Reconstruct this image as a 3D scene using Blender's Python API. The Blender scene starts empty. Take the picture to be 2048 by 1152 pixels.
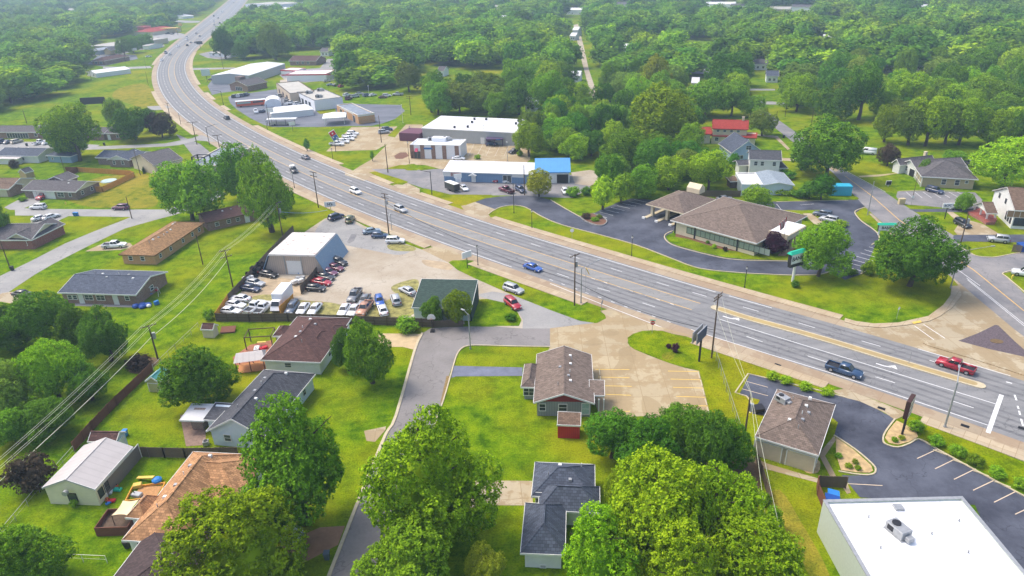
import bpy, bmesh, math, random
import numpy as np
from mathutils import Vector, Matrix
from mathutils.geometry import tessellate_polygon
R = math.radians
S = bpy.context.scene
COL = S.collection
random.seed(7)

# ------------------------------------------------------------------ camera, sky, sun, exposure
CH, CF, CT, CR = 65.0, 1400.0, R(25.5), R(-1.8)      # height (m), focal length (px of a 2048 wide frame), tilt, roll
_c, _s = math.cos(CR), math.sin(CR)
cam = bpy.data.objects.new('camera', bpy.data.cameras.new('camera'))
COL.objects.link(cam)
_rt = Vector((_c, _s * math.sin(CT), _s * math.cos(CT)))
_up = Vector((-_s, _c * math.sin(CT), _c * math.cos(CT)))
_fw = Vector((0, math.cos(CT), -math.sin(CT)))
cam.matrix_world = Matrix((( _rt.x, _up.x, -_fw.x, 0), (_rt.y, _up.y, -_fw.y, 0), (_rt.z, _up.z, -_fw.z, CH), (0, 0, 0, 1)))
cam.data.sensor_width = 36.0
cam.data.lens = CF / 2048 * 36
cam.data.clip_start = 1.0
cam.data.clip_end = 9000
S.camera = cam

wd = bpy.data.worlds.new('World'); S.world = wd; wd.use_nodes = True
nt = wd.node_tree
sky = nt.nodes.new('ShaderNodeTexSky'); sky.sky_type = 'NISHITA'; sky.sun_disc = False
SUN_EL, SUN_AZ = R(58), R(-65)      # azimuth measured clockwise from +Y
sky.sun_elevation = SUN_EL; sky.sun_rotation = SUN_AZ
sky.air_density = 1.0; sky.dust_density = 4.0; sky.ozone_density = 1.0
bg = nt.nodes['Background']; bg.inputs['Strength'].default_value = 0.15
nt.links.new(sky.outputs[0], bg.inputs['Color'])
sun = bpy.data.objects.new('sun', bpy.data.lights.new('sun', 'SUN')); COL.objects.link(sun)
sun.data.energy = 1.25; sun.data.angle = R(18); sun.data.color = (1.0, 0.93, 0.82)
_sd = Vector((math.sin(SUN_AZ) * math.cos(SUN_EL), math.cos(SUN_AZ) * math.cos(SUN_EL), math.sin(SUN_EL)))
sun.rotation_euler = _sd.to_track_quat('Z', 'Y').to_euler()
S.view_settings.view_transform = 'Standard'; S.view_settings.look = 'None'
S.view_settings.exposure = 0.92; S.view_settings.gamma = 1.0
S.cycles.max_bounces = 5; S.cycles.diffuse_bounces = 3; S.cycles.glossy_bounces = 2
S.cycles.transparent_max_bounces = 4; S.cycles.volume_bounces = 0
S.cycles.use_denoising = True


def W(x, y, z=0.0):
    """photo pixel (2048 x 1152) to the world point at height z"""
    u, v = (x - 1024) / CF, -(y - 576) / CF
    u, v = _c * u - _s * v, _s * u + _c * v
    dy, dz = math.cos(CT) + v * math.sin(CT), -math.sin(CT) + v * math.cos(CT)
    k = (CH - z) / -dz
    return Vector((u * k, dy * k, z))


def PX(p):
    d = Vector(p) - Vector((0, 0, CH))
    x, y, z = d.dot(_rt), d.dot(_up), d.dot(_fw)
    return 1024 + x / z * CF, 576 - y / z * CF, CF / z


def ZT(x, y, ytop):
    """height of the point that stands over ground pixel (x, y) and shows at row ytop"""
    b = W(x, y); lo, hi = 0.0, 60.0
    for _ in range(40):
        m = (lo + hi) / 2
        if PX((b.x, b.y, m))[1] > ytop: lo = m
        else: hi = m
    return lo


# ------------------------------------------------------------------ materials
MC = {}
def nmat(name):
    m = bpy.data.materials.new(name); m.use_nodes = True
    return m, m.node_tree, m.node_tree.nodes['Principled BSDF']

def mat(name, col, rough=0.8, var=0.15, scale=3.0, metal=0.0, spec=0.3, fine=None, coord='Object', coat=0.0):
    """plain procedural material: base colour with two octaves of real colour variation"""
    if name in MC: return MC[name]
    m, t, b = nmat(name)
    b.inputs['Roughness'].default_value = rough; b.inputs['Metallic'].default_value = metal
    b.inputs['Specular IOR Level'].default_value = spec
    if coat: b.inputs['Coat Weight'].default_value = coat
    tc = t.nodes.new('ShaderNodeTexCoord')
    n = t.nodes.new('ShaderNodeTexNoise'); n.inputs['Scale'].default_value = scale; n.inputs['Detail'].default_value = 6
    n.inputs['Roughness'].default_value = 0.65
    t.links.new(tc.outputs[coord], n.inputs['Vector'])
    r = t.nodes.new('ShaderNodeValToRGB')
    a = [max(0, c * (1 - var)) for c in col]; z = [min(1, c * (1 + var)) for c in col]
    r.color_ramp.elements[0].position = 0.3; r.color_ramp.elements[1].position = 0.7
    r.color_ramp.elements[0].color = (*a, 1); r.color_ramp.elements[1].color = (*z, 1)
    t.links.new(n.outputs[0], r.inputs[0]); t.links.new(r.outputs[0], b.inputs['Base Color'])
    MC[name] = m
    return m

def mix(t, f, a, b, mode='MIX'):
    x = t.nodes.new('ShaderNodeMix'); x.data_type = 'RGBA'; x.blend_type = mode
    for s, v in ((x.inputs[0], f), (x.inputs[6], a), (x.inputs[7], b)):
        if hasattr(v, 'is_output') and v.is_output: t.links.new(v, s)
        elif isinstance(v, (tuple, list)): s.default_value = (*v, 1)
        else: s.default_value = v
    return x.outputs[2]

def noise(t, scale, detail=4, rough=0.6, co='Object', stretch=None):
    tc = t.nodes.new('ShaderNodeTexCoord'); n = t.nodes.new('ShaderNodeTexNoise')
    n.inputs['Scale'].default_value = scale; n.inputs['Detail'].default_value = detail; n.inputs['Roughness'].default_value = rough
    if stretch:
        mp = t.nodes.new('ShaderNodeMapping'); mp.inputs['Rotation'].default_value = (0, 0, stretch[0]); mp.inputs['Scale'].default_value = (stretch[1], stretch[2], 1)
        t.links.new(tc.outputs[co], mp.inputs[0]); t.links.new(mp.outputs[0], n.inputs['Vector'])
    else: t.links.new(tc.outputs[co], n.inputs['Vector'])
    return n.outputs[0]

def ramp(t, src, stops):
    r = t.nodes.new('ShaderNodeValToRGB'); e = r.color_ramp.elements
    while len(e) < len(stops): e.new(0.5)
    for q, (p, c) in zip(e, stops):
        q.position = p; q.color = (*c, 1) if isinstance(c, (tuple, list)) else (c, c, c, 1)
    t.links.new(src, r.inputs[0]); return r.outputs[0]

def bump(t, b, src, strength, dist=0.05):
    n = t.nodes.new('ShaderNodeBump'); n.inputs['Strength'].default_value = strength; n.inputs['Distance'].default_value = dist
    t.links.new(src, n.inputs['Height']); t.links.new(n.outputs[0], b.inputs['Normal'])

def m_grass(name, lo, mid, hi, dry):
    m, t, b = nmat(name); b.inputs['Roughness'].default_value = 1.0; b.inputs['Specular IOR Level'].default_value = 0.0
    big = noise(t, 0.035, 4, 0.6); med = noise(t, 0.35, 6, 0.7); fin = noise(t, 4.0, 4, 0.75)
    c = ramp(t, med, [(0.36, lo), (0.5, mid), (0.64, hi)])
    c = mix(t, ramp(t, big, [(0.45, 0.0), (0.68, 0.75)]), c, dry)
    pt = noise(t, 0.12, 3, 0.5)
    c = mix(t, ramp(t, pt, [(0.55, 0.0), (0.72, 0.55)]), c, lo)
    c = mix(t, 0.6, c, ramp(t, fin, [(0.35, 0.3), (0.6, 1.15)]), 'MULTIPLY')
    t.links.new(c, b.inputs['Base Color']); bump(t, b, fin, 0.6, 0.15)
    MC[name] = m; return m

def m_asphalt(name, col, light, streak=None, scale=0.12):
    m, t, b = nmat(name); b.inputs['Roughness'].default_value = 0.75; b.inputs['Specular IOR Level'].default_value = 0.35
    big = noise(t, scale, 6, 0.65, stretch=streak); fin = noise(t, 2.5, 5, 0.8)
    c = ramp(t, big, [(0.35, col), (0.65, light)])
    c = mix(t, 0.45, c, ramp(t, fin, [(0.3, 0.55), (0.7, 1.0)]), 'MULTIPLY')
    v = t.nodes.new('ShaderNodeTexVoronoi'); v.feature = 'DISTANCE_TO_EDGE'; v.inputs['Scale'].default_value = 0.09
    tc = t.nodes.new('ShaderNodeTexCoord'); nn = t.nodes.new('ShaderNodeTexNoise'); nn.inputs['Scale'].default_value = 0.5
    t.links.new(tc.outputs['Object'], nn.inputs['Vector'])
    ad = t.nodes.new('ShaderNodeMix'); ad.data_type = 'VECTOR'; ad.inputs[0].default_value = 0.86
    t.links.new(tc.outputs['Object'], ad.inputs[5]); 
    sc = t.nodes.new('ShaderNodeVectorMath'); sc.operation = 'SCALE'; sc.inputs['Scale'].default_value = 6
    t.links.new(nn.outputs['Color'], sc.inputs[0]); 
    ad2 = t.nodes.new('ShaderNodeVectorMath'); ad2.operation = 'ADD'; t.links.new(tc.outputs['Object'], ad2.inputs[0]); t.links.new(sc.outputs[0], ad2.inputs[1])
    t.links.new(ad2.outputs[0], v.inputs['Vector'])
    t.nodes.remove(ad)
    c = mix(t, ramp(t, v.outputs['Distance'], [(0.0, 0.55), (0.012, 0.0)]), c, [x * 0.4 for x in col])
    t.links.new(c, b.inputs['Base Color']); bump(t, b, fin, 0.25, 0.02)
    MC[name] = m; return m

def m_concrete(name, base, stain, joint=4.5, rot=0.0, amt=0.75):
    """slabs with sawn joints, mud stains with their own outlines"""
    m, t, b = nmat(name); b.inputs['Roughness'].default_value = 0.8
    tc = t.nodes.new('ShaderNodeTexCoord'); mp = t.nodes.new('ShaderNodeMapping'); mp.inputs['Rotation'].default_value = (0, 0, rot)
    t.links.new(tc.outputs['Object'], mp.inputs[0])
    br = t.nodes.new('ShaderNodeTexBrick'); br.offset = 0.0; br.inputs['Scale'].default_value = 1.0
    br.inputs['Brick Width'].default_value = joint; br.inputs['Row Height'].default_value = joint
    br.inputs['Mortar Size'].default_value = 0.045; br.inputs['Mortar Smooth'].default_value = 0.4
    br.inputs['Color1'].default_value = (*base, 1); br.inputs['Color2'].default_value = (*[x * 0.86 for x in base], 1)
    br.inputs['Mortar'].default_value = (*[x * 0.9 for x in stain], 1)
    t.links.new(mp.outputs[0], br.inputs['Vector'])
    st = noise(t, 0.16, 7, 0.68); fin = noise(t, 1.6, 6, 0.75)
    c = mix(t, ramp(t, st, [(0.47, 0.0), (0.5, amt * 0.8), (0.75, amt)]), br.outputs['Color'], stain)
    c = mix(t, 0.5, c, ramp(t, fin, [(0.25, 0.68), (0.75, 1.0)]), 'MULTIPLY')
    t.links.new(c, b.inputs['Base Color']); MC[name] = m; return m

def m_shingle(name, col, var=0.3):
    if name in MC: return MC[name]
    m, t, b = nmat(name); b.inputs['Roughness'].default_value = 0.9; b.inputs['Specular IOR Level'].default_value = 0.2
    br = t.nodes.new('ShaderNodeTexBrick'); br.inputs['Scale'].default_value = 1.0
    tc = t.nodes.new('ShaderNodeTexCoord'); t.links.new(tc.outputs['Object'], br.inputs['Vector'])
    br.inputs['Brick Width'].default_value = 0.5; br.inputs['Row Height'].default_value = 0.28; br.inputs['Mortar Size'].default_value = 0.02
    br.inputs['Color1'].default_value = (*[x * (1 - var) for x in col], 1); br.inputs['Color2'].default_value = (*[min(1, x * (1 + var)) for x in col], 1)
    br.inputs['Mortar'].default_value = (*[x * 0.5 for x in col], 1)
    st = noise(t, 0.5, 6, 0.7); fin = noise(t, 5, 3, 0.8)
    c = mix(t, ramp(t, st, [(0.4, 0.0), (0.75, 0.45)]), br.outputs['Color'], [x * 0.7 for x in col])
    c = mix(t, 0.6, c, ramp(t, fin, [(0.3, 0.6), (0.7, 1.0)]), 'MULTIPLY')
    t.links.new(c, b.inputs['Base Color']); MC[name] = m; return m

def m_ribs(name, col, pitch=0.5, axis='X', dirt=(0.2, 0.12, 0.07), damt=0.0, rough=0.45, depth=0.75):
    """ribbed sheet metal, board siding or planks"""
    if name in MC: return MC[name]
    m, t, b = nmat(name); b.inputs['Roughness'].default_value = rough
    tc = t.nodes.new('ShaderNodeTexCoord'); w = t.nodes.new('ShaderNodeTexWave'); w.bands_direction = axis
    w.inputs['Scale'].default_value = 0.314 / pitch; t.links.new(tc.outputs['Object'], w.inputs['Vector'])
    c = ramp(t, w.outputs['Fac'], [(0.0, [x * depth for x in col]), (0.18, col), (1.0, col)])
    st = noise(t, 0.7, 6, 0.7)
    c = mix(t, ramp(t, st, [(0.42, 0.0), (0.7, 0.35)]), c, [x * 0.72 for x in col])
    if damt: c = mix(t, ramp(t, noise(t, 0.9, 7, 0.75), [(0.56, 0.0), (0.6, damt)]), c, dirt)
    t.links.new(c, b.inputs['Base Color']); MC[name] = m; return m

def m_brick(name, c1, c2, mortar=(0.42, 0.38, 0.33)):
    if name in MC: return MC[name]
    m, t, b = nmat(name); b.inputs['Roughness'].default_value = 0.9
    tc = t.nodes.new('ShaderNodeTexCoord'); mp = t.nodes.new('ShaderNodeMapping'); mp.inputs['Rotation'].default_value = (R(90), 0, 0)
    sp = t.nodes.new('ShaderNodeSeparateXYZ'); cb = t.nodes.new('ShaderNodeCombineXYZ'); ad = t.nodes.new('ShaderNodeMath')
    t.links.new(tc.outputs['Object'], sp.inputs[0]); t.links.new(sp.outputs[0], ad.inputs[0]); t.links.new(sp.outputs[1], ad.inputs[1])
    t.links.new(ad.outputs[0], cb.inputs[0]); t.links.new(sp.outputs[2], cb.inputs[1]); t.nodes.remove(mp)
    br = t.nodes.new('ShaderNodeTexBrick'); br.inputs['Scale'].default_value = 1; br.inputs['Brick Width'].default_value = 0.42; br.inputs['Row Height'].default_value = 0.16
    br.inputs['Mortar Size'].default_value = 0.018; br.inputs['Color1'].default_value = (*c1, 1); br.inputs['Color2'].default_value = (*c2, 1); br.inputs['Mortar'].default_value = (*mortar, 1)
    t.links.new(cb.outputs[0], br.inputs['Vector'])
    c = mix(t, ramp(t, noise(t, 1.1, 5, 0.7), [(0.4, 0.0), (0.7, 0.5)]), br.outputs['Color'], c2)
    t.links.new(c, b.inputs['Base Color']); MC[name] = m; return m

def m_leaf(name, dark, light, tip=None):
    m = bpy.data.materials.new(name); m.use_nodes = True; t = m.node_tree; t.nodes.clear()
    out = t.nodes.new('ShaderNodeOutputMaterial'); d = t.nodes.new('ShaderNodeBsdfDiffuse'); tr = t.nodes.new('ShaderNodeBsdfTranslucent'); mx = t.nodes.new('ShaderNodeMixShader')
    oi = t.nodes.new('ShaderNodeObjectInfo')
    geo = t.nodes.new('ShaderNodeNewGeometry')
    c = mix(t, ramp(t, geo.outputs['Random Per Island'], [(0.0, 0.0), (1.0, 1.0)]), dark, light)
    c = mix(t, ramp(t, noise(t, 2.6, 3, 0.6), [(0.4, 0.0), (0.65, 0.6)]), c, light)
    hv = t.nodes.new('ShaderNodeHueSaturation')
    mr = t.nodes.new('ShaderNodeMapRange'); mr.inputs[3].default_value = 0.49; mr.inputs[4].default_value = 0.52
    t.links.new(oi.outputs['Random'], mr.inputs[0]); t.links.new(mr.outputs[0], hv.inputs['Hue'])
    ml = t.nodes.new('ShaderNodeMath'); ml.operation = 'MULTIPLY'; ml.inputs[1].default_value = 7.31; fr = t.nodes.new('ShaderNodeMath'); fr.operation = 'FRACT'
    t.links.new(oi.outputs['Random'], ml.inputs[0]); t.links.new(ml.outputs[0], fr.inputs[0])
    mv = t.nodes.new('ShaderNodeMapRange'); mv.inputs[3].default_value = 0.68; mv.inputs[4].default_value = 1.3
    t.links.new(fr.outputs[0], mv.inputs[0]); t.links.new(mv.outputs[0], hv.inputs['Value'])
    t.links.new(c, hv.inputs['Color']); t.links.new(hv.outputs[0], d.inputs['Color']); t.links.new(hv.outputs[0], tr.inputs['Color'])
    mx.inputs[0].default_value = 0.18; t.links.new(d.outputs[0], mx.inputs[1]); t.links.new(tr.outputs[0], mx.inputs[2]); t.links.new(mx.outputs[0], out.inputs[0])
    MC[name] = m; return m

GRASS = m_grass('grass', (0.05, 0.12, 0.003), (0.125, 0.225, 0.004), (0.2, 0.295, 0.005), (0.32, 0.3, 0.01))
GRASS2 = m_grass('verge_grass', (0.09, 0.15, 0.002), (0.17, 0.25, 0.003), (0.25, 0.3, 0.004), (0.34, 0.28, 0.01))
WEEDS = mat('weedy_gravel', (0.26, 0.24, 0.08), 0.95, 0.55, 0.9)
HWY = m_asphalt('highway_asphalt', (0.2, 0.2, 0.203), (0.275, 0.272, 0.268), (R(48), 0.25, 2.6), 0.22)
STREET = m_asphalt('street_asphalt', (0.2, 0.185, 0.175), (0.27, 0.25, 0.24))
PALE = m_asphalt('pale_asphalt', (0.27, 0.265, 0.26), (0.36, 0.35, 0.33))
BLACKTOP = m_asphalt('blacktop', (0.038, 0.042, 0.062), (0.11, 0.12, 0.155), None, 0.13)
WORNBT = m_asphalt('worn_blacktop', (0.1, 0.11, 0.14), (0.19, 0.2, 0.235), (R(20), 0.5, 1.6), 0.12)
GREYLOT = m_asphalt('worn_lot_asphalt', (0.17, 0.17, 0.18), (0.3, 0.28, 0.27), None, 0.14)
CONC = m_concrete('concrete', (0.47, 0.39, 0.26), (0.3, 0.21, 0.1), 4.2, R(-3))
CONCW = m_concrete('washed_concrete', (0.46, 0.37, 0.225), (0.32, 0.22, 0.1), 4.3, R(2), 0.7)
GUTTER = m_concrete('gutter_concrete', (0.42, 0.33, 0.22), (0.3, 0.2, 0.12), 4.6, R(42), 0.6)
WALK = m_concrete('sidewalk_concrete', (0.52, 0.42, 0.28), (0.38, 0.27, 0.15), 1.6, R(42), 0.45)
KERB = mat('kerb_concrete', (0.5, 0.43, 0.29), 0.8, 0.15, 1.5)
GRAVEL = m_asphalt('gravel', (0.36, 0.29, 0.2), (0.5, 0.44, 0.35), None, 0.08)
MUD = mat('muddy_gravel', (0.4, 0.31, 0.2), 0.95, 0.3, 0.4)
MULCH = mat('mulch', (0.16, 0.08, 0.05), 0.95, 0.4, 3)
REDROCK = mat('red_rock', (0.115, 0.09, 0.1), 0.95, 0.4, 4)
WLINE = mat('white_paint', (0.75, 0.75, 0.74), 0.6, 0.1, 2)
YLINE = mat('yellow_paint', (0.72, 0.44, 0.1), 0.6, 0.15, 2)
PYEL = mat('parking_yellow', (0.72, 0.49, 0.1), 0.6, 0.15, 2)
PWHT = mat('faded_white', (0.6, 0.56, 0.5), 0.7, 0.15, 2)
WHITE = mat('white_trim', (0.75, 0.75, 0.72), 0.5, 0.06)
CREAM = mat('cream_wall', (0.66, 0.57, 0.4), 0.8, 0.08, 0.8)
BEIGE = mat('beige_wall', (0.58, 0.49, 0.36), 0.8, 0.08, 0.8)
GLASS = mat('window_glass', (0.05, 0.065, 0.075), 0.12, 0.3, 0.4, 0, 0.6)
DARK = mat('dark_metal', (0.025, 0.025, 0.03), 0.5, 0.3)
GREYM = mat('grey_metal', (0.36, 0.37, 0.38), 0.45, 0.15, 2, 0.3)
WOOD = mat('pole_wood', (0.11, 0.075, 0.05), 0.9, 0.3, 1.5)
OLDWOOD = m_ribs('old_fence_boards', (0.17, 0.125, 0.085), 0.16, 'X', rough=0.9, depth=0.5)
NEWWOOD = m_ribs('new_fence_boards', (0.72, 0.34, 0.05), 0.16, 'X', rough=0.9, depth=0.6)
REDWOOD = m_ribs('red_fence_boards', (0.2, 0.075, 0.045), 0.16, 'X', rough=0.9, depth=0.5)
RUBBER = mat('rubber', (0.018, 0.018, 0.02), 0.8, 0.2)
RIM = mat('wheel_rim', (0.5, 0.5, 0.52), 0.35, 0.1, 3, 0.7)
LAMPG = mat('headlight_glass', (0.7, 0.72, 0.72), 0.15, 0.1)
LAMPR = mat('tail_light', (0.35, 0.01, 0.01), 0.3, 0.2)
LEAF = {
 'lime': m_leaf('lime_leaves', (0.075, 0.185, 0.005), (0.4, 0.58, 0.02)),
 'mid': m_leaf('green_leaves', (0.047, 0.13, 0.007), (0.26, 0.44, 0.022)),
 'dark': m_leaf('dark_leaves', (0.028, 0.085, 0.008), (0.14, 0.3, 0.02)),
 'olive': m_leaf('olive_leaves', (0.08, 0.13, 0.015), (0.28, 0.38, 0.04)),
 'yellow': m_leaf('yellow_leaves', (0.13, 0.19, 0.01), (0.4, 0.42, 0.03)),
 'purple': m_leaf('purple_leaves', (0.03, 0.012, 0.022), (0.1, 0.03, 0.06)),
 'brown': m_leaf('bronze_leaves', (0.04, 0.03, 0.025), (0.13, 0.09, 0.06)),
}
BARK = mat('bark', (0.09, 0.07, 0.05), 0.95, 0.3, 3)

# ------------------------------------------------------------------ mesh helpers
def tag(o, label=None, cat=None, group=None, kind=None):
    if label: o['label'] = label
    if cat: o['category'] = cat
    if group: o['group'] = group
    if kind: o['kind'] = kind
    return o

def empty(name, loc=(0, 0, 0), rz=0.0, label=None, cat=None, group=None):
    o = bpy.data.objects.new(name, None); COL.objects.link(o); o.location = loc; o.rotation_euler = (0, 0, rz)
    o.empty_display_size = 0.5
    return tag(o, label, cat, group)

class MB:
    def __init__(s): s.v = []; s.f = []; s.m = []; s.k = 0
    def q(s, pts, k=None):
        n = len(s.v); s.v += [tuple(p) for p in pts]; s.f.append(tuple(range(n, n + len(pts)))); s.m.append(s.k if k is None else k); return s
    def box(s, x0, y0, z0, x1, y1, z1):
        n = len(s.v)
        s.v += [(x0, y0, z0), (x1, y0, z0), (x1, y1, z0), (x0, y1, z0), (x0, y0, z1), (x1, y0, z1), (x1, y1, z1), (x0, y1, z1)]
        for f in ((0, 3, 2, 1), (4, 5, 6, 7), (0, 1, 5, 4), (1, 2, 6, 5), (2, 3, 7, 6), (3, 0, 4, 7)):
            s.f.append(tuple(n + i for i in f)); s.m.append(s.k)
        return s
    def hull(s, bot, top):
        """prism between two loops of equal count"""
        n = len(s.v); c = len(bot); s.v += [tuple(p) for p in bot] + [tuple(p) for p in top]
        s.f.append(tuple(n + i for i in reversed(range(c)))); s.f.append(tuple(n + c + i for i in range(c))); s.m += [s.k, s.k]
        for i in range(c):
            j = (i + 1) % c; s.f.append((n + i, n + j, n + c + j, n + c + i)); s.m.append(s.k)
        return s
    def prism(s, poly, z0, z1): return s.hull([(p[0], p[1], z0) for p in poly], [(p[0], p[1], z1) for p in poly])
    def tube(s, a, b, r0, r1=None, n=7):
        a, b = Vector(a), Vector(b); r1 = r0 if r1 is None else r1; d = (b - a)
        if d.length < 1e-6: return s
        d.normalize(); u = d.orthogonal().normalized(); w = d.cross(u)
        L = lambda c, r: [c + (u * math.cos(2 * math.pi * i / n) + w * math.sin(2 * math.pi * i / n)) * r for i in range(n)]
        return s.hull(L(a, r0), L(b, r1))
    def ball(s, c, r, n=8, sz=1.0):
        c = Vector(c); k0 = len(s.v); rows = n // 2
        for i in range(rows + 1):
            th = math.pi * i / rows
            for j in range(n):
                ph = 2 * math.pi * j / n
                s.v.append((c.x + r * math.sin(th) * math.cos(ph), c.y + r * math.sin(th) * math.sin(ph), c.z + r * sz * math.cos(th)))
        for i in range(rows):
            for j in range(n):
                a = k0 + i * n + j; b_ = k0 + i * n + (j + 1) % n
                s.f.append((a, a + n, b_ + n, b_)); s.m.append(s.k)
        return s
    def build(s, name, mats, parent=None, loc=None, rz=0.0, mw=None):
        me = bpy.data.meshes.new(name); me.from_pydata(s.v, [], s.f)
        for m_ in (mats if isinstance(mats, (list, tuple)) else [mats]): me.materials.append(m_)
        if any(s.m): me.polygons.foreach_set('material_index', s.m)
        me.validate(); me.update()
        o = bpy.data.objects.new(name, me); COL.objects.link(o)
        if parent is not None: o.parent = parent
        if mw is not None: o.matrix_local = mw
        elif loc is not None: o.location = loc; o.rotation_euler = (0, 0, rz)
        return o

def bevel(o, w=0.05, seg=1, ang=40):
    bm = bmesh.new(); bm.from_mesh(o.data)
    bmesh.ops.remove_doubles(bm, verts=bm.verts, dist=0.0005)
    ed = [e for e in bm.edges if len(e.link_faces) == 2 and e.calc_face_angle(0) > R(ang)]
    bmesh.ops.bevel(bm, geom=ed, offset=w, segments=seg, affect='EDGES', clamp_overlap=True)
    bm.to_mesh(o.data); bm.free(); return o

def smooth(o):
    for p in o.data.polygons: p.use_smooth = True
    return o

def cr(pts, n=6, closed=False):
    """Catmull-Rom curve through pts (2D or 3D vectors)"""
    P = [Vector(p) for p in pts]; out = []; c = len(P)
    rng = range(c if closed else c - 1)
    for i in rng:
        p1, p2 = P[i], P[(i + 1) % c]
        p0 = P[(i - 1) % c] if (closed or i > 0) else p1 * 2 - p2
        p3 = P[(i + 2) % c] if (closed or i + 2 < c) else p2 * 2 - p1
        for k in range(n):
            t = k / n
            out.append(0.5 * ((2 * p1) + (p2 - p0) * t + (2 * p0 - 5 * p1 + 4 * p2 - p3) * t * t + (3 * p1 - p0 - 3 * p2 + p3) * t ** 3))
    if not closed: out.append(P[-1])
    return out

def pts_of(px, curve=0, closed=True):
    w = [W(*p) for p in px]
    return cr(w, curve, closed) if curve else w

def slab(name, px, m, z, curve=0, thick=0.0, world=None, label=None, cat=None, kind='structure'):
    """flat ground sheet (or raised slab) whose outline is given in photo pixels"""
    P = world or pts_of(px, curve)
    if sum((P[i].x * P[(i + 1) % len(P)].y - P[(i + 1) % len(P)].x * P[i].y) for i in range(len(P))) < 0: P = P[::-1]
    n = len(P); V_ = [(p.x, p.y, z) for p in P]; F_ = []
    for t in tessellate_polygon([[Vector((p.x, p.y, 0)) for p in P]]):
        a, b, c = (P[i] for i in t)
        F_.append(tuple(t) if (b - a).to_2d().cross((c - a).to_2d()) > 0 else tuple(reversed(t)))
    if thick:
        V_ += [(p.x, p.y, z - thick - .02) for p in P]
        F_ += [(i, n + i, n + (i + 1) % n, (i + 1) % n) for i in range(n)]
    me = bpy.data.meshes.new(name); me.from_pydata(V_, [], F_); me.update(); me.materials.append(m)
    o = bpy.data.objects.new(name, me); COL.objects.link(o)
    return tag(o, label, cat, None, kind)

def normals(P, closed=False):
    N = []
    for i in range(len(P)):
        a = P[(i - 1) % len(P)] if (closed or i > 0) else P[i]; b = P[(i + 1) % len(P)] if (closed or i < len(P) - 1) else P[i]
        d = (b - a); d.z = 0; d.normalize(); N.append(Vector((-d.y, d.x, 0)))
    return N

def strip(mb, P, a, b, z0, z1=None, closed=False):
    """ribbon at offsets a..b (left positive) from path P; solid between z0 and z1, flat when z1 is None"""
    N = normals(P, closed); n = len(P)
    fa = a if callable(a) else (lambda i: a); fb = b if callable(b) else (lambda i: b)
    A = [P[i] + N[i] * fa(i) for i in range(n)]; B = [P[i] + N[i] * fb(i) for i in range(n)]
    rng = range(n if closed else n - 1)
    for i in rng:
        j = (i + 1) % n
        if z1 is None:
            mb.q([(B[i].x, B[i].y, z0), (B[j].x, B[j].y, z0), (A[j].x, A[j].y, z0), (A[i].x, A[i].y, z0)][::-1] if fa(0) > fb(0) else [(A[i].x, A[i].y, z0), (B[i].x, B[i].y, z0), (B[j].x, B[j].y, z0), (A[j].x, A[j].y, z0)][::-1])
        else:
            for p, q_, zz in ((A, B, z1),): mb.q([(p[i].x, p[i].y, zz), (p[j].x, p[j].y, zz), (q_[j].x, q_[j].y, zz), (q_[i].x, q_[i].y, zz)])
            for p in (A, B): mb.q([(p[i].x, p[i].y, z0), (p[j].x, p[j].y, z0), (p[j].x, p[j].y, z1), (p[i].x, p[i].y, z1)])
    if z1 is not None and not closed:
        for i in (0, n - 1): mb.q([(A[i].x, A[i].y, z0), (B[i].x, B[i].y, z0), (B[i].x, B[i].y, z1), (A[i].x, A[i].y, z1)])
    return mb

def kerb(px, curve=0, closed=False, w=0.22, h=0.14, m=None, world=None):
    P = world or (cr([W(*p) for p in px], curve, closed) if curve else [W(*p) for p in px])
    return tag(strip(MB(), P, -w / 2, w / 2, 0, h, closed).build('kerb', m or KERB), kind='structure')

def lines(pairs, m, w=0.12, z=0.05, name='road_marking'):
    mb = MB()
    for a, b in pairs:
        a, b = W(*a), W(*b); strip(mb, [a, b], -w / 2, w / 2, z)
    return tag(mb.build(name, m), kind='structure')

TXT = {}
def text(s, size, m, parent, name='lettering', mw=None, ext=0.02):
    c = bpy.data.curves.new('t', 'FONT'); c.body = s; c.size = size; c.extrude = ext; c.align_x = 'CENTER'; c.align_y = 'CENTER'
    c.offset = size * 0.02
    o = bpy.data.objects.new('t', c); COL.objects.link(o); bpy.context.view_layer.update()
    me = bpy.data.meshes.new_from_object(o.evaluated_get(bpy.context.evaluated_depsgraph_get())); bpy.data.objects.remove(o); bpy.data.curves.remove(c)
    me.materials.clear(); me.materials.append(m)
    o = bpy.data.objects.new(name, me); COL.objects.link(o); o.parent = parent
    if mw is not None: o.matrix_local = mw
    return o
# ------------------------------------------------------------------ ground, roads, lots
g = MB(); g.q([(-2600, -60, 0), (2600, -60, 0), (2600, 4200, 0), (-2600, 4200, 0)]); tag(g.build('ground', GRASS), kind='structure')

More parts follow.
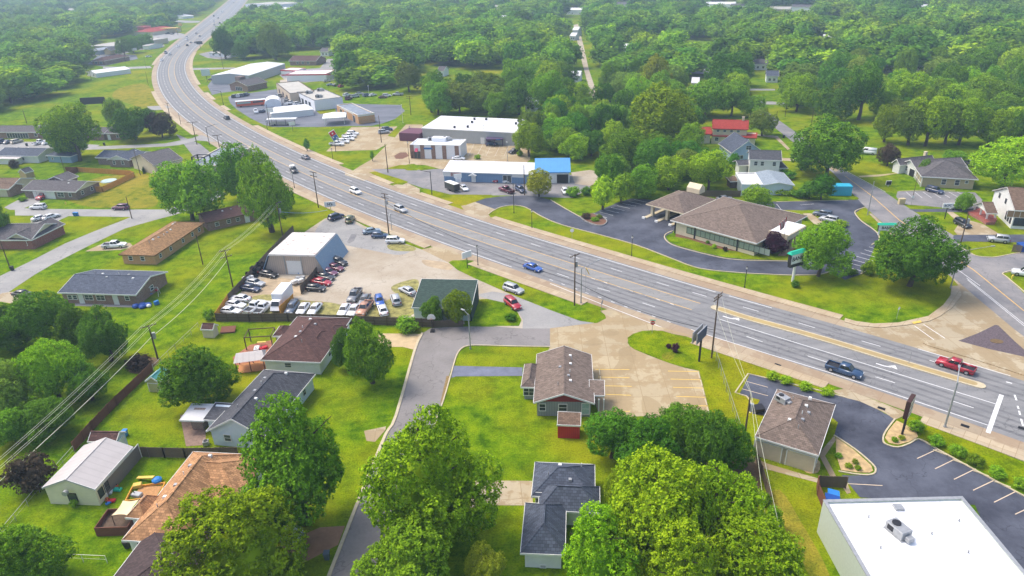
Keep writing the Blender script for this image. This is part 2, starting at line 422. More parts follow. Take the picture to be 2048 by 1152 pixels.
UPL = [(485, 0), (475, 14), (462, 29), (442, 49), (420, 66), (400, 82), (384, 96), (374, 110), (368, 122), (366, 134), (369, 146), (375, 160), (381, 170), (390, 181.5), (405, 198),
       (420, 210), (436, 221.5), (457.5, 234), (482, 250), (507.5, 263), (526, 273), (562, 290.5), (610, 313), (627.5, 320.5), (677, 340.5), (721, 358), (759, 373), (796, 387),
       (835, 400), (882, 416), (930, 432.5), (980, 449), (1036, 467.5), (1149, 500), (1259, 533), (1346, 560), (1437, 587), (1545, 617), (1640, 643), (1740, 671), (1836, 699), (1940, 731), (2048, 765)]
_w = [W(*p) for p in UPL]
_w = [_w[0] + (_w[0] - _w[2]) * 3] + _w + [_w[-1] + (_w[-1] - _w[-2]) * 4]
for _k in range(3): _w = [_w[0]] + [(_w[i - 1] + _w[i] * 2 + _w[i + 1]) / 4 for i in range(1, len(_w) - 1)] + [_w[-1]]
UP = cr(_w, 8)
# even spacing
def resample(P, d):
    out = [P[0].copy()]; acc = 0
    for a, b in zip(P, P[1:]):
        L = (b - a).length; t = d - acc
        while t <= L: out.append(a + (b - a) * (t / L)); t += d
        acc = (acc + L) % d if t - d <= L else acc + L
        acc = L - (t - d)
    return out
UP = resample(UP, 3.0)
_N = normals(UP)
CEN = [p - n * 8.5 for p, n in zip(UP, _N)]
for _k in range(6): CEN = [CEN[0]] + [(CEN[i - 1] + CEN[i] * 2 + CEN[i + 1]) / 4 for i in range(1, len(CEN) - 1)] + [CEN[-1]]
CENN = normals(CEN)
CPX = [PX(p) if p.y > 20 else (9999, 9999, 1) for p in CEN]
def widen(i):
    y = CEN[i].y
    return 0 if y < 520 else min(7.0, (y - 520) / 60)
tag(strip(MB(), CEN, lambda i: -(12 + widen(i)), lambda i: 11.7 + widen(i), 0.012).build('gutter', GUTTER), kind='structure')
tag(strip(MB(), CEN, lambda i: -(9.1 + widen(i)), lambda i: 9.1 + widen(i), 0.024).build('road', HWY), kind='structure')
HWYT = m_asphalt('wheel_track_asphalt', (0.14, 0.14, 0.147), (0.21, 0.21, 0.213), (R(48), 0.2, 2.6), 0.3)
HWYL = m_asphalt('turn_lane_asphalt', (0.235, 0.23, 0.222), (0.3, 0.295, 0.28), (R(48), 0.2, 2.0), 0.3)
_rn = [p for i, p in enumerate(CEN) if CPX[i][1] > -60 and p.y < 900]
tk = MB()
for o_ in (-7.6, -5.95, -4.25, -2.6, 2.6, 4.25, 5.95, 7.6): strip(tk, _rn, o_ - .3, o_ + .3, 0.029)
tag(tk.build('wheel_tracks', HWYT), kind='structure')
tag(strip(MB(), [p for i, p in enumerate(CEN) if CPX[i][0] < 1400 and CPX[i][1] > -60], -1.65, 1.65, 0.03).build('turn_lane', HWYL), kind='structure')
# raised sidewalk pieces, left out where driveways cross
def walks(off0, off1, gaps):
    run = []; mb = MB()
    for i, p in enumerate(CEN):
        q_ = p + CENN[i] * ((off0 + off1) / 2)
        x = PX(q_)[0] if q_.y > 40 else 3000
        ok = not any(a < x < b for a, b in gaps) and q_.y < 600
        if ok: run.append(p)
        if (not ok or i == len(CEN) - 1) and run:
            if len(run) > 2: strip(mb, run, off0, off1, 0.0, 0.13)
            run = []
    return tag(mb.build('sidewalk', WALK), kind='structure')
walks(11.6, 13.7, [(399, 411), (430, 444), (459, 476), (483, 509), (690, 740), (786, 834), (905, 980), (1690, 2500)])
walks(-13.9, -11.7, [(393, 440), (862, 930), (1188, 1385), (1665, 1822), (280, 306)])
mk = MB()
def run_of(f): return [i for i in range(len(CEN)) if f(*CPX[i][:2])]
main = run_of(lambda x, y: x < 1410 and y > -60)
seg = [CEN[i] for i in main]
strip(mk, seg, 8.42, 8.58, 0.036); strip(mk, [CEN[i] for i in main if CPX[i][0] < 1075], -8.58, -8.42, 0.036)
rest = [CEN[i] for i in run_of(lambda x, y: x >= 1400) if CEN[i].y > 60]
strip(mk, [p for p in rest if PX(p + Vector((6, 6, 0)))[0] < 1560], 8.42, 8.58, 0.036)
for k in range(0, len(seg) - 1, 4):
    for o_ in (5.1, -5.1):
        if o_ < 0 and CPX[main[k]][0] > 1010: continue
        strip(mk, seg[k:k + 2], o_ - 0.07, o_ + 0.07, 0.036)
tag(mk.build('road_marking', WLINE), kind='structure')
yl = MB()
for o_ in (1.8, -1.8): strip(yl, seg, o_ - 0.08, o_ + 0.08, 0.036)
tag(yl.build('road_marking', YLINE), kind='structure')
lines([((1385, 585), (1413, 593)), ((1486, 614), (1517, 623)), ((1597, 646), (1630, 656)), ((1723, 682), (1761, 693)), ((1859, 721), (1872, 725)),
       ((1493, 673), (1525, 684)), ((1615, 712), (1655, 725)), ((1751, 754), (1790, 766)), ((1904, 802), (1947, 816)), ((1440, 639), (1994, 809)),
       ((1382, 659), (1430, 675)), ((1430, 675), (1536, 708)), ((1536, 708), (1648, 742)), ((1648, 742), (1808, 795)), ((1808, 795), (1980, 852)), ((1100, 567), (1200, 607)), ((1200, 607), (1329, 657)),
       ((1836, 698), (2021, 752)), ((1114, 547), (1138, 555)), ((1195, 576), (1220, 583)), ((1285, 606), (1310, 614)), ((1050, 521), (1076, 530))], WLINE, 0.15, 0.036)
_d = [(20, 160), (210, 230), (410, 300), (590, 370), (795, 440), (1005, 515), (1215, 590), (1425, 665), (1660, 745), (1900, 830), (690, 140), (890, 205), (1095, 268), (1300, 335), (1515, 402), (1730, 475), (1950, 548)]
lines([((1100 + (x - 27) / 8, 540 + (y - 10) / 8), (1100 + (x + 27) / 8, 540 + (y + 10) / 8)) for x, y in _d], WLINE, 0.15, 0.036)
lines([((2003, 790), (1976, 866))], WLINE, 0.6, 0.036)
lines([((2029, 790), (2033, 801)), ((2035, 812), (2037, 818)), ((2038, 822), (2040, 830)), ((2042, 838), (2046, 852)), ((2012, 764), (2024, 767))], WLINE, 0.25, 0.036)
def arrow(x, y, flip=1):
    a, b = W(x, y), W(x + 14, y + 4.2); d = (b - a).normalized(); n = Vector((-d.y, d.x, 0)) * flip
    mb = MB(); L = [a - d * 1.6, a - d * 0.2 - n * 0.05, a + d * 0.7 + n * 0.25]
    strip(mb, L, -0.13, 0.13, 0.037)
    p = a + d * 1.0 + n * 0.45
    mb.q([(*(p + n * 0.75 + d * 0.15).xy, 0.037), (*(p - d * 0.75 - n * 0.1).xy, 0.037), (*(p + d * 0.75 - n * 0.35).xy, 0.037)])
    tag(mb.build('turn_arrow', WLINE), kind='structure')
arrow(1461, 637); arrow(1772, 733)

# raised median
MD = cr([W(*p) for p in [(1431, 616), (1497, 637), (1596, 664), (1676, 687), (1781, 719), (1886, 750), (1958, 771)]], 6)
def cap_strip(P, r, z0, z1, m, name):
    N = normals(P); A = [p + n * r for p, n in zip(P, N)]; B = [p - n * r for p, n in zip(P, N)]
    d0 = (P[0] - P[1]).normalized(); d1 = (P[-1] - P[-2]).normalized()
    c0 = [P[0] + (N[0] * math.cos(a) + d0 * math.sin(a)) * r for a in (R(150), R(120), R(90), R(60), R(30))]
    c1 = [P[-1] + (N[-1] * math.cos(a) + d1 * math.sin(a)) * r for a in (R(30), R(60), R(90), R(120), R(150))]
    return slab(name, None, m, z1, world=A + c1 + B[::-1] + c0, thick=z1 - z0)
cap_strip(MD, 0.95, 0.0, 0.15, KERB, 'median')
cap_strip(MD[1:-1], 0.6, 0.1, 0.156, m_concrete('median_infill', (0.47, 0.35, 0.14), (0.35, 0.26, 0.13), 9, R(42), 0.7), 'median_infill')

# side road with its junction
slab('junction_concrete', [(1688, 645), (1716, 652), (1761, 656), (1811, 651), (1858, 643), (1880, 633), (1904, 616), (1923, 591), (1918, 572), (1900, 552), (1935, 550), (2075, 650), (2075, 800), (1836, 705), (1760, 684), (1690, 664)], CONC, 0.016)
SL = [(1495, 208), (1550, 256), (1595, 291), (1668, 348), (1712, 395), (1732, 416), (1755, 437), (1790, 466), (1840, 508), (1886, 543), (1908, 557), (1961, 602), (2029, 659), (2090, 705)]
SR = [(1510, 205), (1557, 240), (1602, 272), (1660, 318), (1696, 345), (1771, 385), (1800, 405), (1831, 425), (1880, 455), (1906, 470), (1925, 492), (1950, 512), (1985, 532), (2017, 558), (2060, 598), (2130, 650)]
slab('side_road', SL + SR[::-1], GREYLOT, 0.028)
lines([((1745, 393), (1798, 440)), ((1798, 440), (1898, 508)), ((1898, 508), (1947, 540)), ((1947, 540), (2048, 622)), ((1690, 352), (1745, 393))], YLINE, 0.2, 0.042)
lines([((1886, 518), (1960, 572)), ((1933, 556), (2048, 648)), ((1690, 341), (1771, 384)), ((1600, 291), (1668, 345)), ((1935, 560), (2048, 652))], WLINE, 0.12, 0.042)
slab('corner_island', [(1846, 687), (1850, 684), (1896, 677), (1940, 664), (1983, 645), (1994, 642), (2004, 648), (2048, 684), (2090, 718), (2090, 768), (2040, 749), (1950, 720), (1856, 692)], CONC, 0.15, thick=0.15)
slab('corner_island_rock', [(1916, 683), (1955, 668), (1990, 651), (1996, 652), (2030, 685), (2070, 720), (2070, 722), (2048, 715), (1980, 700)], REDROCK, 0.156)
slab('corner_sidewalk', [(1690, 637), (1711, 643), (1748, 648), (1796, 646), (1856, 633), (1886, 611), (1901, 591), (1903, 573), (1918, 572), (1923, 591), (1904, 616), (1880, 633), (1858, 643), (1811, 651), (1761, 656), (1716, 652), (1688, 644)], WALK, 0.13, thick=0.13)
lines([((1829, 652), (1868, 680)), ((1847, 649), (1890, 677))], WLINE, 0.15, 0.036)
slab('detectable_paving', [(1824, 645), (1841, 642), (1843, 646), (1827, 649)], PYEL, 0.137)

# west streets
slab('west_street', [(0, 552), (60, 523), (130, 487), (190, 462), (240, 443), (262, 434), (30, 431), (30, 416), (110, 418), (230, 419), (330, 419), (390, 404), (440, 380), (452, 388), (395, 416), (345, 431), (300, 443), (250, 457), (175, 493), (110, 526), (70, 549), (0, 596), (-60, 640), (-60, 580)], PALE, 0.02)
slab('north_street', [(-40, 290), (60, 289), (190, 293), (330, 287), (385, 276), (402, 270), (420, 276), (432, 284), (395, 281), (360, 290), (330, 293), (200, 299), (60, 302), (-40, 306)], PALE, 0.02)
slab('townhouse_parking', [(-40, 287), (0, 283), (110, 284), (150, 287), (200, 290), (190, 295), (60, 296), (-40, 296)], PALE, 0.026)
slab('driveway', [(8, 415), (40, 398), (78, 395), (80, 404), (42, 419), (20, 420)], PALE, 0.026)
slab('driveway', [(60, 445), (75, 432), (138, 432), (120, 440), (100, 450)], PALE, 0.026)
slab('driveway', [(170, 503), (214, 483), (260, 486), (268, 494), (240, 500)], CONC, 0.026)
slab('driveway', [(-20, 600), (5, 586), (40, 582), (75, 590), (60, 602), (30, 608)], CONC, 0.026)
slab('flat_lot', [(352, 268), (400, 288), (434, 316), (436, 328), (420, 345), (400, 330)], GREYLOT, 0.014)
slab('track', [(206, 133), (255, 134), (300, 132), (304, 136), (260, 138), (206, 137)], PALE, 0.02)
slab('track', [(294, 213), (330, 211), (345, 214), (330, 219), (300, 221)], PALE, 0.02)
slab('track', [(384, 136), (470, 135), (470, 138), (386, 140)], PALE, 0.02)
slab('shop_lot', [(176, 128), (195, 112), (230, 108), (272, 110), (276, 118), (245, 124), (205, 133)], WORNBT, 0.02)
slab('shop_lot', [(250, 93), (300, 88), (325, 87), (330, 92), (318, 97), (280, 100), (262, 100)], GREYLOT, 0.02)
slab('restaurant_lot', [(305, 66), (345, 63), (368, 68), (370, 74), (345, 80), (325, 88), (305, 84)], PALE, 0.016)
slab('dirt_track', [(180, 108), (240, 104), (262, 100), (262, 104), (240, 110), (182, 112)], PALE, 0.02)
slab('motel_lot', [(397, 108), (425, 102), (462, 110), (464, 116), (440, 119), (415, 116)], GREYLOT, 0.02)
slab('far_lot', [(478, 20), (500, 10), (580, 4), (600, 24), (545, 28), (500, 34), (478, 30)], GREYLOT, 0.02)
slab('side_lawn_track', [(346, 40), (401, 42), (398, 45), (370, 46), (350, 43)], PALE, 0.02)
# field with dry patches
DRY = m_grass('dry_grass', (0.1, 0.15, 0.01), (0.24, 0.24, 0.02), (0.32, 0.27, 0.03), (0.36, 0.28, 0.04))
slab('dry_field', [(235, 178), (275, 168), (297, 172), (308, 195), (318, 212), (290, 216), (250, 205), (225, 195)], DRY, 0.006, curve=5)
slab('dry_field', [(150, 372), (210, 352), (290, 348), (310, 380), (310, 412), (240, 416), (170, 412), (130, 395)], DRY, 0.006, curve=5)

# shops north of the highway
slab('shop_lot', [(415, 172), (428, 154), (452, 152), (478, 160), (476, 182), (440, 186), (424, 190)], WORNBT, 0.018)
slab('shop_lot', [(456, 194), (470, 188), (500, 186), (556, 178), (620, 200), (640, 225), (660, 205), (720, 208), (800, 210), (810, 222), (790, 238), (765, 247), (742, 252), (700, 252), (640, 254), (545, 254), (528, 250), (500, 236), (475, 220), (460, 206)], WORNBT, 0.018)
slab('back_lawn', [(632, 222), (670, 214), (672, 224), (640, 228)], GRASS2, 0.03)
slab('gravel_yard', [(558, 150), (580, 140), (640, 136), (655, 118), (688, 116), (686, 130), (672, 160), (610, 165), (570, 160)], PALE, 0.014)
slab('storage_drive', [(560, 160), (580, 158), (590, 172), (560, 175)], GRAVEL, 0.02)
slab('pizza_lot', [(652, 303), (703, 254), (795, 253), (775, 272), (790, 275), (800, 262), (812, 249), (845, 249), (850, 262), (1062, 268), (1060, 320), (1025, 345), (905, 340), (880, 338), (850, 330), (800, 330), (760, 340), (740, 350), (725, 358), (700, 345), (720, 332), (745, 318), (775, 288), (752, 300)], CONCW, 0.016)
slab('strip_lot', [(742, 338), (800, 338), (880, 338), (1060, 345), (1150, 350), (1190, 352), (1178, 378), (1145, 396), (1075, 394), (1010, 391), (940, 391), (880, 388), (845, 376), (815, 366), (780, 352), (760, 346)], GREYLOT, 0.02)
slab('driveway_apron', [(690, 344), (738, 348), (735, 345), (770, 358), (745, 352), (728, 362), (690, 350)], CONC, 0.03)
slab('driveway_apron', [(785, 370), (815, 366), (840, 378), (838, 392), (812, 385)], CONC, 0.032)
slab('verge', [(738, 345), (750, 343), (800, 358), (817, 364), (805, 370), (790, 368), (755, 352)], GRASS2, 0.04)
slab('verge', [(838, 380), (850, 377), (900, 389), (985, 390), (950, 404), (930, 411), (905, 408), (870, 395)], GRASS2, 0.04)
slab('planter_bed', [(788, 312), (800, 305), (812, 305), (818, 312), (805, 318), (792, 318)], MULCH, 0.05)
slab('verge', [(808, 338), (815, 329), (828, 328), (845, 336), (870, 338), (840, 341), (815, 341)], GRASS, 0.05)
lines([((705 + 0, 258), (668, 290))], PWHT, 0.1, 0.05)
lines([((930 + k * 18, 288), (918 + k * 18, 312)) for k in range(6)], PWHT, 0.1, 0.045)
slab('back_gravel', [(1142, 345), (1180, 340), (1215, 348), (1205, 360), (1180, 372), (1150, 368)], GRAVEL, 0.034)

# bank
slab('driveway_apron', [(922, 412), (950, 404), (991, 419), (977, 429), (985, 440), (960, 434), (930, 424)], CONC, 0.034)
slab('bank_lot', [(948, 405), (970, 397), (1000, 393), (1045, 391), (1075, 393), (1101, 400), (1130, 418), (1160, 434), (1200, 451), (1213, 447), (1211, 437), (1185, 428), (1205, 418), (1236, 405), (1262, 397), (1310, 400), (1400, 401), (1480, 404), (1553, 403), (1640, 402), (1696, 400), (1718, 396), (1730, 412), (1718, 421), (1711, 426), (1722, 440), (1745, 455), (1756, 466), (1757, 480), (1750, 492), (1738, 520), (1721, 549), (1690, 560), (1661, 543), (1640, 548), (1590, 550), (1536, 548), (1480, 545), (1420, 539), (1399, 536), (1340, 516), (1274, 491), (1200, 470), (1124, 450), (1085, 434), (1061, 420), (1045, 413), (1024, 411), (1000, 415), (983, 422), (991, 419)], BLACKTOP, 0.022)
slab('bank_lawn', [(1331, 474), (1336, 470), (1345, 466), (1360, 440), (1500, 400), (1548, 420), (1600, 421), (1646, 420), (1655, 425), (1659, 431), (1640, 430), (1638, 450), (1610, 490), (1590, 516), (1579, 521), (1536, 520), (1490, 519), (1449, 515), (1400, 504), (1356, 492), (1338, 484)], GRASS, 0.06)
slab('mulch_bed', [(1350, 474), (1375, 478), (1400, 486), (1440, 498), (1490, 506), (1512, 510), (1500, 500), (1400, 470), (1352, 466)], MULCH, 0.075)
kerb([(1345, 462), (1332, 468), (1329, 476), (1338, 486), (1356, 494), (1400, 506), (1449, 517), (1490, 521), (1536, 522), (1579, 523)], 4)
kerb([(977, 429), (983, 424), (1000, 415), (1024, 411), (1045, 413), (1061, 420), (1085, 434), (1124, 450), (1200, 470), (1274, 491), (1340, 516), (1399, 537), (1480, 546), (1536, 549), (1590, 551), (1640, 549), (1661, 543)], 4)
kerb([(1101, 400), (1130, 417), (1160, 434)], 4)
slab('planter_island', [(1160, 434), (1168, 430), (1185, 427), (1213, 442), (1208, 451), (1190, 451), (1170, 443)], MULCH, 0.15, thick=0.15)
kerb([(1160, 434), (1170, 443), (1190, 451), (1205, 452), (1213, 446), (1210, 439), (1186, 428)], 4, h=0.35, m=PALE)
kerb([(1721, 549), (1740, 537), (1741, 534)], 0)
kerb([(1730, 415), (1713, 421), (1710, 427), (1722, 442), (1745, 458), (1757, 470), (1757, 482), (1748, 487), (1743, 490)], 4)
kerb([(1553, 404), (1600, 403), (1640, 402), (1696, 401)], 0)
slab('bank_sidewalk', [(1605, 427), (1622, 427), (1648, 446), (1640, 452), (1628, 448)], CONC, 0.07)
slab('bank_walk', [(1555, 512), (1585, 478), (1612, 462), (1600, 490), (1570, 512)], mat('brick_paving', (0.42, 0.25, 0.15), 0.9, 0.25, 3), 0.07)
slab('corner_walk', [(1738, 428), (1743, 427), (1790, 470), (1786, 474)], CONC, 0.06)
slab('verge', [(1696, 393), (1712, 393), (1718, 397), (1714, 400), (1702, 400)], GRASS2, 0.06)
_st = [((1185, 428), (1214, 436)), ((1199, 424), (1226, 431)), ((1211, 420), (1238, 426)), ((1222, 415), (1249, 421.5)), ((1234, 411.5), (1260, 417)), ((1245, 407), (1272, 412.5)), ((1257, 403), (1283, 409)), ((1268, 399), (1293, 404.5))]
lines(_st, WLINE, 0.13, 0.034)
lines([((1738, 494), (1748, 497)), ((1729, 499.5), (1747, 505)), ((1721, 506), (1749, 514)), ((1712, 512.5), (1746, 522)), ((1703, 519), (1742, 529)), ((1694, 525), (1735, 536)), ((1692, 534), (1726, 543))], WLINE, 0.13, 0.034)
lines([((1600, 410), (1628, 408)), ((1553, 408), (1563, 420))], WLINE, 0.12, 0.034)
slab('asphalt_patch', [(1226, 449), (1250, 437), (1276, 441), (1253, 453)], BLACKTOP, 0.03)

# north-east lots
slab('office_lot', [(1792, 393), (1795, 383), (1870, 382), (1950, 385), (1965, 400), (1960, 414), (1905, 417), (1850, 412), (1810, 409), (1798, 402)], GREYLOT, 0.034)
lines([((1812 + 17 * k, 384), (1826 + 18.5 * k, 396)) for k in range(7)], WLINE, 0.12, 0.046)
slab('salon_lot', [(1816, 418), (1840, 419), (1900, 417), (1955, 414), (1975, 425), (1900, 424), (1832, 424)], BLACKTOP, 0.036)
slab('driveway', [(1893, 424), (1905, 424), (1925, 437), (1965, 448), (2002, 470), (1915, 470), (1908, 462), (1918, 447)], CONC, 0.036)
slab('back_drive', [(1908, 470), (2100, 469), (2100, 483), (2020, 485), (1980, 484), (1935, 483), (1912, 484), (1906, 475)], BLACKTOP, 0.04)
slab('church_lot', [(1950, 512), (1990, 514), (2040, 506), (2120, 504), (2120, 545), (2040, 540), (2005, 547), (2017, 558), (1985, 535)], GREYLOT, 0.034)
kerb([(1917, 488), (1925, 497), (1950, 511), (1975, 515), (1995, 514), (2040, 506), (2100, 504)], 4)
kerb([(2090, 560), (2048, 546), (2025, 542), (2005, 547), (2014, 555), (2046, 582), (2090, 620)], 4)
kerb([(1798, 383), (1850, 381), (1910, 382)], 0)
slab('dirt_drive', [(1716, 352), (1760, 349), (1805, 345), (1760, 353), (1720, 355)], mat('dirt', (0.4, 0.33, 0.18), 0.95, 0.25, 0.5), 0.03)
slab('front_walk', [(1512, 268), (1555, 272), (1580, 298), (1575, 300), (1550, 276), (1512, 271)], CONC, 0.03)
slab('driveway', [(1564, 316), (1640, 319), (1680, 338), (1672, 344), (1640, 326), (1564, 321)], CONC, 0.03)
slab('lane_gravel', [(1147, 50), (1156, 48), (1168, 95), (1178, 140), (1190, 175), (1196, 205), (1180, 210), (1176, 170), (1163, 120)], mat('lane_dirt', (0.42, 0.36, 0.27), 0.95, 0.25, 0.3), 0.02)
slab('lane_gravel', [(1225, 161), (1275, 160), (1275, 164), (1226, 165)], PALE, 0.02)
slab('lane_gravel', [(1412, 112), (1418, 112), (1420, 145), (1408, 148), (1340, 145), (1340, 142), (1405, 143)], PALE, 0.02)
slab('cross_street', [(1502, 177), (1545, 178), (1590, 176), (1602, 211), (1560, 210), (1590, 208), (1536, 207), (1508, 205), (1500, 196)], PALE, 0.02) if False else None
slab('cross_street', [(1500, 203), (1545, 203), (1570, 206), (1570, 210), (1540, 209), (1510, 208)], PALE, 0.02)
slab('cross_street', [(1490, 177), (1550, 178), (1550, 181), (1490, 181)], PALE, 0.02)

# gravel car lot in the centre
slab('gravel_lot', [(440, 634), (470, 600), (500, 560), (540, 520), (590, 480), (612, 462), (650, 437), (675, 431), (700, 436), (727, 451), (790, 480), (843, 499), (868, 494), (912, 520), (930, 540), (975, 556), (1030, 578), (1100, 606), (1180, 640), (1215, 632), (1180, 650), (1100, 659), (1035, 657), (960, 650), (875, 645), (700, 640), (560, 636)], GRAVEL, 0.01)
slab('worn_gravel', [(630, 465), (650, 440), (680, 436), (715, 450), (760, 472), (820, 495), (800, 510), (740, 500), (690, 490), (655, 480)], PALE, 0.014, curve=4)
slab('muddy_gravel', [(520, 560), (560, 556), (600, 562), (620, 575), (600, 592), (540, 592), (500, 590)], MUD, 0.014, curve=4)
slab('muddy_gravel', [(845, 520), (880, 523), (905, 530), (900, 540), (870, 536), (850, 530)], MUD, 0.014, curve=4)
slab('weedy_patch', [(510, 592), (550, 590), (600, 600), (660, 605), (700, 612), (760, 606), (800, 590), (830, 600), (820, 632), (700, 634), (600, 632), (500, 628), (480, 612)], WEEDS, 0.018, curve=4)
slab('weedy_patch', [(776, 490), (800, 488), (830, 495), (826, 502), (796, 502), (778, 498)], WEEDS, 0.018, curve=4)
slab('weedy_patch', [(782, 575), (810, 562), (836, 560), (832, 585), (800, 590)], WEEDS, 0.019, curve=4)
slab('lot_drive', [(950, 590), (985, 583), (1040, 592), (1100, 606), (1180, 640), (1205, 633), (1180, 650), (1100, 659), (1045, 657), (1046, 640), (1035, 622), (1010, 605), (975, 598)], PALE, 0.016)
slab('corner_lawn', [(940, 600), (975, 598), (1010, 606), (1035, 624), (1043, 640), (1038, 652), (985, 652), (930, 650), (925, 620)], GRASS, 0.024)
slab('driveway_apron', [(843, 499), (868, 494), (905, 500), (925, 512), (932, 520), (905, 522), (898, 526)], CONCW, 0.03)
slab('front_verge', [(897, 525), (905, 521), (945, 521), (1000, 543), (1100, 585), (1190, 622), (1212, 634), (1208, 641), (1190, 646), (1160, 642), (1100, 620), (1020, 588), (950, 557), (915, 540)], GRASS, 0.034)
slab('entrance_concrete', [(1100, 694), (1100, 657), (1165, 649), (1195, 646), (1212, 637), (1210, 630), (1200, 622), (1220, 618), (1300, 648), (1385, 672), (1372, 673), (1345, 668), (1325, 662), (1300, 661), (1276, 666), (1258, 675), (1254, 690), (1275, 705), (1180, 715), (1097, 700)], CONCW, 0.038)
slab('parking_concrete', [(1095, 694), (1254, 684), (1262, 696), (1300, 712), (1340, 727), (1370, 736), (1398, 742), (1408, 780), (1421, 832), (1300, 832), (1200, 836), (1185, 790), (1182, 735), (1180, 712)], CONCW, 0.03)
lines([((1181, 740), (1184, 772)), ((1191, 739), (1259, 739.5)), ((1196, 754.5), (1259, 756)), ((1210, 772), (1264, 773)), ((1212, 789), (1262, 791)), ((1205, 823), (1260, 823)),
       ((1336, 742.5), (1397, 743.5)), ((1341, 758.5), (1402, 760)), ((1346, 775), (1406, 776.5)), ((1352, 793), (1411, 795)), ((1354, 811), (1417, 812.5)), ((1370, 830), (1421, 831))], PYEL, 0.15, 0.044)
slab('corner_lawn', [(1255, 676), (1266, 668), (1285, 662), (1310, 661), (1335, 666), (1372, 680), (1425, 700), (1540, 738), (1600, 760), (1500, 748), (1478, 790), (1520, 800), (1500, 835), (1450, 835), (1421, 832), (1408, 780), (1398, 741), (1370, 735), (1340, 726), (1300, 711), (1268, 697), (1257, 687)], GRASS2, 0.05)

# cul-de-sac street
slab('street', [(829, 702), (843, 668), (862, 656), (900, 654), (945, 653), (1000, 654), (1045, 657), (1100, 657), (1100, 693), (1030, 692), (960, 690), (935, 692), (922, 698), (912, 712), (900, 745), (885, 800), (862, 860), (830, 930), (795, 1010), (770, 1075), (735, 1180), (640, 1190), (665, 1140), (700, 1040), (735, 950), (765, 880), (790, 836)], STREET, 0.018)
kerb([(845, 666), (829, 702), (792, 832), (772, 868), (738, 950), (700, 1045), (655, 1160)], 3, w=0.45)
kerb([(1100, 694), (1030, 693), (960, 691), (935, 692.5), (922, 698.5), (913, 712), (903, 745), (887, 800), (864, 862), (832, 930)], 4)
slab('gutter_dirt', [(893, 752), (899, 752), (885, 800), (880, 808), (884, 790)], mat('gutter_dirt', (0.25, 0.17, 0.07), 0.95, 0.3), 0.024)
slab('driveway', [(757, 667), (843, 668), (829, 700), (806, 694), (755, 694)], mat('tan_concrete', (0.5, 0.38, 0.22), 0.85, 0.15, 0.8), 0.03)
slab('driveway', [(905, 731), (915, 732), (1045, 735), (1045, 752), (912, 753), (903, 756)], mat('blue_asphalt', (0.15, 0.165, 0.22), 0.85, 0.2, 0.5), 0.03)
slab('driveway', [(950, 961), (1064, 962), (1066, 1014), (1045, 1011), (970, 1011), (940, 1016)], CONC, 0.03)
slab('driveway', [(728, 862), (772, 853), (771, 860), (750, 884), (733, 882)], CONC, 0.03)
slab('driveway', [(560, 1090), (640, 1055), (690, 1052), (676, 1090), (600, 1130)], mat('brown_drive', (0.3, 0.17, 0.1), 0.9, 0.2, 0.6), 0.03)

# south-east restaurant lots
slab('bare_lot', [(1469, 786), (1496, 748), (1512, 752), (1560, 762), (1620, 775), (1690, 786), (1720, 800), (1760, 822), (1790, 838), (1772, 862), (1766, 876), (1770, 888), (1795, 894), (1820, 886), (1840, 879), (1878, 901), (1960, 945), (2060, 998), (2160, 1050), (2160, 1160), (2000, 1130), (1950, 1010), (1720, 995), (1683, 950), (1700, 951), (1745, 951), (1751, 942), (1745, 930), (1710, 900), (1668, 872), (1676, 845), (1640, 815), (1570, 800), (1548, 835), (1500, 827), (1501, 803), (1493, 793), (1478, 788)], BLACKTOP, 0.026)
slab('driveway_apron', [(1640, 784), (1690, 778), (1740, 797), (1800, 820), (1815, 828), (1790, 840), (1770, 826), (1720, 803), (1680, 793)], CONC, 0.034)
kerb([(1500, 827), (1501, 803), (1493, 793), (1470, 786), (1496, 748), (1530, 756), (1580, 768), (1640, 782), (1690, 795)], 0)
kerb([(1790, 838), (1772, 862), (1766, 876), (1770, 888), (1795, 895), (1820, 887), (1839, 879), (1878, 901), (1960, 946), (2060, 999)], 3)
kerb([(1668, 871), (1710, 899), (1745, 929), (1751, 941), (1745, 949), (1720, 950), (1677, 943)], 3)
slab('mulch_island', [(1672, 876), (1708, 901), (1742, 931), (1746, 942), (1738, 946), (1712, 945), (1682, 941), (1672, 910)], mat('straw_mulch', (0.48, 0.34, 0.17), 0.95, 0.3, 1.2), 0.08, thick=0.08)
slab('mulch_island', [(1793, 842), (1830, 858), (1836, 874), (1818, 884), (1796, 890), (1778, 886), (1770, 876), (1776, 862)], MC['straw_mulch'], 0.08, thick=0.08)
lines([((1692, 967.5), (1765, 971.5)), ((1834, 917.5), (1874, 899)), ((1870, 938), (1911, 918)), ((1908, 959), (1951, 938)), ((1946, 981), (1990, 960)), ((1988, 1005), (2032, 983)), ((2030, 1029), (2075, 1008)),
       ((1493, 763), (1536, 775)), ((1484, 778), (1536, 792))], mat('peach_paint', (0.6, 0.48, 0.35), 0.6, 0.1), 0.13, 0.04)
slab('sidewalk', [(1500, 912), (1536, 928), (1600, 947), (1665, 965), (1690, 955), (1702, 986), (1694, 988), (1683, 972), (1640, 967), (1590, 954), (1530, 938), (1498, 920)], CONC, 0.04)
slab('sidewalk', [(1640, 905), (1668, 872), (1672, 880), (1650, 912), (1668, 945), (1680, 968), (1667, 966), (1640, 915)], CONC, 0.044)
slab('sidewalk', [(1640, 1043), (1664, 1045), (1735, 1200), (1715, 1200)], CONC, 0.044)
slab('bare_soil', [(1600, 925), (1625, 916), (1640, 925), (1636, 945), (1612, 945)], MC['straw_mulch'], 0.035, curve=3)
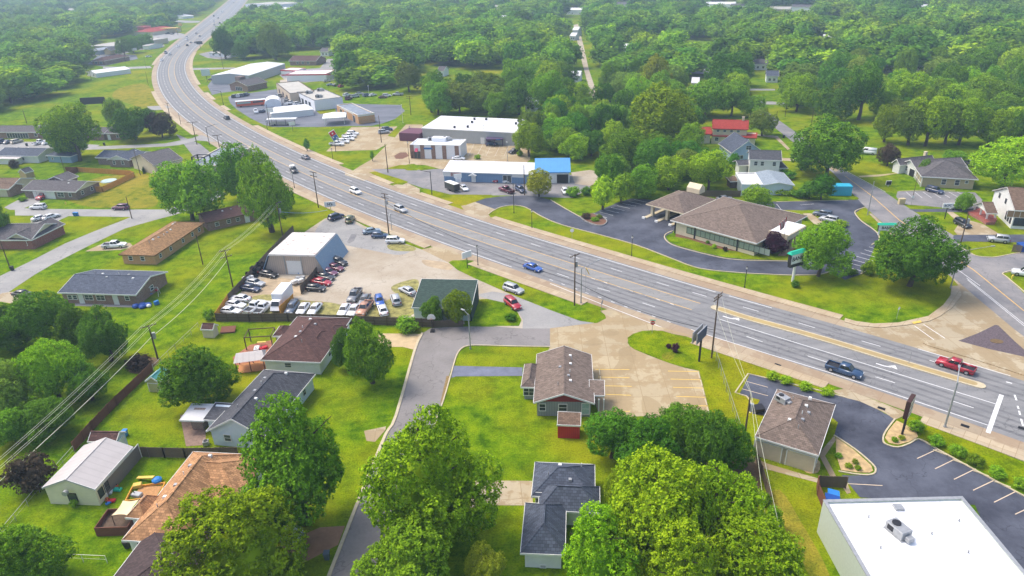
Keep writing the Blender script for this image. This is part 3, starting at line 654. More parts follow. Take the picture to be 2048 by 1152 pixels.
slab('bare_soil', [(1380, 935), (1420, 925), (1480, 915), (1515, 930), (1520, 975), (1535, 1010), (1515, 1010), (1500, 960), (1440, 945), (1400, 950)], mat('soil', (0.15, 0.1, 0.05), 0.95, 0.3), 0.02, curve=3)
slab('bare_soil', [(1535, 1000), (1560, 980), (1600, 1040), (1660, 1152), (1620, 1152), (1570, 1060)], DRY, 0.015, curve=3)
slab('verge', [(1815, 832), (1850, 846), (1930, 876), (2000, 905), (2100, 950), (2100, 1005), (1990, 955), (1880, 898), (1840, 876), (1830, 856), (1795, 840)], GRASS2, 0.06)
slab('verge', [(1530, 738), (1590, 757), (1680, 790), (1650, 790), (1560, 764), (1510, 750)], GRASS2, 0.06)
slab('dry_patch', [(1325, 708), (1345, 704), (1350, 712), (1342, 720), (1326, 718)], DRY, 0.058, curve=3)
slab('soil_bed', [(260, 735), (300, 715), (318, 722), (290, 745), (262, 746)], MC['soil'], 0.02, curve=3)
slab('play_bed', [(265, 995), (282, 972), (325, 972), (310, 998), (285, 1002)], mat('wood_chips', (0.45, 0.24, 0.1), 0.95, 0.3), 0.03)
slab('patio', [(360, 830), (410, 835), (412, 890), (372, 893)], mat('brick_patio', (0.25, 0.17, 0.13), 0.95, 0.3, 2), 0.03)
slab('play_bed', [(465, 715), (500, 690), (545, 680), (548, 710), (525, 735), (470, 730)], mat('red_mulch', (0.33, 0.14, 0.08), 0.95, 0.4, 2), 0.03)
slab('patio', [(150, 606), (262, 610), (266, 615), (150, 612)], PALE, 0.03)

WETC = m_concrete('wet_concrete', (0.38, 0.29, 0.16), (0.3, 0.21, 0.1), 4.3, R(2), 0.5)
for q_ in ([(1238, 700), (1262, 694), (1272, 712), (1262, 740), (1240, 752), (1225, 742), (1238, 722)], [(1285, 793), (1310, 800), (1325, 815), (1322, 832), (1288, 832)], [(1165, 688), (1190, 676), (1207, 684), (1200, 690), (1180, 692)], [(1200, 665), (1225, 658), (1240, 667), (1218, 673)], [(1213, 776), (1240, 772), (1244, 800), (1222, 806)], [(1375, 795), (1398, 798), (1400, 818), (1380, 822)]): slab('wet_patch', q_, WETC, 0.0415, curve=3)
slab('asphalt_patch', [(703, 468), (714, 469), (708, 482), (698, 487), (694, 484)], GREYLOT, 0.02)
# ------------------------------------------------------------------ building helpers
def frame(A, B, C, h):
    a, b, c = W(*A, h), W(*B, h), W(*C, h)
    e = (b - a); e.z = 0; L = e.length; e.normalize(); n = Vector((-e.y, e.x, 0)); D = (c - a).dot(n)
    if D < 0: a, e, n, D = b, -e, -n, -D
    return Vector((a.x, a.y, 0)), L, D, math.atan2(e.y, e.x)

def opening(parent, off, L, D, ov, kind, side, u, z, w, h, fm=None, pm=None, label=None):
    """window, door or garage door on one side of a box shaped house; u runs 0..1 along the side"""
    if side == 'f': p, e, n = (ov + u * (L - 2 * ov), ov), (1, 0), (0, -1)
    elif side == 'b': p, e, n = (ov + u * (L - 2 * ov), D - ov), (-1, 0), (0, 1)
    elif side == 'l': p, e, n = (ov, ov + u * (D - 2 * ov)), (0, -1), (-1, 0)
    else: p, e, n = (L - ov, ov + u * (D - 2 * ov)), (0, 1), (1, 0)
    M = off @ Matrix(((e[0], n[0], 0, p[0]), (e[1], n[1], 0, p[1]), (0, 0, 1, z), (0, 0, 0, 1)))
    nm = {'w': 'window', 'd': 'door', 'g': 'garage_door', 's': 'shop_window', 'p': 'wall_panel'}[kind]
    f = MB()
    t = 0.1 if kind in 'wsd' else 0.14
    f.box(-w / 2 - t, 0.004, -t * (kind in 'ws'), -w / 2, 0.07, h + t); f.box(w / 2, 0.004, -t * (kind in 'ws'), w / 2 + t, 0.07, h + t); f.box(-w / 2, 0.004, h, w / 2, 0.07, h + t)
    if kind in 'ws': f.box(-w / 2, 0.004, -t, w / 2, 0.07, 0)
    if kind == 'w':
        f.box(-w / 2, 0.03, h / 2 - 0.03, w / 2, 0.055, h / 2 + 0.03)
        if w > 1.3: f.box(-0.03, 0.03, 0, 0.03, 0.056, h / 2 - 0.03); f.box(-0.03, 0.03, h / 2 + 0.03, 0.03, 0.056, h)
    if kind == 's':
        k = max(1, round(w / 1.3))
        for i in range(1, k): x = -w / 2 + w * i / k; f.box(x - 0.05, 0.03, 0, x + 0.05, 0.06, h)
    o = f.build(nm if kind != 'p' else 'wall_panel', fm or WHITE, parent, mw=M)
    pn = MB(); pn.box(-w / 2, -0.02, 0, w / 2, 0.028, h)
    pm = pm or {'w': GLASS, 's': GLASS, 'd': WHITE, 'g': WHITE, 'p': WHITE}[kind]
    if kind == 'g':
        for i in range(1, 5): pn.box(-w / 2 + 0.05, 0.028, h * i / 5 - 0.02, w / 2 - 0.05, 0.04, h * i / 5 + 0.02)
    pn.build({'w': 'pane', 's': 'pane', 'd': 'door_leaf', 'g': 'door_panel', 'p': 'panel_sheet'}[kind], pm, o)
    if label: o['label'] = label
    return o

def roof_mesh(L, D, he, rise, kind, th=0.2, hipk=1.0, inset=None):
    m = MB(); O = [(0, 0), (L, 0), (L, D), (0, D)]
    lo = [(x, y, he - th) for x, y in O]; hi = [(x, y, he) for x, y in O]
    n = 0; m.v = lo + hi; m.f = [(3, 2, 1, 0), (0, 1, 5, 4), (1, 2, 6, 5), (2, 3, 7, 6), (3, 0, 4, 7)]
    def open_gable(r, top, bot, ends, eaves):
        m.v += [(*r[0], he + rise), (*r[1], he + rise), (*r[0], he + rise - th), (*r[1], he + rise - th)]; m.f = top + bot + ends + eaves
    if kind == 'gx': open_gable([(0, D / 2), (L, D / 2)], [(4, 5, 9, 8), (6, 7, 8, 9)], [(1, 0, 10, 11), (3, 2, 11, 10)], [(0, 4, 8, 10), (10, 8, 7, 3), (1, 11, 9, 5), (11, 2, 6, 9)], [(0, 1, 5, 4), (2, 3, 7, 6)])
    elif kind == 'gy': open_gable([(L / 2, 0), (L / 2, D)], [(5, 6, 9, 8), (7, 4, 8, 9)], [(2, 1, 10, 11), (0, 3, 11, 10)], [(0, 10, 8, 4), (10, 1, 5, 8), (3, 7, 9, 11), (11, 9, 6, 2)], [(1, 2, 6, 5), (3, 0, 4, 7)])
    elif kind == 'hip':
        if L >= D:
            i = min(D / 2 * hipk, L / 2 - 0.05); m.v += [(i, D / 2, he + rise), (L - i, D / 2, he + rise)]; m.f += [(4, 5, 9, 8), (6, 7, 8, 9), (5, 6, 9), (7, 4, 8)]
        else:
            i = min(L / 2 * hipk, D / 2 - 0.05); m.v += [(L / 2, i, he + rise), (L / 2, D - i, he + rise)]; m.f += [(5, 6, 9, 8), (7, 4, 8, 9), (4, 5, 8), (6, 7, 9)]
    elif kind == 'hipgy': open_gable([(L / 2, 0), (L / 2, D - L / 2)], [(5, 6, 9, 8), (7, 4, 8, 9), (6, 7, 9)], [(2, 1, 10, 11), (0, 3, 11, 10), (3, 2, 11)], [(0, 10, 8, 4), (10, 1, 5, 8)], [(1, 2, 6, 5), (2, 3, 7, 6), (3, 0, 4, 7)])
    elif kind == 'shed': m.v[6] = (L, D, he + rise); m.v[7] = (0, D, he + rise); m.f += [(4, 5, 6, 7)]
    m.m = [0] * len(m.f)
    return m

def fascia(m, L, D, he, rise, kind, w=0.24, t=0.06):
    z0, z1 = he - w, he + 0.03
    rise_end = kind in ('gx', 'gy', 'hipgy', 'shed')
    if kind != 'gy' and kind != 'hipgy': m.box(-t, -t, z0, L + t, 0.0, z1)
    if kind in ('gx', 'hip'): m.box(-t, D, z0, L + t, D + t, z1)
    if kind in ('gy', 'hip', 'hipgy'): m.box(-t, 0, z0, 0, D, z1); m.box(L, 0, z0, L + t, D, z1)
    if kind == 'hipgy': m.box(-t, D, z0, L + t, D + t, z1)
    def rake(a, b):
        a, b = Vector(a), Vector(b); d = Vector((0, 0, w))
        e = (b - a); n = Vector((e.y, -e.x, 0)).normalized() * t
        m.hull([a - d, b - d, b - d + n, a - d + n], [a + Vector((0, 0, .04)), b + Vector((0, 0, .04)), b + n + Vector((0, 0, .04)), a + n + Vector((0, 0, .04))])
    if kind == 'gx':
        for x in (0, L): rake((x, 0, he), (x, D / 2, he + rise)); rake((x, D / 2, he + rise), (x, D, he))
    if kind in ('gy', 'hipgy'):
        for y in ((0, D) if kind == 'gy' else (0,)): rake((0, y, he), (L / 2, y, he + rise)); rake((L / 2, y, he + rise), (L, y, he))
    if kind == 'shed':
        for x in (0, L): rake((x, 0, he), (x, D, he + rise))
        m.box(-t, D, he + rise - w, L + t, D + t, he + rise + .03)

def house(name, label, cat, A, B, C, he, rise, roof, wall, roofm, trim=None, ov=0.45, wins=(), root=None, vents=0, chimney=None, group=None, gable=None, hipk=1.0, hb=None, bank=False):
    """one building volume; A, B, C are the photo pixels of three eave corners at height he"""
    trim = trim or WHITE
    o0, L, D, rz = frame(A, B, C, he)
    if hb: D = hb
    if root is None:
        root = empty(name, o0, rz, label, cat, group); off = Matrix.Identity(4)
    else:
        Mr = Matrix.Translation(root.location) @ Matrix.Rotation(root.rotation_euler.z, 4, 'Z')
        off = Mr.inverted() @ (Matrix.Translation(o0) @ Matrix.Rotation(rz, 4, 'Z'))
    x0, x1, y0, y1 = ov, L - ov, ov, D - ov
    w = MB()
    top = he - 0.12
    if roof == 'flat':
        top = he; w.box(0, 0, 0, L, D, he - 0.5)
        for a in ((0, 0, L, 0.3), (0, D - 0.3, L, D), (0, 0.3, 0.3, D - 0.3), (L - 0.3, 0.3, L, D - 0.3)): w.box(a[0], a[1], he - 0.5, a[2], a[3], he)
        w.build('wall', wall, root, mw=off)
        r = MB(); r.box(0.3, 0.3, he - 0.45, L - 0.3, D - 0.3, he - 0.22); r.build('roof', roofm, root, mw=off)
        c = MB()
        for a in ((-.06, -.06, L + .06, 0.36), (-.06, D - 0.36, L + .06, D + .06), (-.06, 0.36, 0.36, D - 0.36), (L - 0.36, 0.36, L + .06, D - 0.36)): c.box(a[0], a[1], he + 0.002, a[2], a[3], he + 0.08)
        c.build('parapet_cap', trim, root, mw=off)
        ov = 0
    else:
        w.box(x0, y0, 0, x1, y1, top)
        gms = []
        if roof == 'gx':
            for x in (x0, x1 - 0.15): gms.append(MB()); gms[-1].hull([(x, y0, top), (x, y1, top), (x, D / 2, he + rise * 0.94)], [(x + 0.15, y0, top), (x + 0.15, y1, top), (x + 0.15, D / 2, he + rise * 0.94)])
        if roof in ('gy', 'hipgy'):
            for y in ((y0, y1 - 0.15) if roof == 'gy' else (y0,)): gms.append(MB()); gms[-1].hull([(x0, y, top), (x1, y, top), (L / 2, y, he + rise * 0.94)], [(x0, y + 0.15, top), (x1, y + 0.15, top), (L / 2, y + 0.15, he + rise * 0.94)])
        if roof == 'shed': w.hull([(x0, y0, top), (x1, y0, top), (x1, y1, top), (x0, y1, top)], [(x0, y0, top + .01), (x1, y0, top + .01), (x1, y1, he + rise * .95), (x0, y1, he + rise * .95)])
        if wall: w.build('wall', wall, root, mw=off)
        for gm in gms: gm.build('gable', gable or wall or WHITE, root, mw=off)
        r = roof_mesh(L, D, he, rise, roof, hipk=hipk); r.build('roof', roofm, root, mw=off)
        if trim is not False:
            f = MB(); fascia(f, L, D, he, rise, roof); f.build('fascia', trim, root, mw=off)
        if roof != 'shed':
            c = MB()      # ridge caps
            if roof == 'gx' or (roof == 'hip' and L >= D):
                i = 0 if roof == 'gx' else min(D / 2 * hipk, L / 2 - .05); c.box(i, D / 2 - 0.12, he + rise - 0.02, L - i, D / 2 + 0.12, he + rise + 0.04)
                ends = [((i, D / 2), ((0, 0), (0, D))), ((L - i, D / 2), ((L, 0), (L, D)))] if roof == 'hip' else []
            else:
                i = 0 if roof == 'gy' else (min(L / 2 * hipk, D / 2 - .05) if roof == 'hip' else 0); j = D if roof == 'gy' else (D - i if roof == 'hip' else D - L / 2)
                c.box(L / 2 - 0.12, i, he + rise - 0.02, L / 2 + 0.12, j, he + rise + 0.04)
                ends = [((L / 2, i), ((0, 0), (L, 0))), ((L / 2, j), ((0, D), (L, D)))] if roof == 'hip' else ([((L / 2, j), ((0, D), (L, D)))] if roof == 'hipgy' else [])
            for p, qs in ends:
                for q_ in qs: c.tube((p[0], p[1], he + rise + 0.0), (q_[0], q_[1], he + 0.01), 0.07, n=4)
            c.build('ridge_cap', roofm, root, mw=off)
    for wn in wins: opening(root, off, L, D, ov, *wn)
    rnd = random.Random(int(L * 100))
    for k in range(vents):
        f = (k + 0.6) / vents
        if L >= D: x, y = L * (0.15 + 0.7 * f), D / 2 + rnd.choice((-1, 1)) * (0.5 + rnd.random() * 0.9)
        else: x, y = L / 2 + rnd.choice((-1, 1)) * (0.5 + rnd.random() * 0.9), D * (0.15 + 0.7 * f)
        half = (D if L >= D else L) / 2; d = abs((y - D / 2) if L >= D else (x - L / 2)); z = he + rise * (1 - d / half) - 0.05
        v = MB()
        if k % 3 == 0: v.tube((x, y, z), (x, y, z + 0.55), 0.07, n=6)
        else: v.hull([(x - .25, y - .25, z - .1), (x + .25, y - .25, z - .1), (x + .25, y + .25, z - .1), (x - .25, y + .25, z - .1)], [(x - .2, y - .2, z + .22), (x + .2, y - .2, z + .22), (x + .2, y + .2, z + .22), (x - .2, y + .2, z + .22)])
        v.build('roof_vent', WHITE if k % 2 else GREYM, root, mw=off)
    if chimney:
        cx, cy, cm = chimney; v = MB(); v.box(L * cx - .4, D * cy - .4, he - .5, L * cx + .4, D * cy + .4, he + rise + 1.0); v.box(L * cx - .46, D * cy - .46, he + rise + 1.0, L * cx + .46, D * cy + .46, he + rise + 1.12)
        v.build('chimney', cm, root, mw=off)
    root['_L'] = L; root['_D'] = D
    return root, off, L, D

def hvac(x, y, z, ang, label, s=1.0, cat='air conditioner'):
    o = empty('rooftop_unit', W(x, y, z), ang, label, cat)
    b = MB(); b.box(-1.3 * s, -.75 * s, 0.15, 1.0 * s, .75 * s, 1.15 * s); b.box(1.0 * s, -.4 * s, .2, 1.7 * s, .4 * s, .75 * s); bevel(b.build('housing', GREYM, o), 0.04)
    f = MB(); f.tube((-.55 * s, 0, 1.151 * s), (-.55 * s, 0, 1.26 * s), .48 * s, n=14); f.build('fan_guard', DARK, o)
    l = MB(); l.box(-1.31 * s, -.6 * s, .35, -1.296 * s, .6 * s, 1.0 * s); l.box(-1.0 * s, -.765 * s, .35, -.2 * s, -.751 * s, 1.0 * s); l.build('coil_grille', DARK, o)
    c = MB(); c.box(-1.4 * s, -.8 * s, 0, 1.1 * s, .8 * s, .148); c.build('mounting_rail', GREYM, o)
    return o

SH_GREY = m_shingle('grey_shingles', (0.14, 0.13, 0.135)); SH_CHAR = m_shingle('charcoal_shingles', (0.1, 0.103, 0.118)); SH_BLUE = m_shingle('slate_blue_shingles', (0.098, 0.115, 0.155))
SH_BROWN = m_shingle('brown_shingles', (0.2, 0.135, 0.095)); SH_TAN = m_shingle('tan_shingles', (0.5, 0.27, 0.13), 0.4); SH_OCH = m_shingle('ochre_shingles', (0.36, 0.21, 0.1))
SH_MAR = m_shingle('maroon_shingles', (0.125, 0.068, 0.06)); SH_TAUPE = m_shingle('taupe_shingles', (0.215, 0.165, 0.135)); SH_DKB = m_shingle('dark_brown_shingles', (0.085, 0.06, 0.06)); SH_RED = m_shingle('red_roofing', (0.42, 0.06, 0.045), 0.15)
BR_RED = m_brick('red_brick', (0.34, 0.06, 0.04), (0.25, 0.05, 0.035)); BR_TAN = m_brick('tan_brick', (0.66, 0.34, 0.11), (0.55, 0.27, 0.09)); BR_BRN = m_brick('brown_brick', (0.3, 0.15, 0.1), (0.2, 0.1, 0.07)); BR_DK = m_brick('dark_brick', (0.12, 0.08, 0.07), (0.2, 0.12, 0.09))
SIDW = m_ribs('white_siding', (0.76, 0.77, 0.75), 0.2, 'Z', rough=0.6, depth=0.8); SIDC = m_ribs('cream_siding', (0.74, 0.7, 0.5), 0.25, 'Z', rough=0.6, depth=0.85)
SIDG = m_ribs('green_grey_siding', (0.28, 0.31, 0.3), 0.4, 'X', rough=0.7); SIDB = m_ribs('blue_siding', (0.45, 0.58, 0.78), 0.2, 'Z', rough=0.6, depth=0.85); SIDP = m_ribs('pale_siding', (0.62, 0.7, 0.76), 0.2, 'Z', rough=0.6, depth=0.85)
MT_WHITE = m_ribs('white_metal_roof', (0.74, 0.74, 0.75), 0.9, 'X', rough=0.4, depth=0.85); MT_TAN = m_ribs('weathered_metal_roof', (0.5, 0.46, 0.44), 1.0, 'X', rough=0.5, depth=0.9)
MT_GREY = m_ribs('grey_metal_wall', (0.4, 0.42, 0.42), 0.5, 'X', rough=0.5); MT_BLUE = m_ribs('blue_metal_roof', (0.08, 0.3, 0.62), 0.45, 'X', rough=0.4); MT_BWALL = m_ribs('blue_metal_wall', (0.16, 0.27, 0.43), 0.5, 'X', rough=0.5)
MT_RUST = m_ribs('rusty_white_roof', (0.68, 0.64, 0.6), 0.6, 'Y', (0.24, 0.15, 0.11), 0.7, 0.6, 0.85); MT_STEEL = m_ribs('steel_blue_panel', (0.22, 0.32, 0.43), 0.5, 'Y', rough=0.45, dirt=(.4, .42, .44), damt=.3); MT_PINK = m_ribs('beige_metal_wall', (0.52, 0.42, 0.34), 0.5, 'X', rough=0.6)
MEMB = m_ribs('white_membrane', (0.86, 0.87, 0.88), 3.2, 'X', (.6, .58, .52), .3, .6, .97); MEMBG = mat('grey_membrane', (0.45, 0.43, 0.38), 0.8, 0.15, 0.5); FLATB = mat('blue_grey_flat_roof', (0.22, 0.25, 0.3), 0.7, 0.3, 0.4)
MINT = mat('pale_green_wall', (0.5, 0.56, 0.48), 0.7, 0.06); PINKT = mat('red_trim', (0.55, 0.08, 0.09), 0.6, 0.1); WBRIGHT = mat('white_painted_wall', (0.78, 0.79, 0.82), 0.6, 0.05)
GREENR = m_shingle('green_shingles', (0.055, 0.09, 0.075), 0.25)

def ww(side, us, z=1.0, w=0.9, h=1.2, k='w', **kw): return [(k, side, u, z, w, h) for u in us]
def win(*a, **k): return [a]

# ------------------------------------------------------------------ near houses
r = house('brick_cottage', 'grey brown roofed house with grey siding and red gable beside the concrete lot', 'house', (1067, 805), (1189, 807), (1085, 708), 2.8, 1.7, 'gy', SIDG, SH_TAUPE, None, 0.5,
          ww('f', (0.1,)) + ww('f', (0.48,), w=1.2) + [('w', 'f', 0.9, 0.5, 1.1, 1.9, None, mat('pale_glass', (0.35, 0.5, 0.45), 0.2, 0.2))] + ww('l', (0.25,), w=1.6), vents=8, gable=mat('dark_red_board', (0.28, 0.03, 0.025), 0.7, 0.1))
house('', '', '', (1042, 774), (1072, 775), (1047, 728), 2.6, 0.9, 'hip', SIDG, SH_TAUPE, root=r[0], wins=[('w', 'f', 0.5, 0.8, 1.6, 1.3)])
house('', '', '', (1178, 790), (1209, 791), (1181, 765), 2.75, 0.5, 'shed', SIDG, SH_TAUPE, root=r[0], ov=1.2)
for px in ((1197, 826), (1207, 826), (1207, 803)):
    q_ = Matrix.Rotation(-r[0].rotation_euler.z, 4, 'Z') @ (W(*px) - r[0].location); MB().box(q_.x - .08, q_.y - .08, 0, q_.x + .08, q_.y + .08, 2.6).build('porch_post', WHITE, r[0])
s = house('storage_shed', 'small bright red shed with brown roof behind the grey hipped house', 'shed', (1114, 849), (1161, 851), (1117, 830), 2.5, 0.6, 'shed', m_ribs('barn_red_boards', (0.5, 0.012, 0.025), 0.3, 'X'), SH_BROWN, False, 0.1)
r = house('ranch_house', 'maroon roofed white ranch house with stepped roof edge below the car lot fence', 'house', (521, 720), (641, 725), (584, 632), 2.7, 2.3, 'hip', SIDW, SH_MAR, wins=[('w', 'f', 0.42, 1.2, 1.1, 0.8)] + ww('r', (0.3, 0.7)), vents=7)
house('', '', '', (600, 700), (650, 702), (622, 662), 2.66, 1.4, 'hip', BR_BRN, SH_MAR, root=r[0], wins=ww('r', (0.5,), w=1.5))
house('', '', '', (638, 676), (678, 678), (655, 650), 2.62, 1.1, 'hip', SIDW, SH_MAR, root=r[0])
house('', '', '', (545, 672), (572, 672), (558, 652), 2.58, 0.8, 'hip', SIDW, SH_MAR, root=r[0])
r = house('ranch_house', 'long dark slate roofed house with pale blue gable end and white patio cover', 'house', (412, 862), (528, 874), (505, 737), 2.8, 2.7, 'hipgy', SIDP, SH_CHAR, wins=[('w', 'f', 0.3, 1.0, 1.0, 1.1)] + ww('r', (0.6, 0.8)), vents=6)
house('', '', '', (405, 839), (452, 842), (414, 808), 2.6, 0.4, 'shed', SIDP, SH_CHAR, root=r[0])
house('', '', '', (359, 840), (407, 841.5), (370, 810), 2.5, 0.3, 'shed', m_brick('patio_brick', (0.25, 0.16, 0.12), (0.18, 0.12, 0.1)), mat('white_patio_roof', (0.6, 0.6, 0.62), 0.5, 0.06), root=r[0], ov=1.0)
r = house('ranch_house', 'long ochre brown roofed tan brick house beside the curving street', 'house', (237, 509), (309, 511), (339, 443), 2.6, 1.7, 'hip', BR_TAN, SH_OCH, m_shingle('ochre_edge', (0.3, 0.17, 0.08)), wins=ww('f', (0.25, 0.62), w=.9, h=1.0) + ww('r', (.1, .3, .55, .75, .9), w=.8, h=.9), vents=9, hipk=1.0)
r = house('ranch_house', 'maroon roofed low brick house behind the long ochre roofed house', 'house', (411, 446), (510, 424), (390, 436), 2.6, 1.4, 'gx', BR_BRN, SH_MAR, MC['brown_shingles'], wins=ww('f', (.2, .45, .65), w=.9, h=.9) + [('d', 'f', .85, 0, 1.1, 2.1)], vents=4, hb=9.5)
r = house('ranch_house', 'brown brick duplex with dark slate gable roof and two white doors beside the play sets', 'house', (115, 585), (271, 590), (163, 549), 2.7, 1.6, 'gx', BR_BRN, SH_BLUE, wins=ww('f', (.1, .17), w=.9, h=.9) + ww('f', (.36, .52), w=1.8, h=1.1) + [('d', 'f', .25, 0, 1.0, 2.1), ('d', 'f', .72, 0, 1.0, 2.1), ('w', 'f', .88, 1.2, .9, .9), ('w', 'r', .5, 1, 1, 1)], vents=6, hb=12.0)
r = house('ranch_house', 'bright red brick house with cream gables and grey roof at the left edge', 'house', (62, 480), (124, 446), (8, 445), 2.7, 2.1, 'gy', BR_RED, SH_GREY, wins=ww('f', (.08, .3, .5, .82), w=.9, h=1.1) , gable=SIDC, hb=19)
house('', '', '', (11, 478.5), (62.3, 480.3), (32, 462), 2.72, 1.7, 'gy', BR_RED, SH_GREY, root=r[0], wins=ww('f', (.22, .68), w=1, h=1.2), gable=CREAM, hb=12)
r = house('storage_building', 'large cream metal outbuilding with pale roof and brown garage opening in the lower left yard', 'outbuilding', (189, 979), (265, 894), (86, 974), 2.9, 1.5, 'gx', SIDC, MT_TAN, ov=0.15, wins=[('g', 'f', .68, 0, 8.2, 2.3, None, mat('brown_shutter', (.2, .17, .15), .6, .1)), ('w', 'f', .1, .9, .8, 1.2, DARK), ('w', 'f', .24, .9, .8, 1.2, DARK), ('w', 'l', .5, .7, 1.1, 1.2, DARK)])
MB().tube((-0.3, r[3] * .52, 2.6), (-0.75, r[3] * .52, 2.6), .38, n=12).build('wall_fan', GREYM, r[0])
r = house('ranch_house', 'orange tan shingled hipped house with shade sail behind the lime tree', 'house', (244, 1080), (368, 1088), (379, 903), 2.7, 2.7, 'hip', SIDW, SH_TAN, wins=[('w', 'f', .35, 1.6, .9, .6), ('w', 'f', .2, .2, .9, 1.9)], vents=6)
house('', '', '', (251, 1035), (290, 1038), (285, 990), 2.66, 1.3, 'hip', SIDW, SH_TAN, root=r[0], wins=())
house('', '', '', (320, 987), (476, 1000), (380, 903.5), 2.68, 2.2, 'hip', SIDW, SH_TAN, root=r[0])
r = house('ranch_house', 'dark brown hipped roof house cut by the bottom edge', 'house', (165, 1235), (375, 1250), (203, 1150), 2.7, 2.6, 'hip', SIDW, SH_DKB, vents=3, hb=13)
r = house('ranch_house', 'slate blue roofed house with white wall and concrete driveway at the bottom centre', 'house', (1063, 992), (1190, 998), (1066, 924), 2.7, 2.2, 'hip', SIDW, SH_BLUE, wins=ww('f', (.06,), w=.7, h=1.9), vents=4)
house('', '', '', (1076, 1020), (1200, 1026), (1077, 968), 2.62, 2.0, 'hip', SIDW, SH_BLUE, root=r[0])
house('', '', '', (1041, 1106), (1130, 1110), (1056, 1006), 2.66, 2.2, 'hip', SIDW, SH_BLUE, root=r[0], wins=[('w', 'f', .5, .1, .6, .3)])
r = house('restaurant_building', 'taupe hipped roof drive-through building with beige walls and rooftop kitchen fans', 'restaurant', (1510, 873), (1637, 911), (1561, 780), 3.3, 1.9, 'hip', BEIGE, SH_TAUPE, ov=0.25, vents=8, wins=[('p', 'f', .25, .0, 4.2, 2.6, WHITE, BEIGE), ('p', 'f', .72, .0, 4.2, 2.6, WHITE, BEIGE), ('s', 'r', .5, .9, 5, 1.4), ('d', 'r', .15, 0, 1, 2.1)])
hvac(1566, 803, 4.2, R(-60), 'white kitchen exhaust units on the taupe drive-through roof', .8)
r = house('commercial_building', 'large flat white roofed building with pale green wall in the bottom right corner', 'building', (1803, 1272), (2150, 1264), (1674, 1000), 5.0, 0, 'flat', MINT, MEMB, GREYM, wins=())
for u, v in ((.2, .6), (.75, .55), (.25, .85), (.85, .8), (.6, .7)): MB().tube((r[2] * u, r[3] * v, 4.78), (r[2] * u, r[3] * v, 5.15), .09, n=8).build('vent_pipe', GREYM, r[0])
MB().box(r[2] * .5 - .5, r[3] * .9, 4.785, r[2] * .5 + .5, r[3] * .9 + .9, 5.1).build('roof_hatch', GREYM, r[0])
hvac(1797, 1068, 4.785, R(-70), 'grey air conditioning unit alone on the large white flat roof', 1.0)
r = house('bank_building', 'cream bank with big taupe hipped roof and long window band', 'bank', (1341, 440), (1514, 487), (1410, 405), 3.6, 3.6, 'hip', CREAM, SH_TAUPE, ov=0.8, hipk=1.0,
          wins=[('s', 'f', .67, 1.1, 22, 1.5, DARK, mat('curtained_glass', (.27, .33, .26), .2, .12)), ('s', 'r', .28, 1.1, 5.5, 1.5, DARK, MC['curtained_glass'])] + [('p', 'f', u, 0, .12, 3.2, DARK, DARK) for u in (.01, .27, .8)], hb=25)
BK = r
# drive-through canopy, portico and chimney-like tower of the bank
o0, L, D, rz = frame((1292, 408), (1368, 427.5), (1334, 392), 3.5)
Mr = Matrix.Translation(BK[0].location) @ Matrix.Rotation(BK[0].rotation_euler.z, 4, 'Z'); off = Mr.inverted() @ (Matrix.Translation(o0) @ Matrix.Rotation(rz, 4, 'Z'))
roof_mesh(L, 15.5, 3.5, 2.4, 'hip', hipk=1.0).build('drive_through_roof', SH_TAUPE, BK[0], mw=off); f = MB(); fascia(f, L, 15.5, 3.5, 0, 'hip'); f.build('fascia', CREAM, BK[0], mw=off)
for x in (1.2, L * .5, L - 1.5):
    for y in (1.6, 13.8): MB().box(x - .35, y - .45, 0, x + .35, y + .45, 3.4).build('column', CREAM, BK[0], mw=off)
for x in (0.2, L * .36, L * .72): slab_o = MB(); slab_o.box(x, -1.5, 0.02, x + 1.1, 13, .22); slab_o.build('teller_island', KERB, BK[0], mw=off); MB().box(x + .1, -2.0, .02, x + 1.0, -1.52, .5).build('island_bumper', WHITE, BK[0], mw=off)
t_ = MB(); t_.box(L * .5 - 2, 13.2, 4.6, L * .5 + 2, 16, 5.9); t_.hull([(L * .5 - 2, 13.2, 5.9), (L * .5 + 2, 13.2, 5.9), (L * .5 + 2, 16, 5.9), (L * .5 - 2, 16, 5.9)], [(L * .5 - 2, 14.5, 7), (L * .5 + 2, 14.5, 7), (L * .5 + 2, 14.7, 7), (L * .5 - 2, 14.7, 7)]); t_.build('roof_tower', CREAM, BK[0], mw=off)
LB, DB = BK[2], BK[3]
p_ = MB(); p_.box(LB - 1.0, DB * .3, 3.5, LB + 3.4, DB * .3 + 9, 4.3); p_.build('portico_roof', WBRIGHT, BK[0])
p_ = MB(); p_.box(LB - 1.05, DB * .3 - .2, 2.9, LB + 3.6, DB * .3, 4.5); p_.box(LB + 3.41, DB * .3, 3.0, LB + 3.7, DB * .3 + 9, 4.2); p_.build('portico_beam', CREAM, BK[0])
for k in range(4): MB().box(LB + 3.0, DB * .3 + .1 + k * 2.8, 0, LB + 3.6, DB * .3 + .6 + k * 2.8, 3.0).build('portico_column', CREAM, BK[0])
MB().box(LB - .75, DB * .3 + .5, 0.1, LB - .72 + .02, DB * .3 + 8, 3.1).build('entrance_glazing', GLASS, BK[0])

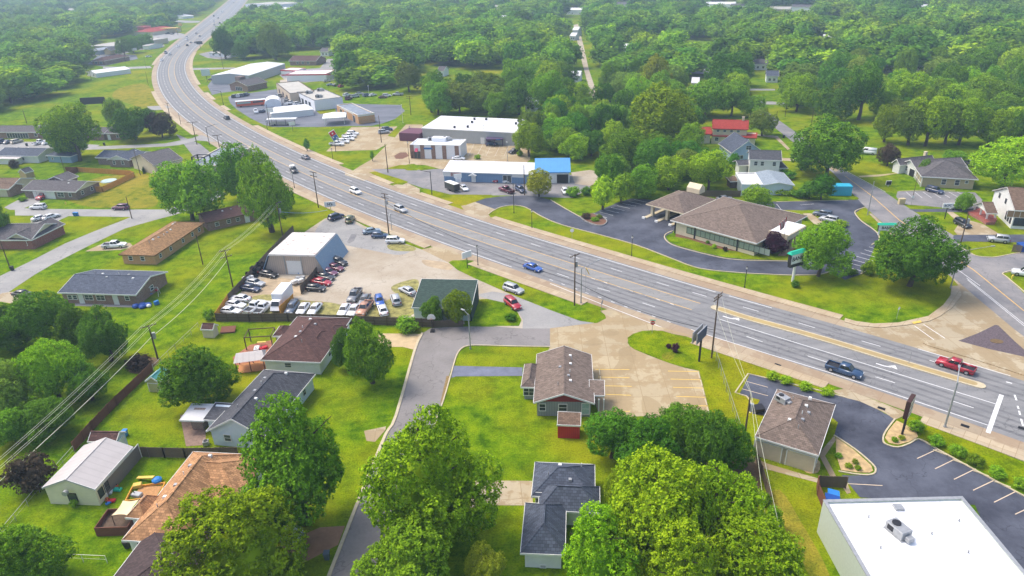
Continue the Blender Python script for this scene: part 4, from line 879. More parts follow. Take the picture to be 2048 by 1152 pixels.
# auto shop: flat topped shed with splayed sides
def auto_shop():
    h = 4.6; o0, L, D, rz = frame((537, 511), (630, 513), (580, 467), h)
    t = empty('repair_shop', o0, rz, 'splay-sided metal repair shop with rusty white roof in the gravel car lot', 'workshop')
    sp = 2.2
    MB().hull([(-.1, -.1, h), (L + .1, -.1, h), (L + .1, D + .1, h), (-.1, D + .1, h)], [(0, 0, h + .35), (L, 0, h + .35), (L, D, h + .35), (0, D, h + .35)]).build('roof', MT_RUST, t)
    MB().hull([(-sp + .3, .15, 0), (L + sp - .3, .15, 0), (L + sp - .3, D - .15, 0), (-sp + .3, D - .15, 0)], [(.1, .15, h - .01), (L - .1, .15, h - .01), (L - .1, D - .15, h - .01), (.1, D - .15, h - .01)]).build('wall', MT_PINK, t)
    for sgn, x, nm in ((1, L, 'side_panel'), (-1, 0, 'side_panel')):
        a, b = x + .05 * sgn, x + (sp + .1) * sgn
        MB().hull([(b, -.3, 0), (b + .15 * sgn, -.3, 0), (b + .15 * sgn, D + .3, 0), (b, D + .3, 0)], [(a, -.3, h), (a + .15 * sgn, -.3, h), (a + .15 * sgn, D + .3, h), (a, D + .3, h)]).build(nm, MT_STEEL, t)
    opening(t, Matrix.Identity(4), L, D, 0.15, 'g', 'f', .52, 0, 3.4, 3.2)
    for u in (.32, .68): MB().box(L * u - .12, -.0, 0, L * u + .12, .14, h).build('corner_post', GREYM, t)
auto_shop()
r = house('office_building', 'dark green roofed white office at the edge of the gravel lot', 'building', (823, 615), (942, 618), (833, 574), 2.8, 1.9, 'shed', mat('mint_white_wall', (.6, .7, .66), .7, .05), GREENR, ov=.3, wins=[('w', 'f', .22, 1, 1.6, 1.0, mat('teal_frame', (.12, .4, .35), .6, .1))])
MB().box(r[2] - .25, 0, .1, r[2] + .02, r[3], 2.5).build('side_boarding', GREENR, r[0])

# small sheds
def shed(label, A, B, C, he, rise, kind, wall, roofm, wins=(), trim=None): return house('garden_shed', label, 'shed', A, B, C, he, rise, kind, wall, roofm, trim, .12, wins)
shed('tiny cream shed with brown roof and skylights by the car lot fence', (401, 658.5), (425, 659.5), (400, 648), 1.9, .8, 'gx', CREAM, SH_MAR)
shed('olive shed with teal metal roof against the brown plank fence', (290, 762), (318, 764), (300, 740), 2.2, .9, 'gy', mat('olive_wall', (.45, .42, .2), .8, .1), mat('teal_roof', (.08, .3, .27), .5, .15), [('d', 'f', .5, 0, 2, 1.7, None, MC['olive_wall'])])
shed('tan shed with dark rounded roof in the far left yard', (36, 344), (50, 346), (45, 338), 2.0, 1.2, 'gy', m_ribs('tan_boards', (.5, .36, .2), .3, 'X'), SH_CHAR, (), False)
shed('dark brown shed with white door behind the cream outbuilding', (175, 883), (232, 884), (180, 862), 2.3, .9, 'gx', mat('blue_white_wall', (.5, .6, .68), .7, .05), SH_MAR, [('d', 'r', .5, 0, 1.4, 1.9)])

# ------------------------------------------------------------------ west neighbourhood
r = house('duplex_house', 'grey roofed brick duplex with cream gable end and white garage doors beside the fenced yard', 'house', (42, 380), (151, 384), (83, 358), 2.7, 1.7, 'gx', BR_DK, SH_GREY, wins=[('g', 'f', .33, 0, 3, 2.2), ('g', 'f', .5, 0, 3, 2.2), ('w', 'f', .88, 1, .9, 1.1), ('w', 'f', .7, .8, 2.2, 1.4), ('d', 'f', .2, 0, 1, 2.1), ('w', 'r', .25, 1, .9, 1.1), ('w', 'r', .65, 1, .9, 1.1)], gable=SIDC, vents=2, hb=11)
house('', '', '', (90, 361), (131, 362.5), (95, 350), 2.68, 1.5, 'gy', BR_DK, SH_GREY, root=r[0])
r = house('bungalow', 'brown roofed cream house cut by the left edge', 'house', (-40, 378), (17, 378), (-30, 360), 2.7, 1.8, 'gx', CREAM, SH_BROWN, hb=12)
house('', '', '', (17, 379), (48, 368), (8, 366), 2.6, 1.1, 'gy', BR_BRN, SH_BROWN, root=r[0])
r = house('bungalow', 'white walled bungalow with dark slate roof in the far left row', 'house', (-12, 311), (75, 312.5), (10, 298), 2.7, 1.6, 'gx', SIDW, SH_BLUE, wins=ww('f', (.48, .53, .64), w=.7, h=.9) + ww('r', (.4,), w=.7, h=.8), vents=3, hb=11)
house('', '', '', (-20, 317), (34, 318), (-10, 311), 2.2, .3, 'shed', SIDW, MT_TAN, root=r[0])
house('', '', '', (90, 311), (140, 313), (100, 303), 2.6, 1.0, 'hip', mat('blue_grey_wall', (.25, .36, .46), .7, .05), SH_BLUE, root=r[0], wins=ww('f', (.2,), w=.7, h=.8))
r = house('bungalow', 'slate roofed dark brick bungalow with white front gable and raking eave', 'house', (190, 315), (275, 318), (205, 299), 2.7, 1.5, 'gx', BR_DK, SH_BLUE, wins=(), vents=2, gable=SIDW, hb=10)
house('', '', '', (213, 319.5), (257, 320.5), (226, 309), 2.72, 1.6, 'gy', BR_DK, SH_BLUE, root=r[0], wins=ww('f', (.25, .68), w=.9, h=1.2), gable=SIDW, hb=10)
r = house('townhouse_row', 'long brick townhouse row with slate mansard section and white porch behind the parking', 'house', (-25, 264), (78, 264.5), (-15, 255), 2.8, 1.7, 'gx', BR_BRN, SH_GREY, wins=ww('f', (.12, .92), w=1.2, h=1.1) + [('s', 'f', .55, .2, 10, 2.0)], hb=10)
mz = house('', '', '', (76, 251), (124, 251.5), (84, 243), 5.0, .9, 'gx', m_shingle('mansard_shingles', (.06, .055, .06)), SH_GREY, root=r[0], wins=[('w', 'f', .25, 3.4, 1.3, 1.3), ('w', 'f', .7, 3.4, 1.3, 1.3)], hb=10)
house('', '', '', (76, 266), (124, 266.5), (84, 257), 2.75, .2, 'shed', BR_BRN, MC['mansard_shingles'], root=r[0], wins=[('w', 'f', .25, 1, 1.3, 1.1), ('g', 'f', .75, 0, 2.6, 2.2)], hb=3)
house('', '', '', (122, 267), (207, 267.5), (130, 257), 2.8, 1.6, 'gx', BR_BRN, SH_GREY, root=r[0], wins=ww('f', (.1, .3), w=1.2, h=1.1), hb=10)
r = house('townhouse_row', 'short brick townhouse end with grey roof seen between two tree clumps', 'house', (207, 267), (240, 267), (210, 256), 2.8, 1.7, 'gx', BR_BRN, SH_GREY, wins=[('d', 'f', .2, 0, 1.1, 2.1), ('w', 'f', .8, 1, 1, 1)], hb=10)
r = house('gabled_building', 'grey shingled building with large cream lower roof beside the dark flat roof', 'building', (307, 331), (366, 317), (299, 300), 3.6, 2.6, 'gx', CREAM, SH_GREY, mat('cream_trim', (.6, .54, .42), .6, .05), wins=(), hb=17)
house('', '', '', (309, 333), (365, 320), (307, 320), 3.1, .7, 'shed', mat('pinkish_wall', (.42, .34, .3), .8, .08), m_ribs('cream_metal_roof', (.62, .56, .48), .6, 'Y', rough=.5), root=r[0], hb=4)
r = house('flat_building', 'low blue grey flat roofed building with square rooftop frame beside the cream roof', 'building', (372, 331), (438, 331), (342, 292), 3.2, 0, 'flat', MC['pinkish_wall'], FLATB, MC['cream_trim'], hb=25)
# shops far left
house('roadside_shop', 'small brown roofed shop beside the dark parking lot far left', 'shop', (182, 122), (208, 122), (185, 112), 3, 2, 'hip', BR_BRN, SH_MAR, wins=ww('f', (.3, .7), w=2, h=1.2))
r = house('roadside_shop', 'sprawling pale roofed store building far left behind trees', 'shop', (176, 92), (238, 92), (195, 76), 4.5, 1.8, 'hip', BEIGE, mat('pale_grey_roof', (.42, .4, .36), .8, .1), wins=())
house('', '', '', (173, 100), (198, 101), (176, 92), 3.5, .5, 'shed', mat('grey_blue_wall', (.3, .38, .45), .7, .05), FLATB, root=r[0]); house('', '', '', (206, 101), (221, 101), (208, 94), 3.2, 2.2, 'gy', mat('yellow_wall', (.6, .47, .22), .8, .05), SH_GREY, root=r[0])
r = house('restaurant_building', 'pizza restaurant style building with red hipped roof far up the highway', 'restaurant', (267, 64), (305, 64), (272, 56), 3.5, 3, 'hip', CREAM, SH_RED, mat('yellow_trim', (.65, .5, .2), .7, .05)); house('', '', '', (272, 53.5), (287, 53.5), (273, 51.5), 7.2, .5, 'hip', mat('red_cupola', (.5, .1, .09), .7, .1), SH_RED, root=r[0])
house('metal_shed', 'white ribbed metal shed alone at the top of the grassy field', 'shed', (172, 143), (191, 147), (180, 137), 2.8, 1.2, 'gy', WBRIGHT, MT_WHITE, ov=.1, hb=22, wins=[('w', 'f', .75, 1, 1, 1, DARK)])
house('small_office', 'white low office with grey forecourt by the left kerb of the highway', 'shop', (283, 92), (297, 92), (283, 87), 3, 1, 'gx', WBRIGHT, MC['pale_grey_roof'])
house('white_house', 'low white building in trees left of the highway top', 'house', (365, 33), (388, 31), (364, 27), 3, 1.6, 'gx', WBRIGHT, MT_WHITE)
house('motel_office', 'white hipped roof building on a grey lot right of the highway curve', 'building', (416, 105), (460, 107), (424, 97), 3, 1.4, 'hip', WBRIGHT, MC['pale_grey_roof'], wins=ww('f', (.2, .5, .8), w=2, h=1.2))
house('roadside_shop', 'white walled kiosk with red sign top beside the tree clump on the highway', 'shop', (450, 56), (462, 57), (452, 50), 4, 0, 'flat', WBRIGHT, MEMB, PINKT)
house('far_store', 'broad low pale store at the top right of the highway', 'shop', (490, 8), (560, 9), (495, 3), 6, 0, 'flat', WBRIGHT, MEMBG)
house('far_store', 'dark roofed flat store beside the far parking lot', 'shop', (505, 22), (545, 24), (510, 15), 5, 0, 'flat', MC['grey_blue_wall'], FLATB)
house('far_house', 'tiny white house on the left top edge above the woods', 'house', (-5, 4), (60, 2), (0, 0), 5, 2, 'gx', WBRIGHT, MC['pale_grey_roof'])

# ------------------------------------------------------------------ shops along the highway
r = house('warehouse', 'long grey warehouse with white roof and roof hatches behind the small brown shop', 'warehouse', (497, 151), (570, 127), (488, 137), 5, 1.2, 'gx', MT_GREY, MT_WHITE, ov=.1, hb=24)
r = house('small_shop', 'brown gabled shop with dark brick tower beside the highway', 'shop', (457, 169), (494, 172), (474, 153), 3.2, 2.4, 'gy', BR_BRN, SH_GREY, MC['cream_trim'], wins=[('s', 'f', .5, .2, 5, 2)], hb=15)
MB().box(-1, 6, 0, 3, 10, 6.5).build('tower', BR_DK, r[0])
house('brown_ranch_house', 'dark brown roofed ranch house at the edge of the woods behind the warehouse', 'house', (577, 122), (632, 122), (582, 108), 3, 2.5, 'gx', BR_BRN, SH_MAR, wins=ww('f', (.3, .5, .7), w=1.5, h=1.4), hb=16)
r = house('storage_units', 'front white storage block with red fascia band', 'storage', (572, 149), (652, 148), (590, 139), 4, 0, 'flat', WBRIGHT, MEMB, PINKT, wins=[('p', 'f', .5, 3.3, 30, .6, PINKT, PINKT)], hb=16)
house('storage_units', 'rear white storage block with red fascia and peaked roof', 'storage', (561, 140), (592, 141), (565, 136), 4, 0, 'flat', WBRIGHT, MEMB, PINKT, wins=[('p', 'f', .5, 3.3, 12, .6, PINKT, PINKT)], hb=10)
r = house('storefront_block', 'brown fronted shop wing with curved grey roof beside the white shop', 'shop', (552, 166), (579, 187), (600, 163), 5.2, 0, 'flat', mat('tan_stucco', (.55, .45, .33), .8, .06), MEMBG, SH_DKB, wins=[('s', 'f', .2 + .28 * k, .5, 4, 2.5, BR_BRN) for k in range(3)])
r = house('storefront_block', 'white stepped shop building with row of black glass doors', 'shop', (593, 184), (628, 201), (636, 173), 5, 0, 'flat', WBRIGHT, MEMBG, DARK, wins=[('s', 'f', .12 + .2 * k, .2, 3.2, 2.8, DARK) for k in range(4)])
for k, (x, y) in enumerate(((641, 182), (618, 187), (638, 195))): hvac(x, y, 4.8, R(20 * k), ('rear', 'left', 'front')[k] + ' rooftop unit on the white stepped shop roof', 1.2)
r = house('car_wash_office', 'flat roofed garage with wide cream fascia beside the square white canopy', 'garage', (673, 210), (716, 231), (708, 208), 3.8, 0, 'flat', BR_TAN, FLATB, mat('cream_fascia', (.68, .66, .58), .6, .05), wins=[('g', 'f', .2, 0, 3, 2.8, WHITE, GLASS), ('g', 'f', .42, 0, 3, 2.8, WHITE, GLASS), ('g', 'f', .8, 0, 3, 2.8, WHITE, GLASS)] + [('p', 'r', .5, 3.2, 7.5, .7, MC['cream_fascia'], MC['cream_fascia']), ('p', 'f', .5, 3.2, 17, .7, MC['cream_fascia'], MC['cream_fascia'])])
r = house('long_metal_building', 'long grey metal building with bright white roof and dark vents behind the pizza shop', 'warehouse', (843, 256), (1042, 266), (862, 235), 5.0, 0.9, 'shed', MT_GREY, MT_WHITE, ov=.15, wins=[('d', 'f', .62, 0, 1.4, 2.4)])
LM, DM = r[2], r[3]
for u, v in ((.32, .12), (.44, .2), (.42, .55), (.4, .8), (.52, .82), (.86, .6)): MB().box(LM * u - .35, DM * v - .35, 5 + .9 * v - .1, LM * u + .35, DM * v + .35, 5 + .9 * v + .8).build('roof_vent', DARK, r[0])
MB().box(-9, -2, .05, -.2, 7, 3.2).build('awning_annex', mat('maroon_wall', (.14, .05, .08), .7, .1), r[0])
r = house('pizza_restaurant', 'white and brown brick pizza shop with pink awning and rooftop units', 'restaurant', (820, 289), (920, 291), (830, 277), 5.0, 0, 'flat', WBRIGHT, MEMB, WHITE, wins=[('p', 'f', u, 0, 1.2, 4.7, BR_BRN, BR_BRN) for u in (.03, .24, .46, .68, .93)] + [('s', 'f', .1, .1, 3.4, 2.4, BR_BRN)])
LP_, DP_ = r[2], r[3]
MB().hull([(1.8, -.9, 2.6), (LP_ * .19 - .7, -.9, 2.6), (LP_ * .19 - .7, -.01, 2.6), (1.8, -.01, 2.6)], [(1.8, -.3, 3.6), (LP_ * .19 - .7, -.3, 3.6), (LP_ * .19 - .7, -.01, 3.7), (1.8, -.01, 3.7)]).build('awning', mat('pink_awning', (.7, .08, .16), .6, .05), r[0])
MB().box(LP_ * .27, -.1, 3.4, LP_ * .27 + 3.2, -.03, 4.0).build('sign_board', mat('sign_blue', (.05, .16, .42), .5, .05), r[0])
MB().box(LP_ * .35, DP_ * .6, 4.6, LP_ * .63, DP_ - .5, 6.2).build('roof_box', WBRIGHT, r[0])
hvac(864, 281, 4.8, R(10), 'left rooftop unit on the pizza shop roof', 1.1); hvac(893, 281, 4.8, R(4), 'right rooftop unit on the pizza shop roof', 1.15)
r = house('strip_building', 'low blue walled strip building with white roof facing the worn lot', 'building', (885, 343), (1066, 349), (898, 328), 3.2, 1.3, 'shed', MT_BWALL, MT_WHITE, ov=.3, wins=[('d', 'f', .34, 0, 1.2, 2.2), ('s', 'f', .72, .3, 2.6, 2.2), ('p', 'f', .05, 1.6, 3.2, 1.4), ('p', 'f', .14, 1.7, 3.0, 1.1, PINKT, mat('faded_red', (.35, .15, .17), .7, .1)), ('p', 'f', .84, 2.0, 3.4, .9)])
MB().hull([(r[2] * .34 - 1.3, -.9, 2.3), (r[2] * .34 + 1.3, -.9, 2.3), (r[2] * .34 + 1.3, .28, 2.3), (r[2] * .34 - 1.3, .28, 2.3)], [(r[2] * .34 - .05, -.9, 3), (r[2] * .34 + .05, -.9, 3), (r[2] * .34 + .05, .28, 3), (r[2] * .34 - .05, .28, 3)]).build('door_canopy', WHITE, r[0])
r = house('garage_building', 'white garage with bright blue metal roof at the end of the blue strip building', 'garage', (1069, 345), (1141, 344), (1075, 330), 3.6, 2.2, 'shed', WBRIGHT, MT_BLUE, mat('blue_trim', (.08, .3, .62), .5, .05), ov=.3, wins=[('g', 'f', .45, 0, 3.4, 2.7), ('g', 'f', .8, 0, 3.6, 2.8, WHITE, DARK)])

# ------------------------------------------------------------------ north-east houses
r = house('red_roofed_house', 'two storey cream house with red metal roof behind the big trees', 'house', (1421, 271), (1513, 276), (1424, 265), 3.0, .9, 'shed', CREAM, SH_RED, SH_RED, wins=ww('f', (.12,), z=1.1, w=1.2, h=1.2), hb=4.5)
house('', '', '', (1424, 257), (1497, 259), (1428, 248), 5.6, 2.4, 'gx', CREAM, SH_RED, SH_RED, root=r[0], wins=ww('f', (.15, .35, .55, .75), z=4.4, w=.9, h=.7), hb=9, chimney=(.85, .5, CREAM)); house('', '', '', (1398, 268), (1424, 268), (1402, 255), 3.6, 1.6, 'gx', CREAM, SH_RED, SH_RED, root=r[0], hb=9)
r = house('blue_house', 'light blue one and a half storey house with slate gable roof and dormer', 'house', (1463, 306), (1526, 303), (1455, 284), 3.6, 3.8, 'gy', SIDB, SH_BLUE, wins=ww('f', (.1, .22, .34), z=1.4, w=.9, h=1.1) + ww('f', (.55,), z=4.4, w=1.6, h=1.2), hb=13)
house('', '', '', (1452, 300), (1480, 302), (1456, 290), 3.0, 1.5, 'hip', SIDB, SH_BLUE, root=r[0]); house('', '', '', (1475, 286), (1492, 288), (1478, 280), 5.6, 1.2, 'gx', SIDB, SH_BLUE, root=r[0])
r = house('white_house', 'white two storey house with dark grey gable roof and side porch', 'house', (1498, 319), (1564, 321), (1494, 302), 5.6, 2.0, 'gx', SIDW, SH_CHAR, wins=ww('f', (.2, .42, .82), z=3.7, w=.9, h=1.2) + ww('f', (.55,), z=1, w=1.2, h=1.0), hb=8.5)
house('', '', '', (1476, 331), (1502, 330), (1474, 322), 3.0, 1.0, 'gx', SIDW, SH_CHAR, root=r[0], ov=.8); house('', '', '', (1556, 336), (1576, 336), (1558, 324), 2.8, .8, 'hip', SIDW, SH_CHAR, root=r[0])
r = house('workshop', 'white flat roofed workshop with pale blue shingled half behind the bank', 'workshop', (1484, 369), (1526, 369.5), (1470, 345), 3.4, 0, 'flat', SIDP, mat('dirty_white_roof', (.72, .66, .6), .7, .2, .5), WHITE)
house('', '', '', (1524, 371), (1590, 371), (1510, 345), 3.0, .9, 'gy', SIDP, m_shingle('pale_blue_shingles', (.33, .39, .45), .15), root=r[0], hb=13)
house('garden_shed', 'low brown shed in the trees beside the white workshop', 'shed', (1460, 363), (1479, 362), (1462, 355), 2.2, .5, 'shed', WOOD, SH_BROWN)
r = house('ranch_house', 'grey roofed white house with long chimney behind the bronze tree', 'house', (1783, 325), (1800, 331), (1780, 300), 2.8, 1.6, 'gy', SIDW, SH_GREY, wins=(), chimney=(.3, .85, CREAM), hb=13)
house('', '', '', (1802, 325), (1834, 340), (1800, 300), 2.8, 2.0, 'gy', SIDW, SH_GREY, root=r[0], wins=[('w', 'f', .3, 1, .8, 1.4), ('g', 'f', .7, 0, 2.6, 2.2, WHITE, DARK)], hb=16)
r = house('corner_house', 'tan brick house with grey hipped roof and white railed porch by the small lot', 'house', (1843, 353), (1957, 359), (1866, 333), 3.2, 3.3, 'hip', mat('tan_wall', (.47, .38, .23), .8, .08), SH_GREY, ov=.7, wins=ww('f', (.42, .68), z=1, w=1.1, h=1.5) + ww('f', (.86,), z=1.7, w=.7, h=.7), hb=14)
for k in range(5): MB().box(.3, .3 + k * 2.6, 0, .5, .5 + k * 2.6, 3).build('porch_post', WHITE, r[0])
pr = MB()
for k in range(22): pr.box(.32, .7 + k * .5, .1, .38, .76 + k * .5, 1.0)
pr.box(.3, .5, 1.0, .42, 11.5, 1.08); pr.build('porch_railing', WHITE, r[0])
def up(px, h): p = W(*px); return PX((p.x, p.y, h))[:2]
BALC = mat('balcony_timber', (.32, .2, .11), .8, .2)
r = house('white_church_house', 'large white two storey house with brown roofs and brick porch at the right edge', 'house', up((2018, 458), 4.9), up((2150, 466), 4.9), up((1965, 415), 4.9), 4.9, 3.4, 'gx', SIDW, SH_BROWN, ov=.4, chimney=None,
          wins=[('w', 'f', .06, .9, .9, 1.9, DARK), ('w', 'f', .13, .9, .9, 1.9, DARK), ('w', 'f', .2, .9, .9, 1.9, DARK), ('s', 'f', .3, 3.0, 11, 1.6, WHITE, BALC)] + [('w', 'l', u, 1.0, .8, 1.9, DARK) for u in (.08, .18, .28)] + [('w', 'l', .45, 4.3, .9, 1.1, DARK), ('w', 'l', .75, 4.3, .9, 1.1, DARK)])
house('', '', '', (1972.5, 426.5), (1996, 427), (1942.5, 408), 3.2, 1.8, 'gx', None, SH_BROWN, root=r[0])
pp = r[0]; Mi = (Matrix.Translation(pp.location) @ Matrix.Rotation(pp.rotation_euler.z, 4, 'Z')).inverted()
for px in ((1947.5, 424), (1959, 434), (1971.5, 442.5), (1988, 441)):
    q_ = Mi @ W(*px); MB().box(q_.x - .18, q_.y - .18, .0, q_.x + .18, q_.y + .18, 3.0).build('porch_column', WHITE, pp)
P_ = [Mi @ W(*p) for p in ((1935, 428), (1958, 441), (1971, 450), (1989, 449), (1993, 441), (1964, 420))]
MB().prism([(p.x, p.y) for p in P_], .0, .7).build('brick_porch', BR_RED, pp)
house('barn', 'small blue grey barn at the end of the dirt lane', 'barn', (1208, 210), (1247, 210), (1210, 203), 5.5, 2.2, 'gx', SIDB, SH_CHAR, ov=.1, hb=9)
# ------------------------------------------------------------------ vehicles
PAINTC = {'white': (.78, .79, .8), 'silver': (.42, .44, .46), 'grey': (.17, .18, .2), 'black': (.02, .021, .025), 'navy': (.02, .035, .09), 'darkblue': (.03, .07, .15), 'blue': (.02, .1, .42),
          'lightblue': (.25, .33, .4), 'red': (.38, .012, .03), 'maroon': (.14, .012, .035), 'purple': (.12, .02, .07), 'olive': (.12, .13, .03), 'tan': (.5, .24, .14), 'orange': (.65, .13, .05), 'brown': (.16, .08, .05), 'beige': (.5, .45, .36), 'bluegrey': (.1, .13, .18)}
def paint(c):
    n = c + '_car_paint'
    if n not in MC:
        m, t, b = nmat(n); b.inputs['Base Color'].default_value = (*PAINTC[c], 1); b.inputs['Roughness'].default_value = .3; b.inputs['Coat Weight'].default_value = .6; b.inputs['Coat Roughness'].default_value = .06
        MC[n] = m
    return MC[n]
# length, half width, belt, roof, hull stations (x, top), cabin base x0 x1, roof x0 x1, wheel radius, wheelbase half
CT_ = {
 'sedan': (4.75, .9, .93, 1.43, ((-2.37, .62), (-2.3, .9), (-1.75, .96), (1.05, .93), (2.0, .8), (2.36, .58)), (-1.85, 1.1), (-1.05, .35), .33, 1.38),
 'hatch': (4.2, .88, .95, 1.5, ((-2.1, .6), (-2.05, .95), (-1.7, .98), (.95, .95), (1.8, .82), (2.1, .58)), (-2.0, 1.05), (-1.6, .3), .32, 1.28),
 'suv': (4.75, .95, 1.08, 1.74, ((-2.37, .62), (-2.33, 1.08), (-1.8, 1.1), (1.15, 1.08), (2.05, .98), (2.36, .66)), (-2.28, 1.2), (-2.02, .45), .37, 1.4),
 'van': (5.5, 1.0, 1.3, 2.2, ((-2.75, .6), (-2.73, 1.3), (-1, 1.3), (1.7, 1.3), (2.4, 1.05), (2.74, .66)), (-2.72, 2.0), (-2.65, 1.15), .36, 1.75),
 'pickup': (5.75, .98, 1.12, 1.85, ((-2.87, .8), (-2.85, .82), (-.75, .82), (-.74, 1.14), (1.35, 1.13), (2.6, 1.05), (2.86, .75)), (-.72, 1.45), (-.6, .75), .4, 1.85),
 'jeep': (4.6, .93, 1.15, 1.85, ((-2.1, .7), (-2.08, 1.12), (-1.2, 1.15), (.75, 1.15), (2.0, 1.08), (2.1, .8)), (-2.0, .75), (-1.98, .5), .42, 1.3),
}
def car_body(k):
    Ln, hw, belt, rf, st, cb, ct, wr, wb = CT_[k]
    m = MB(); zb = .28
    prev = None
    for x, zt in st:
        s_ = .93 if abs(x) > Ln / 2 - .12 else 1.0
        ring = [(x, -hw * .93 * s_, zb), (x, -hw * s_, zb + .2), (x, -hw * s_, zt - .16), (x, -hw * .86 * s_, zt), (x, hw * .86 * s_, zt), (x, hw * s_, zt - .16), (x, hw * s_, zb + .2), (x, hw * .93 * s_, zb)]
        i0 = len(m.v); m.v += ring
        if prev is not None:
            for i in range(8): j = (i + 1) % 8; m.f.append((prev + i, prev + j, i0 + j, i0 + i)); m.m.append(0)
        else: m.f.append(tuple(range(i0, i0 + 8))); m.m.append(0)
        prev = i0
    m.f.append(tuple(reversed(range(prev, prev + 8)))); m.m.append(0)
    a, b = hw * .86, hw * .68
    z0 = belt - .06
    m.hull([(cb[0], -a, z0), (cb[1], -a, z0), (cb[1], a, z0), (cb[0], a, z0)], [(ct[0], -b, rf), (ct[1], -b, rf), (ct[1], b, rf), (ct[0], b, rf)])
    if k == 'pickup':
        m.box(-2.87, -hw, .7, -.74, -hw + .1, 1.12); m.box(-2.87, hw - .1, .7, -.74, hw, 1.12); m.box(-2.87, -hw + .1, .7, -2.79, hw - .1, 1.12)
    if k == 'jeep': m.box(-2.3, -.35, .7, -2.12, .35, 1.4)
    return m
def lerp(a, b, t): return tuple(x + (y - x) * t for x, y in zip(a, b))
def car_glass(k, which):
    Ln, hw, belt, rf, st, cb, ct, wr, wb = CT_[k]; a, b, z0 = hw * .86, hw * .68, belt - .06; e = .025
    m = MB()
    def panel(p00, p10, p11, p01, u0, u1, v0, v1, n):
        q_ = []
        for u, v in ((u0, v0), (u1, v0), (u1, v1), (u0, v1)):
            lo = lerp(p00, p10, u); hi = lerp(p01, p11, u); p = lerp(lo, hi, v); q_.append(Vector(p) + Vector(n) * e)
        m.hull([p - Vector(n) * .03 for p in q_], q_)
    if which == 'front': panel((cb[1], -a, z0), (cb[1], a, z0), (ct[1], b, rf), (ct[1], -b, rf), .07, .93, .16, .93, (.85, 0, .5))
    if which == 'rear': panel((cb[0], a, z0), (cb[0], -a, z0), (ct[0], -b, rf), (ct[0], b, rf), .1, .9, .2, .9, (-.85, 0, .5))
    for s in ((-1,) if which == 'right' else (1,) if which == 'left' else ()):
        P = ((cb[0], a * s, z0), (cb[1], a * s, z0), (ct[1], b * s, rf), (ct[0], b * s, rf))
        cuts = ((.08, .47), (.51, .93)) if k in ('sedan', 'hatch', 'pickup', 'jeep') else ((.04, .3), (.33, .62), (.65, .93)) if k == 'suv' else ((.62, .93),)
        for u0, u1 in cuts: panel(*P, u0, u1, .22, .86, (0, s * .93, .36))
    return m
def wheel_mb(r, w=.24):
    m = MB(); m.tube((0, -w / 2, 0), (0, w / 2, 0), r, n=16); return m
PARTS = {}
def proto(k):
    if k in PARTS: return PARTS[k]
    Ln, hw, belt, rf, st, cb, ct, wr, wb = CT_[k]; P = []
    def mesh(mb, mats, bev=0):
        o = mb.build('tmp', mats)
        if bev: bevel(o, bev, 2, 25); smooth(o)
        me = o.data; bpy.data.objects.remove(o); return me
    P.append(('body', mesh(car_body(k), [paint('white')], .05), None, ()))
    for w_, nm in (('front', 'windscreen'), ('rear', 'rear_window'), ('left', 'side_windows'), ('right', 'side_windows')):
        if k == 'van' and w_ == 'rear': continue
        P.append((nm, mesh(car_glass(k, w_), [CGL]), None, ()))
    wm, rm = mesh(wheel_mb(wr), [RUBBER]), None
    rr = MB(); rr.tube((0, -.13, 0), (0, .13, 0), wr * .6, n=12); rm = mesh(rr, [RIM])
    for x in (wb, -wb):
        for y in (hw - .1, -hw + .1): P.append(('wheel', wm, (x, y, wr), (('rim', rm),)))
    zf = st[-1][1]
    for s in (1, -1):
        h = MB(); h.box(Ln / 2 - .12, s * hw * .72 - .2, zf - .12, Ln / 2 + .0, s * hw * .72 + .2 if False else s * hw * .72 + .2, zf + .06); P.append(('headlight', mesh(h, [LAMPG]), None, ()))
        t = MB(); zr = .85 if k != 'pickup' else .95; t.box(-Ln / 2 - .015, s * hw * .76 - .12, zr - .1, -Ln / 2 + .1, s * hw * .76 + .12, zr + .1); P.append(('tail_light', mesh(t, [LAMPR]), None, ()))
    if k == 'pickup':
        b = MB(); b.box(-2.78, -hw + .11, .83, -.76, hw - .11, .86); P.append(('bed_liner', mesh(b, [DARK]), None, ()))
    PARTS[k] = P
    # one-mesh version for far vehicles
    m = car_body(k); m.k = 1
    for w_ in ('front', 'rear', 'left', 'right'):
        g_ = car_glass(k, w_); n = len(m.v); m.v += g_.v; m.f += [tuple(i + n for i in f) for f in g_.f]; m.m += [1] * len(g_.f)
    m.k = 2
    for x in (wb, -wb):
        for y in (hw - .1, -hw + .1): m.tube((x, y - .12, wr), (x, y + .12, wr), wr, n=10)
    o = m.build('tmp', [paint('white'), CGL, RUBBER]); PARTS[k + '_far'] = o.data; bpy.data.objects.remove(o)
    return P
CGL = mat('car_glass', (0.02, 0.025, 0.03), 0.08, 0.2, 1, 0, 0.7)
NAME = {'sedan': 'parked_car', 'hatch': 'parked_car', 'suv': 'parked_suv', 'van': 'van', 'pickup': 'pickup_truck', 'jeep': 'off_road_car'}
